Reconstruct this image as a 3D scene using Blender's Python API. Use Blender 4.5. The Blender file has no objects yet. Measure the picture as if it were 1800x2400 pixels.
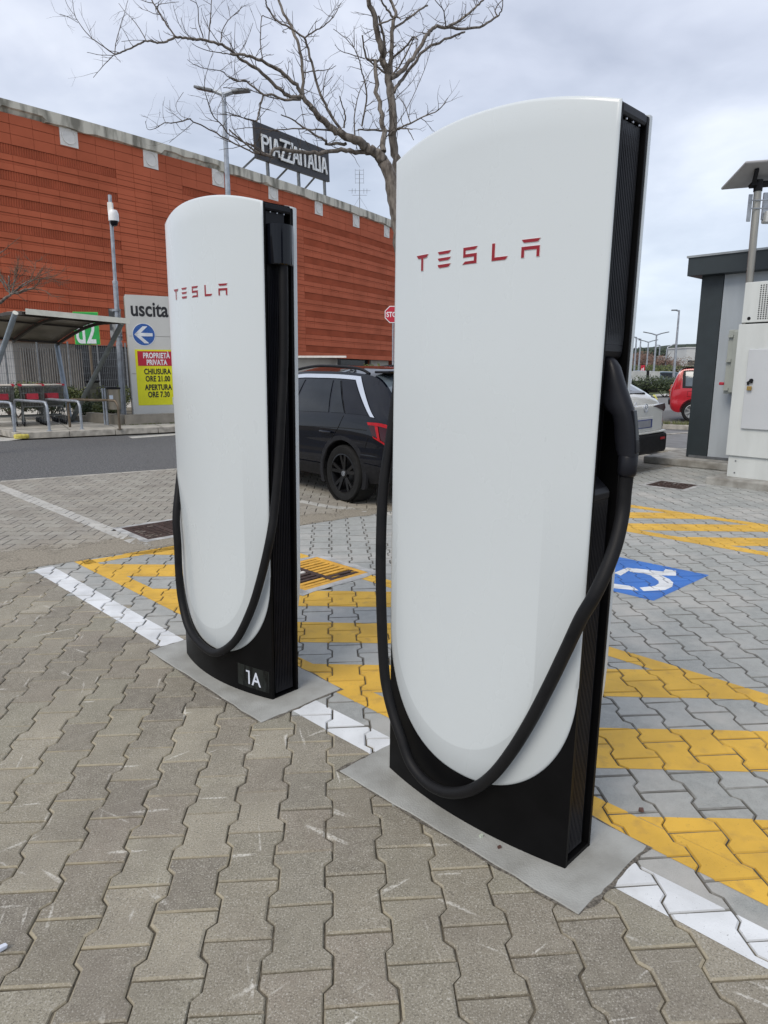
import bpy, math, random
import numpy as np
from mathutils import Vector, Matrix, noise as mnoise
random.seed(7)
sc = bpy.context.scene
COL = sc.collection
R = math.radians

# ------------------------------------------------------------------ camera
PITCH = R(11.9); CAMH = 1.55; FPX = 1607.0
cam_d = bpy.data.cameras.new('camera'); cam = bpy.data.objects.new('camera', cam_d); COL.objects.link(cam)
cam.location = (0, 0, CAMH); cam.rotation_euler = (R(90) - PITCH, 0, 0)
cam_d.sensor_fit = 'VERTICAL'; cam_d.sensor_height = 24.0; cam_d.lens = 24.0 * FPX / 2400.0
cam_d.clip_start = 0.05; cam_d.clip_end = 3000
sc.camera = cam
sc.render.resolution_x = 768; sc.render.resolution_y = 1024

# ------------------------------------------------------------------ light and sky
SUN_EL, SUN_AZ = 48, 215          # elevation; compass direction the light comes from
sun_d = bpy.data.lights.new('sun', 'SUN'); sun = bpy.data.objects.new('sun', sun_d); COL.objects.link(sun)
sun_d.energy = 1.35; sun_d.angle = R(30); sun_d.color = (1.0, 0.92, 0.80)
_sd = Vector((math.sin(R(SUN_AZ)) * math.cos(R(SUN_EL)), math.cos(R(SUN_AZ)) * math.cos(R(SUN_EL)), math.sin(R(SUN_EL))))
sun.rotation_euler = _sd.to_track_quat('Z', 'Y').to_euler()
world = bpy.data.worlds.new('World'); sc.world = world; world.use_nodes = True
wn = world.node_tree.nodes; wl = world.node_tree.links; wn.clear()
w_out = wn.new('ShaderNodeOutputWorld'); w_bg = wn.new('ShaderNodeBackground'); w_bg.inputs[1].default_value = 0.1
w_sky = wn.new('ShaderNodeTexSky'); w_sky.sky_type = 'NISHITA'; w_sky.sun_disc = False
w_sky.sun_elevation = R(SUN_EL); w_sky.sun_rotation = R(SUN_AZ)
tc = wn.new('ShaderNodeTexCoord')
sep = wn.new('ShaderNodeSeparateXYZ'); wl.new(tc.outputs['Generated'], sep.inputs[0])
def wmath(op, a, b=None):
    n = wn.new('ShaderNodeMath'); n.operation = op
    for i, v in enumerate((a, b)):
        if v is None: continue
        if isinstance(v, (int, float)): n.inputs[i].default_value = v
        else: wl.new(v, n.inputs[i])
    return n.outputs[0]
zc = wmath('ADD', wmath('MAXIMUM', sep.outputs[2], 0.0), 0.22)
comb = wn.new('ShaderNodeCombineXYZ')
wl.new(wmath('DIVIDE', sep.outputs[0], zc), comb.inputs[0]); wl.new(wmath('DIVIDE', sep.outputs[1], zc), comb.inputs[1])
def wnoise(scale, detail, rough, off):
    m = wn.new('ShaderNodeMapping'); m.inputs['Location'].default_value = off
    wl.new(comb.outputs[0], m.inputs[0])
    n = wn.new('ShaderNodeTexNoise'); n.inputs['Scale'].default_value = scale; n.inputs['Detail'].default_value = detail
    n.inputs['Roughness'].default_value = rough; n.inputs['Distortion'].default_value = 0.3
    wl.new(m.outputs[0], n.inputs[0]); return n.outputs[0]
n1 = wnoise(0.9, 6, 0.55, (3.1, 1.7, 0)); n2 = wnoise(3.2, 5, 0.5, (0.4, 5.2, 0))
nn = wmath('ADD', wmath('MULTIPLY', n1, 0.7), wmath('MULTIPLY', n2, 0.3))
ramp = wn.new('ShaderNodeValToRGB'); wl.new(nn, ramp.inputs[0])
ramp.color_ramp.elements[0].position = 0.36; ramp.color_ramp.elements[0].color = (3.3, 3.65, 4.5, 1)
ramp.color_ramp.elements[1].position = 0.64; ramp.color_ramp.elements[1].color = (6.7, 7.0, 7.7, 1)
e = ramp.color_ramp.elements.new(0.5); e.color = (4.75, 5.1, 6.0, 1)
# horizon a touch paler and greener
hz = wn.new('ShaderNodeMapRange'); wl.new(sep.outputs[2], hz.inputs[0])
hz.inputs[1].default_value = 0.0; hz.inputs[2].default_value = 0.35; hz.inputs[3].default_value = 0.75; hz.inputs[4].default_value = 0.0
mh = wn.new('ShaderNodeMixRGB'); wl.new(hz.outputs[0], mh.inputs[0]); wl.new(ramp.outputs[0], mh.inputs[1]); mh.inputs[2].default_value = (4.9, 5.65, 6.5, 1)
mx = wn.new('ShaderNodeMixRGB'); mx.inputs[0].default_value = 0.9
wl.new(w_sky.outputs[0], mx.inputs[1]); wl.new(mh.outputs[0], mx.inputs[2])
wl.new(mx.outputs[0], w_bg.inputs[0]); wl.new(w_bg.outputs[0], w_out.inputs[0])
sc.view_settings.view_transform = 'Standard'; sc.view_settings.look = 'None'
sc.view_settings.exposure = 0.62; sc.view_settings.gamma = 1.0; sc.view_settings.use_curve_mapping = False
sc.cycles.max_bounces = 6

# ------------------------------------------------------------------ survey helper: where a sight line meets a level, or a distance
_fw = np.array([0, math.cos(PITCH), -math.sin(PITCH)]); _rt = np.array([1.0, 0, 0]); _up = np.cross(_rt, _fw)
def ray(x, y): return _fw + (x - 900) / FPX * _rt - (y - 1200) / FPX * _up
def G(x, y, z=0.0):
    d = ray(x, y); t = (z - CAMH) / d[2]; p = t * d; return Vector((p[0], p[1], z))
def AT(x, y, Y):
    d = ray(x, y); p = Y / d[1] * d; return Vector((p[0], p[1], p[2] + CAMH))

# ------------------------------------------------------------------ tagging and parenting
def tag(o, label=None, cat=None, group=None, kind=None):
    if label: o['label'] = label
    if cat: o['category'] = cat
    if group: o['group'] = group
    if kind: o['kind'] = kind
    return o
def empty(name, loc=(0, 0, 0), rz=0.0, label=None, cat=None, group=None, kind=None, mat=None):
    o = bpy.data.objects.new(name, None); COL.objects.link(o); o.empty_display_size = 0.2
    if mat is not None: o.matrix_world = mat
    else: o.location = loc; o.rotation_euler = (0, 0, rz)
    return tag(o, label, cat, group, kind)
def link(name, me, parent=None):
    o = bpy.data.objects.new(name, me); COL.objects.link(o)
    if parent is not None: o.parent = parent
    return o
def copy_tree(o, parent=None):
    c = o.copy(); COL.objects.link(c)
    if parent is not None: c.parent = parent
    for ch in list(o.children): copy_tree(ch, c)
    return c

# ------------------------------------------------------------------ mesh builder
class MB:
    def __init__(s): s.v = []; s.f = []
    def add(s, vs, fs):
        o = len(s.v); s.v += [tuple(v) for v in vs]; s.f += [tuple(i + o for i in f) for f in fs]; return s
    def box(s, c, d, rot=None, taper=1.0):
        x, y, z = d[0] / 2, d[1] / 2, d[2] / 2; c = Vector(c); vs = []
        for k in (-1, 1):
            t = taper if k > 0 else 1
            for a, b in ((-1, -1), (1, -1), (1, 1), (-1, 1)):
                p = Vector((a * x * t, b * y * t, k * z))
                if rot is not None: p = rot @ p
                vs.append(c + p)
        return s.add(vs, [(3, 2, 1, 0), (4, 5, 6, 7), (0, 1, 5, 4), (1, 2, 6, 5), (2, 3, 7, 6), (3, 0, 4, 7)])
    def bar(s, a, b, w, h=None, upv=(0, 0, 1)):
        a = Vector(a); b = Vector(b); d = (b - a); L = d.length
        if L < 1e-6: return s
        d.normalize(); u = Vector(upv)
        if abs(d.dot(u)) > .98: u = Vector((1, 0, 0))
        sd = d.cross(u).normalized(); u2 = sd.cross(d).normalized(); h = h or w
        m = Matrix((sd, d, u2)).transposed()
        return s.box((a + b) / 2, (w, L, h), m)
    def tube(s, pts, r, n=8, caps=True, close=False):
        pts = [Vector(p) for p in pts]; k = len(pts)
        rs = r if isinstance(r, (list, tuple)) else [r] * k
        prev = None; base = len(s.v)
        for i, p in enumerate(pts):
            if close: d = pts[(i + 1) % k] - pts[(i - 1) % k]
            else: d = pts[min(i + 1, k - 1)] - pts[max(i - 1, 0)]
            if d.length < 1e-9: d = Vector((0, 0, 1))
            d.normalize()
            if prev is None:
                u = Vector((0, 0, 1)) if abs(d.z) < .9 else Vector((1, 0, 0))
                sd = d.cross(u).normalized()
            else:
                sd = (prev - d * prev.dot(d))
                if sd.length < 1e-6: sd = d.orthogonal()
                sd.normalize()
            prev = sd; u = sd.cross(d)
            for j in range(n):
                a = 2 * math.pi * j / n
                s.v.append(tuple(p + (sd * math.cos(a) + u * math.sin(a)) * rs[i]))
        m = k if close else k - 1
        for i in range(m):
            i2 = (i + 1) % k
            for j in range(n):
                j2 = (j + 1) % n
                s.f.append((base + i * n + j, base + i * n + j2, base + i2 * n + j2, base + i2 * n + j))
        if caps and not close:
            s.f.append(tuple(base + j for j in range(n))); s.f.append(tuple(base + (k - 1) * n + j for j in reversed(range(n))))
        return s
    def prism(s, poly, f0, f1):
        """poly: 2D points; f0/f1 map a 2D point to the two end positions"""
        n = len(poly); a = [f0(*p) for p in poly]; b = [f1(*p) for p in poly]
        return s.add(a + b, [tuple(reversed(range(n))), tuple(range(n, 2 * n))] + [(i, (i + 1) % n, n + (i + 1) % n, n + i) for i in range(n)])
    def grid(s, P):
        """P[i][j] points"""
        ni, nj = len(P), len(P[0]); vs = [p for row in P for p in row]
        return s.add(vs, [(i * nj + j, i * nj + j + 1, (i + 1) * nj + j + 1, (i + 1) * nj + j) for i in range(ni - 1) for j in range(nj - 1)])
    def lathe(s, prof, n=24, axis='z', c=(0, 0, 0)):
        """prof: (r, h)"""
        rows = []
        for r, h in prof:
            row = []
            for j in range(n + 1):
                a = 2 * math.pi * j / n; x, y = r * math.cos(a), r * math.sin(a)
                p = (x, y, h) if axis == 'z' else ((x, h, y) if axis == 'y' else (h, x, y))
                row.append(Vector(p) + Vector(c))
            rows.append(row)
        return s.grid(rows)
    def mesh(s, name, mat=None, smooth=False):
        me = bpy.data.meshes.new(name); me.from_pydata([tuple(v) for v in s.v], [], s.f)
        if mat is not None: me.materials.append(mat)
        me.validate(); 
        if smooth:
            me.shade_smooth()
        me.update(); return me
    def build(s, name, mat, parent=None, smooth=False, bevel=0.0, auto=None, seg=2):
        me = s.mesh(name, mat, False)
        import bmesh
        bm = bmesh.new(); bm.from_mesh(me)
        bmesh.ops.remove_doubles(bm, verts=bm.verts, dist=1e-5)
        bmesh.ops.recalc_face_normals(bm, faces=bm.faces)
        if smooth:
            ang = R(auto if auto else 40)
            for f in bm.faces: f.smooth = True
            for ed in bm.edges:
                if len(ed.link_faces) == 2 and ed.calc_face_angle(0) > ang: ed.smooth = False
        bm.to_mesh(me); bm.free()
        o = link(name, me, parent)
        if bevel > 0:
            m = o.modifiers.new('bevel', 'BEVEL'); m.width = bevel; m.segments = seg; m.limit_method = 'ANGLE'; m.angle_limit = R(35); m.harden_normals = False
        return o
def add_obj_bm(name, me, mat, parent): ...

# ------------------------------------------------------------------ materials
def _nt(name):
    m = bpy.data.materials.new(name); m.use_nodes = True
    nt = m.node_tree; b = nt.nodes['Principled BSDF']; return m, nt, b
def rgb(c): return (c[0], c[1], c[2], 1)
def mat(name, col, rough=0.5, metal=0.0, var=0.12, scale=6.0, bump=0.0, bscale=60.0, coat=0.0, col2=None, trans=0.0, emis=None, spec=0.5, det=4, stretch=None, world=False, thr=(0.35, 0.65)):
    """principled with noise-driven tint and roughness, optional fine relief"""
    m, nt, b = _nt(name); N = nt.nodes; L = nt.links
    t = N.new('ShaderNodeTexCoord'); src = t.outputs['Object']
    if world:
        g = N.new('ShaderNodeNewGeometry'); src = g.outputs['Position']
    if stretch:
        mp = N.new('ShaderNodeMapping'); mp.inputs['Scale'].default_value = stretch; L.new(src, mp.inputs[0]); src = mp.outputs[0]
    n = N.new('ShaderNodeTexNoise'); n.inputs['Scale'].default_value = scale; n.inputs['Detail'].default_value = det; L.new(src, n.inputs[0])
    r = N.new('ShaderNodeMapRange'); L.new(n.outputs[0], r.inputs[0]); r.inputs[1].default_value = thr[0]; r.inputs[2].default_value = thr[1]
    mx = N.new('ShaderNodeMixRGB'); L.new(r.outputs[0], mx.inputs[0])
    c2 = col2 if col2 else tuple(max(0, x * (1 - var)) for x in col); c1 = col if col2 else tuple(min(1, x * (1 + var)) for x in col)
    mx.inputs[1].default_value = rgb(c2); mx.inputs[2].default_value = rgb(c1)
    L.new(mx.outputs[0], b.inputs['Base Color'])
    rr = N.new('ShaderNodeMapRange'); L.new(n.outputs[0], rr.inputs[0]); rr.inputs[3].default_value = min(1, rough * 1.15); rr.inputs[4].default_value = rough * 0.88
    L.new(rr.outputs[0], b.inputs['Roughness'])
    b.inputs['Metallic'].default_value = metal; b.inputs['Specular IOR Level'].default_value = spec
    if coat: b.inputs['Coat Weight'].default_value = coat; b.inputs['Coat Roughness'].default_value = 0.04
    if trans: b.inputs['Transmission Weight'].default_value = trans
    if emis: b.inputs['Emission Color'].default_value = rgb(emis[0]); b.inputs['Emission Strength'].default_value = emis[1]
    if bump:
        n2 = N.new('ShaderNodeTexNoise'); n2.inputs['Scale'].default_value = bscale; n2.inputs['Detail'].default_value = 3; L.new(src, n2.inputs[0])
        bp = N.new('ShaderNodeBump'); bp.inputs['Strength'].default_value = bump; bp.inputs['Distance'].default_value = 0.01
        L.new(n2.outputs[0], bp.inputs['Height']); L.new(bp.outputs[0], b.inputs['Normal'])
    return m

def paver_mat(name, pal, speck, scratch=0.0, stain=None, dust=None, rough=0.85):
    """concrete paver: per-paver tint, exposed aggregate, pale scuffs, sandy worn patches, all by place so no two alike"""
    m, nt, b = _nt(name); N = nt.nodes; L = nt.links
    g = N.new('ShaderNodeNewGeometry'); pos = g.outputs['Position']; oi = N.new('ShaderNodeObjectInfo')
    def mth(op, a, bb=None, c=None):
        n = N.new('ShaderNodeMath'); n.operation = op
        for i, v in enumerate((a, bb, c)):
            if v is None: continue
            if isinstance(v, (int, float)): n.inputs[i].default_value = v
            else: L.new(v, n.inputs[i])
        return n.outputs[0]
    def noi(scale, det=3, rough_=0.5, vec=None, dist=0.0):
        n = N.new('ShaderNodeTexNoise'); n.inputs['Scale'].default_value = scale; n.inputs['Detail'].default_value = det
        n.inputs['Roughness'].default_value = rough_; n.inputs['Distortion'].default_value = dist; L.new(vec or pos, n.inputs[0]); return n.outputs[0]
    def mr(v, a, bb, c=0.0, d=1.0):
        n = N.new('ShaderNodeMapRange'); L.new(v, n.inputs[0])
        for i, x in zip((1, 2, 3, 4), (a, bb, c, d)): n.inputs[i].default_value = x
        return n.outputs[0]
    def mix(f, c1, c2, mode='MIX'):
        n = N.new('ShaderNodeMixRGB'); n.blend_type = mode
        for i, v in enumerate((f, c1, c2)):
            if isinstance(v, (int, float)): n.inputs[i].default_value = v
            elif isinstance(v, tuple): n.inputs[i].default_value = rgb(v)
            else: L.new(v, n.inputs[i])
        return n.outputs[0]
    rnd = mth('FRACT', mth('ADD', oi.outputs['Random'], g.outputs['Random Per Island']))
    cr = N.new('ShaderNodeValToRGB'); L.new(rnd, cr.inputs[0]); cr.color_ramp.interpolation = 'LINEAR'
    cr.color_ramp.elements[0].color = rgb(pal[0]); cr.color_ramp.elements[1].color = rgb(pal[-1])
    for i, c in enumerate(pal[1:-1]):
        e = cr.color_ramp.elements.new((i + 1) / (len(pal) - 1)); e.color = rgb(c)
    col = cr.outputs[0]
    col = mix(mr(noi(5, 4, 0.6), 0.3, 0.7, 0, 0.55), col, tuple(x * 0.78 for x in pal[0]))
    col = mix(mr(noi(22, 4, 0.65), 0.42, 0.7, 0, 0.45), col, tuple(min(1, x * 1.35) for x in pal[-1]))
    sp = noi(190, 2, 0.75)
    col = mix(mr(sp, 0.56, 0.66, 0, speck), col, (0.52, 0.50, 0.45))
    col = mix(mr(sp, 0.44, 0.34, 0, speck), col, (0.05, 0.047, 0.042))
    if scratch:
        for ang, sx in ((0.9, 2.6), (1.45, 3.4), (2.1, 2.4), (2.9, 3.0)):
            mp = N.new('ShaderNodeMapping'); mp.inputs['Scale'].default_value = (sx * 11, sx * 0.9, 1); mp.inputs['Location'].default_value = (ang * 7, ang * 3, 0)
            m0 = N.new('ShaderNodeMapping'); m0.inputs['Rotation'].default_value = (0, 0, ang); L.new(pos, m0.inputs[0]); L.new(m0.outputs[0], mp.inputs[0])
            s1 = mr(noi(1.0, 2, 0.5, mp.outputs[0]), 0.655, 0.70)
            s2 = mr(noi(2.1 + ang * .6, 1, .5, None, 0), 0.54, 0.58); s3 = mr(noi(120, 2), 0.35, 0.6)
            col = mix(mth('MULTIPLY', mth('MULTIPLY', mth('MULTIPLY', s1, s2), s3), scratch), col, (0.68, 0.66, 0.60))
    if stain:
        col = mix(mr(noi(1.7, 5, 0.6), 0.5, 0.66, 0, stain[1]), col, stain[0])
    if dust:
        dst, cdir, off, wid = dust
        sx = N.new('ShaderNodeSeparateXYZ'); L.new(pos, sx.inputs[0])
        d = mth('ADD', mth('ADD', mth('MULTIPLY', sx.outputs[0], cdir[0]), mth('MULTIPLY', sx.outputs[1], cdir[1])), -off)
        d = mth('ADD', d, mth('MULTIPLY', mth('ADD', noi(1.3, 4), -0.5), 1.6))
        col = mix(mth('MULTIPLY', mr(d, wid, 0.0), mr(noi(60, 4, 0.7), 0.3, 0.6, 0.55, 1.0)), col, dst)
    # sandy grime on the chamfered edges (normals that lean)
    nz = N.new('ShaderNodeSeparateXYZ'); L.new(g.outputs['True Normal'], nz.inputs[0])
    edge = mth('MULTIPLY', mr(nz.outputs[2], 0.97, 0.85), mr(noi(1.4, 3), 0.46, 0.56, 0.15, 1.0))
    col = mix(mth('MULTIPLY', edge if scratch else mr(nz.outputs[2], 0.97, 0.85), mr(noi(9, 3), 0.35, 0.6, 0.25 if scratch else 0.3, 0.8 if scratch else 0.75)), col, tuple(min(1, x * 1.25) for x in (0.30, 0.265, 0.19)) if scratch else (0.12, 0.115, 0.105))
    L.new(col, b.inputs['Base Color']); b.inputs['Roughness'].default_value = rough; b.inputs['Specular IOR Level'].default_value = 0.3
    bp = N.new('ShaderNodeBump'); bp.inputs['Strength'].default_value = 0.55; bp.inputs['Distance'].default_value = 0.004
    L.new(mth('ADD', noi(260, 3, 0.7), mth('MULTIPLY', noi(18, 3), 1.2)), bp.inputs['Height']); L.new(bp.outputs[0], b.inputs['Normal'])
    return m

# ================================================================== GROUND
M_sand = mat('joint_sand', (0.11, 0.095, 0.07), 0.95, var=0.5, scale=30, bump=0.5, bscale=250, world=True)
M_asph = mat('asphalt', (0.15, 0.15, 0.148), 0.85, col2=(0.055, 0.055, 0.056), scale=42, det=5, bump=0.8, bscale=90, world=True, thr=(0.40, 0.62))
M_asph2 = mat('asphalt_far', (0.17, 0.17, 0.17), 0.9, var=0.12, scale=3, bump=0.3, bscale=90, world=True)
M_dirt = mat('dry_ground', (0.16, 0.14, 0.10), 0.95, var=0.4, scale=2, bump=0.5, bscale=40, world=True)
M_conc = mat('kerb_concrete', (0.36, 0.34, 0.30), 0.85, var=0.25, scale=7, bump=0.35, bscale=120, world=True)
M_slab = mat('sidewalk_slab', (0.42, 0.40, 0.35), 0.85, var=0.18, scale=3, bump=0.25, bscale=120, world=True)
M_pad = mat('pad_concrete', (0.36, 0.365, 0.345), 0.8, col2=(0.27, 0.27, 0.25), scale=7, bump=0.3, bscale=160, world=True, det=6)
M_mortar = mat('rough_mortar', (0.20, 0.18, 0.15), 0.95, col2=(0.07, 0.062, 0.05), scale=90, bump=0.9, bscale=140, world=True)
M_pavA = paver_mat('old_paver', [(0.225, 0.205, 0.158), (0.270, 0.236, 0.190), (0.265, 0.250, 0.192), (0.37, 0.335, 0.262), (0.19, 0.170, 0.140), (0.315, 0.285, 0.220), (0.24, 0.222, 0.180)], 0.6, scratch=0.7, stain=((0.18, 0.155, 0.13), 0.35))
M_pavC = paver_mat('grey_paver', [(0.33, 0.34, 0.32), (0.29, 0.30, 0.29), (0.38, 0.385, 0.365), (0.31, 0.318, 0.305)], 0.22, stain=((0.46, 0.44, 0.405), 0.6), rough=0.8)
M_pavB = paver_mat('worn_paver', [(0.29, 0.275, 0.235), (0.34, 0.325, 0.285), (0.25, 0.232, 0.205), (0.32, 0.295, 0.25)], 0.3, stain=((0.19, 0.17, 0.145), 0.5), dust=((0.33, 0.295, 0.235), (-0.609, 0.793), 5.827, 1.1))

def flat(name, pts, z, m, kind='structure', label=None, cat=None, parent=None):
    mb = MB(); mb.add([(p[0], p[1], z) for p in pts], [tuple(range(len(pts)))])
    o = mb.build(name, m, parent)
    if o.data.polygons[0].normal.z < 0: o.data.flip_normals()
    return tag(o, label, cat, kind=kind)

def gz(Y): return -0.06 - 0.0115 * max(0.0, min(Y, 90.0) - 36.0)
mb = MB(); mb.grid([[(x, y, gz(y)) for y in (-300, 0, 20, 36, 50, 65, 80, 90, 300, 1200)] for x in (-600, -100, 0, 100, 300, 900)]); o = mb.build('ground', M_dirt)
if o.data.polygons[0].normal.z < 0: o.data.flip_normals()
tag(o, kind='structure')
# asphalt everywhere beyond the paving: the road that passes on the left and bends round behind
ROADN = Vector((-0.50, 0.866)); AD = Vector((0.866, 0.50))
A0 = Vector((-5.345, 9.43))
def aline(t, off=0.0): p = A0 + AD * t + ROADN * off; return (p.x, p.y)
flat('road', [aline(-30, 0.0), aline(80, 0.0), aline(80, 6.25), aline(-30, 6.25)], -0.02, M_asph)
mb = MB(); P = []
for y in (10, 16, 22, 29, 36, 45, 60, 75, 90, 200):
    x0 = max(1.0, (y - 15.2) * -.5) if y < 22 else -9.0; P.append([(x0, y, gz(y) + .036), (30, y, gz(y) + .036), (90, y, gz(y) + .036)])
mb.grid(P); o = mb.build('car_park_surface', M_asph2)
if o.data.polygons[0].normal.z < 0: o.data.flip_normals()
tag(o, kind='structure')

# pavers --------------------------------------------------------------
PL, PP, WW, NW = 0.226, 0.166, 0.095, 0.071
def paver_outline(gap=0.0025):
    w, n, h = WW - gap, NW - gap, PL / 2 - gap
    right = [(w, -h), (w, -0.069), (n, -0.044), (n, 0.044), (w, 0.069), (w, h)]
    return right + [(-x, y) for x, y in reversed(right)]
def inset(poly, d):
    out = []; n = len(poly)
    for i in range(n):
        p0, p1, p2 = Vector(poly[i - 1]), Vector(poly[i]), Vector(poly[(i + 1) % n])
        a = (p1 - p0).normalized(); b = (p2 - p1).normalized()
        na = Vector((-a.y, a.x)); nb = Vector((-b.y, b.x)); bis = (na + nb)
        k = d / max(0.3, (1 + na.dot(nb)) / 2) / 2
        out.append((p1.x + bis.x * k, p1.y + bis.y * k))
    return out
def paver_mesh(name, m, jit=0.0, seed=0, low=False, chamfer=0.0045):
    rn = random.Random(seed); o = [(x + rn.uniform(-jit, jit), y + rn.uniform(-jit, jit)) for x, y in paver_outline()]
    i1 = inset(o, chamfer); n = 12
    vs = ([] if low else [(x, y, -0.02) for x, y in o]) + [(x, y, -0.0045) for x, y in o] + [(x, y, 0) for x, y in i1]
    fs = []
    rings = 1 if low else 2
    for k in range(rings):
        for i in range(n): fs.append((k * n + i, k * n + (i + 1) % n, (k + 1) * n + (i + 1) % n, (k + 1) * n + i))
    fs.append(tuple(range(rings * n, rings * n + n)))
    me = bpy.data.meshes.new(name); me.from_pydata(vs, [], fs); me.materials.append(m); me.update(); return me
PM = {k: [paver_mesh('paver_' + k, m, 0.0014, s, chamfer=ch * (0.45, 0.6, 0.75, 0.9, 1.15)[s]) for s in range(5)] for k, m, ch in (('A', M_pavA, 0.0055), ('C', M_pavC, 0.006), ('B', M_pavB, 0.004))}
PM_low = {k: paver_mesh('paverlow_' + k, m, 0, 0, True) for k, m in (('A', M_pavA), ('C', M_pavC), ('B', M_pavB))}
BN = Vector((-0.609, 0.793)); BOFF = 5.827            # boundary of the old bay: beyond it the pavers lie crosswise
WL = [(-2.69, 5.20), (-1.186, 3.67), (-0.388, 2.97), (0.70, 1.91), (1.45, 1.19)]
def right_of_white(x, y):
    pts = [(-6, 8.5)] + WL + [(5, -2.3)]
    for (x0, y0), (x1, y1) in zip(pts, pts[1:]):
        if x0 <= x <= x1:
            return y > y0 + (y1 - y0) * (x - x0) / (x1 - x0)
    return x > 5
GR = {}   # grates: centre, size, angle
def grate_spec(px, py, size, ang): c = G(px, py); return (c.x, c.y, size, ang)
GRATES = [(-0.56, 5.08, 0.62, R(45)), (-2.15, 6.55, 0.62, R(43)), (3.87, 9.10, 0.50, R(45))]
def in_grate(x, y, grow=0.0):
    for cx, cy, s, a in GRATES:
        dx, dy = x - cx, y - cy; u = dx * math.cos(a) + dy * math.sin(a); v = -dx * math.sin(a) + dy * math.cos(a)
        if abs(u) < s / 2 - 0.02 + grow and abs(v) < s / 2 - 0.02 + grow: return True
    return False
def in_view(x, y, m=0.35):
    return abs(x) < 0.56 * (y * .978 + .32) + m and y > 1.3 - m
pieces = {'A': [], 'B': [], 'C': []}
def lay(theta, anchor, keys, rng):
    eu = Vector((math.cos(theta), math.sin(theta))); ev = Vector((-math.sin(theta), math.cos(theta)))
    for i in range(rng[0], rng[1]):
        for j in range(rng[2], rng[3]):
            p = Vector(anchor) + eu * (PP * i) + ev * (PL * (j + 0.5 + (0.5 if i % 2 else 0)))
            if not in_view(p.x, p.y, 1.7): continue
            side = BN.dot(p) - BOFF
            if 'B' in keys:
                if side < -0.12 or (p - A0).dot(ROADN) > 0.10: continue
                k = 'B'
            else:
                if side > 0.12: continue
                k = 'C' if right_of_white(p.x, p.y) else 'A'
            if in_grate(p.x, p.y) or (p.x > 2.5 and .67 * p.x + .742 * p.y > 12.87): continue
            pieces[k].append((p.x, p.y, theta, side))
lay(R(4.3), (-0.229, 1.5145), 'AC', (-42, 66, -12, 74))
lay(R(92.0), (-3.25, 7.7), 'B', (-36, 66, -76, 50))
paved = {'A': tag(flat('pavement', [(-9, -4), (11, -4), (11, 7.49), (5.0, 12.84), (3.2, 14.36), (-9, 7.33)], -0.009, M_sand), 'old brown and grey interlocking paving across the foreground')}
BAYP = empty('parking_bay_paving', kind='structure'); OLDP = empty('old_bay_paving', kind='structure')
parents = {'A': paved['A'], 'C': BAYP, 'B': OLDP}
world_tris = []     # (paver surface triangles for painted markings)
def paver_tris(me, M):
    out = []
    vs = [M @ v.co for v in me.vertices]
    for p in me.polygons:
        idx = list(p.vertices)
        if len(idx) == 12:
            # split the concave top into 5 convex quads/hex
            a = idx
            for q in ((0, 1, 10, 11), (1, 2, 9, 10), (2, 3, 8, 9), (3, 4, 7, 8), (4, 5, 6, 7)): out.append([vs[a[t]].copy() for t in q])
        else:
            if max(vs[t].z for t in idx) < -0.012 or min(vs[t].z for t in idx) < -0.012: continue
            out.append([vs[t].copy() for t in idx])
    return out
def clip_poly(poly, planes):
    """poly: 3D points; planes: (nx, ny, d) keep nx*x+ny*y<=d"""
    for nx, ny, d in planes:
        out = []; n = len(poly)
        for i in range(n):
            a, b = poly[i], poly[(i + 1) % n]; fa = nx * a.x + ny * a.y - d; fb = nx * b.x + ny * b.y - d
            if fa <= 0: out.append(a)
            if (fa < 0 < fb) or (fb < 0 < fa): out.append(a.lerp(b, fa / (fa - fb)))
        poly = out
        if len(poly) < 3: return []
    return poly
rp = random.Random(5)
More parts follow.
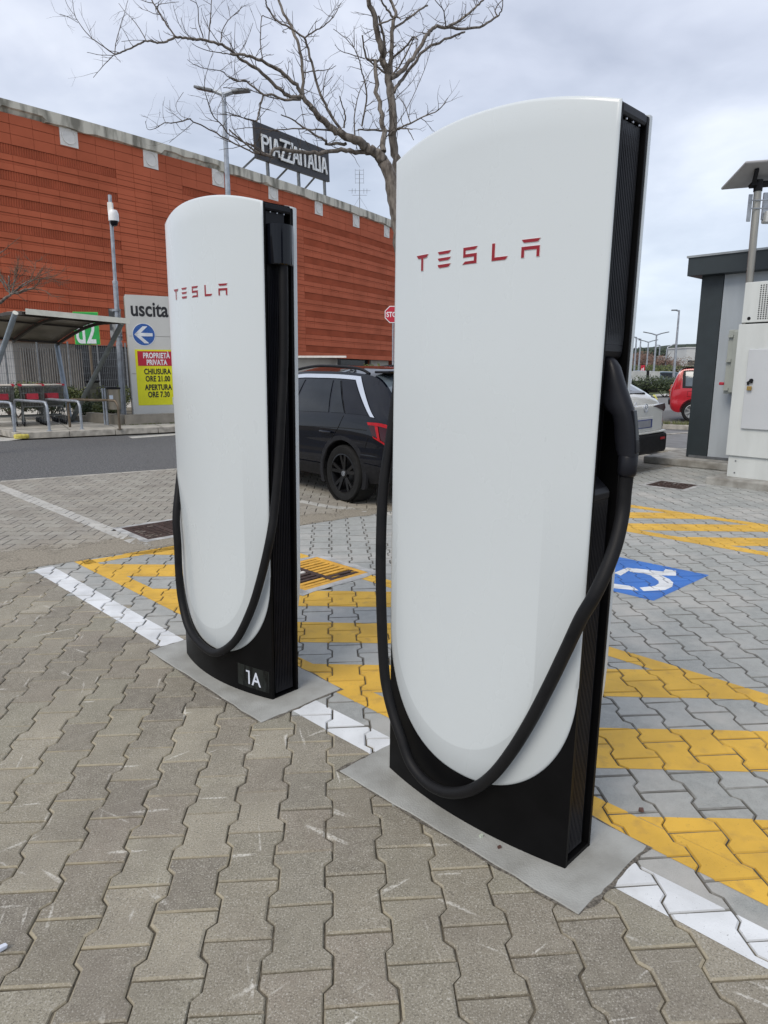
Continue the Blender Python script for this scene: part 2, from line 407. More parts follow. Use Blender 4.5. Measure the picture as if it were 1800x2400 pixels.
for k, lst in pieces.items():
    lst.sort(key=lambda t: (not in_view(t[0], t[1], .02), t[0] ** 2 + t[1] ** 2))
    stuff = MB()
    for n, (x, y, th, side) in enumerate(lst):
        cutside = None
        if k == 'B' and side < 0.125: cutside = (-BN.x, -BN.y, -BOFF)
        if k != 'B' and side > -0.125: cutside = (BN.x, BN.y, BOFF - 0.008)
        if k == 'B' and (Vector((x, y)) - A0).dot(ROADN) > -0.125: cutside2 = (ROADN.x, ROADN.y, A0.dot(ROADN) - 0.05)
        else: cutside2 = None
        if cutside is None or cutside2 is None: cuts = [c for c in (cutside, cutside2) if c]
        else: cuts = [cutside, cutside2]
        amp = 1.0 if k == 'A' else (0.6 if k == 'C' else 0.5)
        dz = rp.uniform(-0.0016, 0.0012) * amp; tx, ty = rp.uniform(-.011, .011) * amp, rp.uniform(-.011, .011) * amp
        flip = rp.choice((0, math.pi))
        Mx = Matrix.Translation((x, y, dz)) @ Matrix.Rotation(th + flip + rp.uniform(-.012, .012) * amp, 4, 'Z') @ Matrix.Rotation(tx, 4, 'X') @ Matrix.Rotation(ty, 4, 'Y')
        me = PM[k][rp.randrange(5)] if n < 1500 else PM_low[k]
        if n < 300 and not cuts:
            o = link('paver', me, parents[k]); o.matrix_world = Mx
        elif not cuts:
            vs = [Mx @ v.co for v in me.vertices]; stuff.add(vs, [tuple(p.vertices) for p in me.polygons])
        if cuts or k == 'C' or n < 400 and k == 'A' or (k == 'A' and side > -1.0):
            T = paver_tris(me, Mx)
            if cuts:
                T = [q for q in (clip_poly(t, cuts) for t in T) if q]
                for q in T: stuff.add(q, [tuple(range(len(q)))])
            world_tris.append((x, y, T))
        elif k == 'B': world_tris.append((x, y, paver_tris(me, Mx)))
        else: world_tris.append((x, y, paver_tris(me, Mx)))
    me = stuff.mesh('smaller_pavers', None); me.materials.append({'A': M_pavA, 'B': M_pavB, 'C': M_pavC}[k])
    o = link('paver_field', me, parents[k]); tag(o, kind='stuff')

# dry grit lying over the joints along the edge of the old bay
def dust_mat():
    m, nt, b = _nt('dry_grit'); N = nt.nodes; L = nt.links; g = N.new('ShaderNodeNewGeometry')
    def noi(s, d=4, r=.6):
        n = N.new('ShaderNodeTexNoise'); n.inputs['Scale'].default_value = s; n.inputs['Detail'].default_value = d; n.inputs['Roughness'].default_value = r; L.new(g.outputs['Position'], n.inputs[0]); return n.outputs[0]
    def mth(op, a, c):
        n = N.new('ShaderNodeMath'); n.operation = op
        for i, v in enumerate((a, c)):
            if isinstance(v, (int, float)): n.inputs[i].default_value = v
            else: L.new(v, n.inputs[i])
        return n.outputs[0]
    at = N.new('ShaderNodeAttribute'); at.attribute_name = 'edge'
    v = mth('ADD', at.outputs['Fac'], mth('MULTIPLY', mth('ADD', noi(2.2), -0.5), 1.5)); v = mth('ADD', v, mth('MULTIPLY', mth('ADD', noi(40, 3), -.5), .9))
    r = N.new('ShaderNodeMapRange'); L.new(v, r.inputs[0]); r.inputs[1].default_value = .42; r.inputs[2].default_value = .62; r.inputs[4].default_value = .9; L.new(r.outputs[0], b.inputs['Alpha'])
    cr = N.new('ShaderNodeValToRGB'); L.new(noi(70, 5, .75), cr.inputs[0]); cr.color_ramp.elements[0].position = .35; cr.color_ramp.elements[0].color = (.16, .138, .105, 1); cr.color_ramp.elements[1].position = .62; cr.color_ramp.elements[1].color = (.36, .325, .26, 1); L.new(cr.outputs[0], b.inputs['Base Color']); b.inputs['Roughness'].default_value = .95
    return m
mb = MB(); vals = []; nx_, ny_ = 60, 10; bd_ = Vector((.793, .609)); b0_ = Vector((-2.96, 5.075)); P = []
for i in range(nx_ + 1):
    row = []
    for j in range(ny_ + 1):
        t = -3.6 + 9.5 * i / nx_; d = -.10 + 1.7 * j / ny_; q = b0_ + bd_ * t + BN * d; row.append((q.x, q.y, .0016)); wl_ = float(np.interp(t, [-3.6, 0, 2.5, 4, 5.9], [1.1, 1.0, .75, .45, .2])); vals.append(max(0, min(1, (1 - max(0, d) / (1.3 * wl_)) * .9)) if d > -.02 else .0)
    P.append(row)
mb.grid(P); me = mb.mesh('grit', dust_mat()); at_ = me.attributes.new('edge', 'FLOAT', 'POINT'); at_.data.foreach_set('value', vals)
tag(link('grit_layer', me), kind='stuff')

# painted markings ------------------------------------------------------
def paint_mat(name, col, wear=0.35, wearcol=(0.3, 0.3, 0.29), rough=0.6):
    m, nt, b = _nt(name); N = nt.nodes; L = nt.links
    g = N.new('ShaderNodeNewGeometry')
    def noi(s, d=3):
        n = N.new('ShaderNodeTexNoise'); n.inputs['Scale'].default_value = s; n.inputs['Detail'].default_value = d; L.new(g.outputs['Position'], n.inputs[0]); return n.outputs[0]
    def mr(v, a, bb, c=0.0, d=1.0):
        n = N.new('ShaderNodeMapRange'); L.new(v, n.inputs[0])
        for i, x in zip((1, 2, 3, 4), (a, bb, c, d)): n.inputs[i].default_value = x
        return n.outputs[0]
    def mix(f, c1, c2):
        n = N.new('ShaderNodeMixRGB')
        for i, v in enumerate((f, c1, c2)):
            if isinstance(v, (int, float)): n.inputs[i].default_value = v
            elif isinstance(v, tuple): n.inputs[i].default_value = rgb(v)
            else: L.new(v, n.inputs[i])
        return n.outputs[0]
    c = mix(mr(noi(4, 4), 0.35, 0.65), col, tuple(x * 0.78 for x in col))
    c = mix(mr(noi(14, 5), 0.54, 0.75, 0, wear), c, wearcol)
    c = mix(mr(noi(170, 2), 0.70, 0.74, 0, 0.8), c, tuple(x * 0.4 for x in wearcol))
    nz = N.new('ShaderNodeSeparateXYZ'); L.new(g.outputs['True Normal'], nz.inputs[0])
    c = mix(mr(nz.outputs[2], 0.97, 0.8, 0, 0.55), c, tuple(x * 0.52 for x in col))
    L.new(c, b.inputs['Base Color']); b.inputs['Roughness'].default_value = rough
    bp = N.new('ShaderNodeBump'); bp.inputs['Strength'].default_value = 0.4; bp.inputs['Distance'].default_value = 0.003
    L.new(noi(240, 3), bp.inputs['Height']); L.new(bp.outputs[0], b.inputs['Normal'])
    return m
M_yel = paint_mat('yellow_paint', (0.70, 0.415, 0.045), 0.75, (0.42, 0.25, 0.05))
M_whi = paint_mat('white_paint', (0.72, 0.74, 0.75), 0.3, (0.45, 0.45, 0.44))
M_whi_old = paint_mat('old_white_paint', (0.50, 0.49, 0.45), 0.9, (0.25, 0.235, 0.20))
M_blu = paint_mat('blue_paint', (0.035, 0.16, 0.52), 0.15, (0.06, 0.2, 0.45))
def planes_of(poly):
    c = Vector((sum(p[0] for p in poly) / len(poly), sum(p[1] for p in poly) / len(poly))); out = []
    for i in range(len(poly)):
        a = Vector(poly[i][:2]); b = Vector(poly[(i + 1) % len(poly)][:2]); d = b - a
        if d.length < 1e-6: continue
        n = Vector((d.y, -d.x)).normalized()
        if n.dot(c - a) > 0: n = -n
        out.append((n.x, n.y, n.dot(a)))
    return out
def paint(name, label, m, polys, lift=0.0012, cat=None, kind='structure', group=None, rag=0.0, parent=None):
    mb = MB(); rr = random.Random(len(name))
    for poly in polys:
        poly = [tuple(p[:2]) for p in poly]; pl = planes_of(poly)
        cx = sum(p[0] for p in poly) / len(poly); cy = sum(p[1] for p in poly) / len(poly)
        for x, y, T in world_tris:
            if any(nx * x + ny * y > d + 0.16 for nx, ny, d in pl): continue
            j = rr.uniform(-rag, rag); pl2 = [(a, b, d + j) for a, b, d in pl]
            for t in T:
                q = clip_poly(t, pl2)
                if q: mb.add([Vector((p.x, p.y, p.z + lift)) for p in q], [tuple(range(len(q)))])
    if not mb.v: return None
    me = mb.mesh(name, m); o = link(name, me, parent); return tag(o, label, cat, group, kind)
def strip(pts, w):
    out = []
    for a, b in zip(pts, pts[1:]):
        a = Vector(a); b = Vector(b); d = (b - a).normalized(); n = Vector((-d.y, d.x)) * w / 2
        out.append([a + n, a - n, b - n, b + n])
    return out
paint('white_bay_line', 'fresh white painted line running between the two chargers', M_whi, strip(WL, 0.145), rag=0.002)
# first hatched area (between the chargers and the bay)
def hatch(U, O, bw, y0, dy, sw, slope, xr, extra_planes, k0, k1, x0):
    """band between the lines x+y=U and x+y=O with slanted bars"""
    polys = []
    s2 = math.sqrt(2)
    def along(c, a0, a1): return [((c + a0) / 2, (c - a0) / 2), ((c + a1) / 2, (c - a1) / 2)]
    polys.append(along(U, *xr) + list(reversed(along(U - bw * s2, *xr))))
    polys.append(along(O + bw * s2, *xr) + list(reversed(along(O, *xr))))
    for k in range(k0, k1):
        yt = y0 - dy * k; pts = []
        # bar between lines y = yt+slope(x-x0) and y = yt-sw+slope(x-x0); x from O+bw to U-bw
        def cross(c, yy): x = (c - yy + slope * x0) / (1 + slope); return (x, yy + slope * (x - x0))
        a, b = O + bw * s2, U - bw * s2
        polys.append([cross(a, yt), cross(b, yt), cross(b, yt - sw), cross(a, yt - sw)])
    out = []
    for p in polys:
        q = [Vector((x, y, 0)) for x, y in p]; q = clip_poly(q, extra_planes)
        if q: out.append([(v.x, v.y) for v in q])
    return out
bplane = (BN.x, BN.y, BOFF - 0.015)
H1 = hatch(4.93, 2.86, 0.125, 5.32, 0.61, 0.315, -0.04, (-9, 1.2), [bplane], -1, 8, -2.2)
H1 += [[(-2.47, 5.40), (-0.9, 6.63), (-0.86, 6.55), (-2.40, 5.30)]]
H1 += [[(-1.02, 5.10), (-0.55, 5.58), (-0.08, 5.12), (-0.56, 4.62)]]
paint('yellow_hatching', 'yellow hatched no-parking area behind the two chargers', M_yel, H1, rag=0.0015)
H2 = hatch(10.6, 8.78, 0.14, 7.34, 0.555, 0.30, -0.055, (-5.0, 4.0), [(0, -1, -3.0)], -1, 6, 2.6)
paint('yellow_hatching', 'narrow yellow hatched area in front of the grey shed', M_yel, H2, rag=0.0015)
paint('old_bay_line', 'worn white bay line on the old paving left of the left charger', M_whi_old, strip([(-7.2, 11.2), (-5.18, 9.05), (-2.05, 5.86)], 0.15), rag=0.006)
paint('old_bay_line', 'worn white bay line beside the rear wheel of the black car', M_whi_old, strip([G(690, 1172).xy, G(760, 1186).xy, G(905, 1203).xy, G(1000, 1212).xy], 0.13), rag=0.006)
# blue disabled-bay square
BQ = [(2.48, 5.02), (1.83, 4.43), (1.20, 5.05), (1.85, 5.64)]
paint('disabled_bay_marking', 'blue square painted on the grey paving with the white wheelchair symbol', M_blu, [BQ])
def Tz(x, y): p = G(1400 + x / 4.1475, 1150 + y / 4.1475); return (p.x, p.y)
sym = [[(165, 800), (290, 750), (330, 765), (225, 828)], [(290, 750), (650, 790), (620, 826), (320, 790)], [(640, 790), (662, 765), (765, 780), (765, 830), (620, 826)], [(400, 790), (620, 826), (700, 862), (520, 826)],
       [(520, 826), (700, 862), (738, 895), (595, 880)], [(595, 880), (738, 895), (728, 935), (598, 905)], [(598, 905), (728, 935), (660, 968), (560, 928)], [(560, 928), (660, 968), (450, 980), (410, 945)],
       [(150, 905), (345, 935), (402, 975), (150, 950)]]
symw = [[Tz(*p) for p in q] for q in sym]
cx, cy = Tz(120, 860)
symw += [[(cx - .10 + .28 * math.cos(a), cy + .0 + .28 * math.sin(a)), (cx - .10 + .28 * math.cos(a + .3), cy + .28 * math.sin(a + .3)), (cx - .10 + .2 * math.cos(a + .3), cy + .2 * math.sin(a + .3)), (cx - .10 + .2 * math.cos(a), cy + .2 * math.sin(a))] for a in (3.3, 3.6, 3.9)]
paint('wheelchair_symbol', 'white wheelchair symbol inside the blue painted square', M_whi, symw, lift=0.0024)

# concrete edging strip along the road, kerbs, pads -----------------------------------
mb = MB()
for i in range(-12, 26):
    a = Vector(aline(i * 0.8 + 0.004, -0.03)).to_3d(); b = Vector(aline((i + 1) * 0.8 - 0.004, -0.03)).to_3d()
    mb.bar(a + Vector((0, 0, -0.045)), b + Vector((0, 0, -0.045)), 0.08, 0.10)
tag(mb.build('edging_kerb', M_conc, bevel=0.004), kind='structure')

def pad(name, pts, label):
    r_ = random.Random(3); P = []
    for i in range(len(pts)):
        a = Vector(pts[i]); b = Vector(pts[(i + 1) % len(pts)])
        for t in range(14): P.append(a.lerp(b, t / 14) + Vector((r_.uniform(-.004, .004), r_.uniform(-.004, .004))) * (1 if t else 0))
    rough = []
    c = sum((Vector(p) for p in pts), Vector((0, 0))) / len(pts)
    for p in P: d = (p - c).normalized(); rough.append(p + d * r_.uniform(0.002, 0.024))
    o = MB().prism([tuple(p) for p in P], lambda x, y: (x, y, -0.05), lambda x, y: (x, y, 0.0045)).build(name, M_pad, bevel=0.003)
    tag(o, label, 'concrete pad')
    m2 = MB(); m2.add([(p.x, p.y, 0.0018) for p in rough], [tuple(range(len(rough)))]); o2 = m2.build('mortar_edge', M_mortar, o); 
    if o2.data.polygons[0].normal.z < 0: o2.data.flip_normals()
    return o
pad('concrete_pad', [(-1.31, 3.585), (-0.547, 2.795), (-0.215, 3.125), (-0.97, 3.93)], 'grey concrete pad under the left charger marked 1A')
pad('concrete_pad', [(-0.175, 2.42), (0.562, 1.70), (0.868, 1.99), (0.16, 2.75)], 'grey concrete pad under the large right charger')

# drain grates --------------------------------------------------------
M_rust = mat('rusty_iron', (0.085, 0.05, 0.04), 0.8, metal=0.3, col2=(0.04, 0.026, 0.022), scale=25, bump=0.6, bscale=120, world=True)
M_shade = mat('painted_shade_black', (0.006, 0.005, 0.005), 1.0)  # black that paints in shade below the grates and at the kerb gap
M_yir = mat('yellow_on_iron', (0.62, 0.33, 0.04), 0.65, var=0.15, scale=12, bump=0.3, bscale=90, world=True)
M_wir = mat('white_on_iron', (0.6, 0.57, 0.52), 0.7, var=0.1, scale=12, world=True)
M_mort2 = mat('pale_mortar', (0.36, 0.36, 0.35), 0.9, var=0.3, scale=9, bump=0.6, bscale=120, world=True, det=6)
def grate(idx, label, painted):
    cx, cy, s, a = GRATES[idx]
    root = empty('drain_grate', (cx, cy, 0.0), a, label, 'drain grate')
    h = s / 2; fw_ = 0.045
    ring = MB()
    rr = random.Random(idx)
    outer = []; inner = []
    for q in range(4):
        for t in range(8):
            u = -1 + 2 * t / 8; c4 = [(u, -1), (1, u), (-u, 1), (-1, -u)][q]
            outer.append((c4[0] * (h + 0.05 + rr.uniform(0, .04)), c4[1] * (h + 0.05 + rr.uniform(0, .04)), 0.0025)); inner.append((c4[0] * h, c4[1] * h, 0.0045))
    n = len(outer); ring.add(outer + inner, [(i, (i + 1) % n, n + (i + 1) % n, n + i) for i in range(n)])
    ring.build('mortar_bed', M_mort2, root)
    pit_shade = MB(); pit_shade.add([(-h, -h, -0.006), (h, -h, -0.006), (h, h, -0.006), (-h, h, -0.006)], [(0, 1, 2, 3)]); pit_shade.build('pit_shade', M_shade, root)  # flat black sheet close under the bars, painted in place of a dark pit
    fr = MB(); z = 0.004; d = 0.018
    for sx, sy, lx, ly in ((0, -1, 2 * h, fw_), (0, 1, 2 * h, fw_), (-1, 0, fw_, 2 * h - 2 * fw_), (1, 0, fw_, 2 * h - 2 * fw_)):
        fr.box((sx * (h - fw_ / 2), sy * (h - fw_ / 2), z - d / 2), (lx, ly, d))
    fr.build('frame', M_yir if painted else M_rust, root, bevel=0.002)
    inn = h - fw_; nb = 9; pitch = (2 * inn) / nb
    mid = MB(); mid.box((0, 0, z - d / 2 + .0006), (0.045, 2 * inn, d)); mid.build('cross_bar', M_rust, root)
    for sx in (-1, 1):
        for i in range(nb):
            y = -inn + pitch * (i + 0.5)
            bm_ = MB(); bm_.box((sx * (inn + 0.0225) / 2, y, z - d / 2), (inn - 0.0225, pitch * 0.60, d))
            mm = M_rust
            if painted and (sx > 0 and i > 1 or (sx < 0 and i < 2)): mm = M_yir
            if painted and sx < 0 and 4 < i < 8: mm = M_wir
            bm_.build('bar', mm, root, bevel=0.002)
    return root
grate(0, 'rusty drain grate partly painted yellow between the two chargers', True)
grate(1, 'rusty drain grate at the end of the worn white line', False)
grate(2, 'small rusty drain grate in the grey paving before the shed', False)

# ================================================================== CHARGERS
def panel_mat(name, col, rough):
    m, nt, b = _nt(name); N = nt.nodes; L = nt.links; t = N.new('ShaderNodeTexCoord')
    def noi(sc3, scale, det, off=(0, 0, 0)):
        mp = N.new('ShaderNodeMapping'); mp.inputs['Scale'].default_value = sc3; mp.inputs['Location'].default_value = off; L.new(t.outputs['Object'], mp.inputs[0])
        n = N.new('ShaderNodeTexNoise'); n.inputs['Scale'].default_value = scale; n.inputs['Detail'].default_value = det; L.new(mp.outputs[0], n.inputs[0]); return n.outputs[0]
    def mr(v, a, bb, c, d):
        n = N.new('ShaderNodeMapRange'); L.new(v, n.inputs[0])
        for i, x in zip((1, 2, 3, 4), (a, bb, c, d)): n.inputs[i].default_value = x
        return n.outputs[0]
    streak = noi((1, 1, .06), 22, 5); blot = noi((1, 1, .5), 3.0, 5, (3, 1, 2)); fine = noi((1, 1, 1), 160, 3)
    def mix(f, a, c):
        n = N.new('ShaderNodeMixRGB'); L.new(f, n.inputs[0])
        for k, v in ((1, a), (2, c)):
            if isinstance(v, tuple): n.inputs[k].default_value = rgb(v)
            else: L.new(v, n.inputs[k])
        return n.outputs[0]
    def mth(op, a, c=None, d=None):
        n = N.new('ShaderNodeMath'); n.operation = op
        for k, v in enumerate((a, c, d)):
            if v is None: continue
            if isinstance(v, (int, float)): n.inputs[k].default_value = v
            else: L.new(v, n.inputs[k])
        return n.outputs[0]
    # paler inner field behind the clear skin, with its rounded foot
    sx = N.new('ShaderNodeSeparateXYZ'); L.new(t.outputs['Object'], sx.inputs[0])
    u = mth('DIVIDE', mth('SUBTRACT', sx.outputs[0], .347), .306); v = mth('MINIMUM', mth('DIVIDE', mth('SUBTRACT', sx.outputs[2], .62), .343), 0.0)
    r = mth('SQRT', mth('ADD', mth('MULTIPLY', u, u), mth('MULTIPLY', v, v)))
    inner = mth('MAXIMUM', mr(r, 1.006, .994, 0, 1), mr(sx.outputs[2], .55, 1.25, 0, 1))
    c = mix(inner, tuple(x * .87 for x in col), col)
    c = mix(mr(blot, .5, .75, 0, .3), c, tuple(x * .95 for x in col)); c = mix(mr(fine, .68, .73, 0, .30), c, tuple(x * .8 for x in col))
    L.new(c, b.inputs['Base Color']); L.new(mr(blot, .3, .7, rough * .8, rough * 1.3), b.inputs['Roughness'])
    b.inputs['Specular IOR Level'].default_value = .5; b.inputs['Coat Weight'].default_value = .35; L.new(mr(streak, .45, .75, .12, .22), b.inputs['Coat Roughness']); return m
M_white = panel_mat('panel_white', (0.60, 0.645, 0.665), .28)
M_blk = mat('satin_black', (0.0045, 0.0045, 0.005), 0.42, var=0.2, scale=9, spec=0.10)
M_blk2 = mat('dark_plastic', (0.009, 0.0095, 0.013), 0.36, var=0.15, scale=14, spec=0.22, bump=0.05, bscale=400)
M_gloss = mat('gloss_black', (0.005, 0.006, 0.010), 0.12, spec=0.28)
M_cable = mat('cable_rubber', (0.006, 0.0065, 0.008), 0.5, spec=0.18, var=0.4, scale=18, bump=0.12, bscale=300, col2=(0.010, 0.010, 0.011), thr=(0.5, 0.75))
M_red = mat('logo_red', (0.26, 0.002, 0.010), 0.4, var=0.1)
M_pink = mat('logo_edge', (0.80, 0.68, 0.68), 0.4)
M_text = mat('print_white', (0.62, 0.66, 0.75), 0.5)
M_sticker = mat('sticker_film', (0.006, 0.007, 0.007), 0.2, spec=.25, col2=(0.018, 0.021, 0.02), scale=30, stretch=(1, 1, 0.25), thr=(0.5, 0.6), bump=0.25, bscale=60)
W = 0.785; BOW = 0.047
def bow(s): return BOW * (1 - (2 * s / W - 1) ** 2)
def ztop(s): return 2.208 + 0.052 * (1 - abs(2 * s / W - 1) ** 2.2)
def zbot(s, c=W / 2, hw=W / 2 - 0.001, z0=0.62, zb=0.178, p=2.2):
    u = min(1.0, abs((s - c) / hw)); return z0 - (z0 - zb) * max(0.0, 1 - u ** p) ** (1 / p)
def catmull(pts, n=8):
    P = [Vector(p) for p in pts]; P = [P[0] * 2 - P[1]] + P + [P[-1] * 2 - P[-2]]; out = []
    for i in range(1, len(P) - 2):
        for k in range(n):
            t = k / n; a, b, c, d = P[i - 1], P[i], P[i + 1], P[i + 2]
            out.append(0.5 * ((2 * b) + (-a + c) * t + (2 * a - 5 * b + 4 * c - d) * t * t + (-a + 3 * b - 3 * c + d) * t ** 3))
    out.append(P[-2]); return out
def panel_mesh(mb, side, e=0.009, lift=0.0, s0=0.0, s1=W, zb=zbot, zt=ztop, thick=0.010, D=0.170):
    """side=+1 front (bulging to -y), side=-1 rear"""
    nu, nv = 56, 26; c = (s0 + s1) / 2; hw = (s1 - s0) / 2
    def Y(s, d): y = -(bow(s)) - lift + d; return y if side > 0 else D - y
    rings = []
    def pt(u, v, ins, d):
        s = c - hw * math.cos(math.pi * u); zlo, zhi = zb(s), zt(s)
        z = zlo + (zhi - zlo) * v
        si = c + (s - c) * (1 - ins / hw); zc = 1.2; z = zc + (z - zc) * (1 - ins / 1.0)
        return Vector((si, Y(s, d), z))
    front = [[pt(i / nu, j / nv, e, 0) for j in range(nv + 1)] for i in range(nu + 1)]
    mb.grid(front)
    def rim(fn):  # outline of the panel
        L = [fn(i / nu, 0) for i in range(nu + 1)] + [fn(1, j / nv) for j in range(1, nv + 1)] + [fn(i / nu, 1) for i in range(nu - 1, -1, -1)] + [fn(0, j / nv) for j in range(nv - 1, 0, -1)]
        return L
    a = rim(lambda u, v: pt(u, v, e, 0)); b = rim(lambda u, v: pt(u, v, e * 0.25, thick * 0.28)); c_ = rim(lambda u, v: pt(u, v, 0, thick * 0.62)); d = rim(lambda u, v: pt(u, v, 0, thick))
    n = len(a)
    for p, q in ((a, b), (b, c_), (c_, d)):
        mb.add(p + q, [(i, (i + 1) % n, n + (i + 1) % n, n + i) for i in range(n)])
    back = [[pt(i / nu, j / nv, 0, thick) for j in range(nv + 1)] for i in range(nu + 1)]
    mb.grid(back)
def ribbed(mb, x0, sgn, y0, y1, z0, z1, n=11, amp=0.005, fade=(0.05, 0.05)):
    ny = n * 6; nz = 24; P = []
    for i in range(ny + 1):
        y = y0 + (y1 - y0) * i / ny; ph = (i % 6) / 6; r = 1 if ph < 0.45 else 0; row = []
        for j in range(nz + 1):
            t = j / nz; z = z0 + (z1 - z0) * (t if True else t)
            f = 1.0
            if fade[1] and z > z1 - fade[1]: f = max(0, (z1 - 0.012 - z) / fade[1])
            if fade[0] and z < z0 + fade[0]: f = min(f, max(0, (z - z0 - 0.012) / fade[0]))
            row.append(Vector((x0 - sgn * amp * (1 - r) * min(1, f), y, z)))
        P.append(row)
    mb.grid(P)
    d = 0.03
    for a, b in (((y0, z0), (y1, z0)), ((y1, z0), (y1, z1)), ((y1, z1), (y0, z1)), ((y0, z1), (y0, z0))):
        mb.add([(x0, a[0], a[1]), (x0, b[0], b[1]), (x0 - sgn * d, b[0], b[1]), (x0 - sgn * d, a[0], a[1])], [(0, 1, 2, 3)])
LET = {'T': [[(0, 1), (.1, .83), (.2, .79), (.41, .79), (.41, 0), (.59, 0), (.59, .79), (.82, .79), (.92, .85), (1, 1)]],
       'E': [[(0, 1), (.06, .87), (.14, .82), (.8, .82), (.92, .87), (1, 1)], [(0, .6), (.06, .47), (.14, .42), (.8, .42), (.92, .47), (1, .6)], [(0, .2), (.06, .05), (.14, .0), (.8, .0), (.92, .06), (1, .2)]],
       'S': [[(.04, 1), (.04, .41), (.79, .41), (.79, .17), (.18, .17), (0, 0), (.97, 0), (.97, .6), (.2, .6), (.2, .82), (.82, .82), (.93, .88), (1, 1)]],
       'L': [[(.04, 1), (.04, 0), (.84, 0), (.94, .07), (1, .19), (.22, .19), (.22, 1)]],
       'A': [[(0, 1), (.08, .86), (.16, .82), (.84, .82), (.92, .86), (1, 1)], [(0, .6), (0, 0), (.16, 0), (.16, .41), (.84, .41), (.84, 0), (1, 0), (1, .6)]]}
def text_obj(name, body, size, m, parent, loc, rot, extrude=0.0005, sx=1.0, off=0.0, align='LEFT', spacing=1.0, shear=0.0):
    cu = bpy.data.curves.new(name, 'FONT'); cu.body = body; cu.size = size; cu.extrude = extrude; cu.offset = off; cu.align_x = align; cu.space_character = spacing; cu.shear = shear
    cu.materials.append(m); o = bpy.data.objects.new(name, cu); COL.objects.link(o)
    me = bpy.data.meshes.new_from_object(o); bpy.data.objects.remove(o); bpy.data.curves.remove(cu)
    me.name = name; me.materials.clear(); me.materials.append(m)
    o = link(name, me, parent)
    o.location = loc; o.rotation_euler = rot; o.scale = (sx, 1, 1); return o

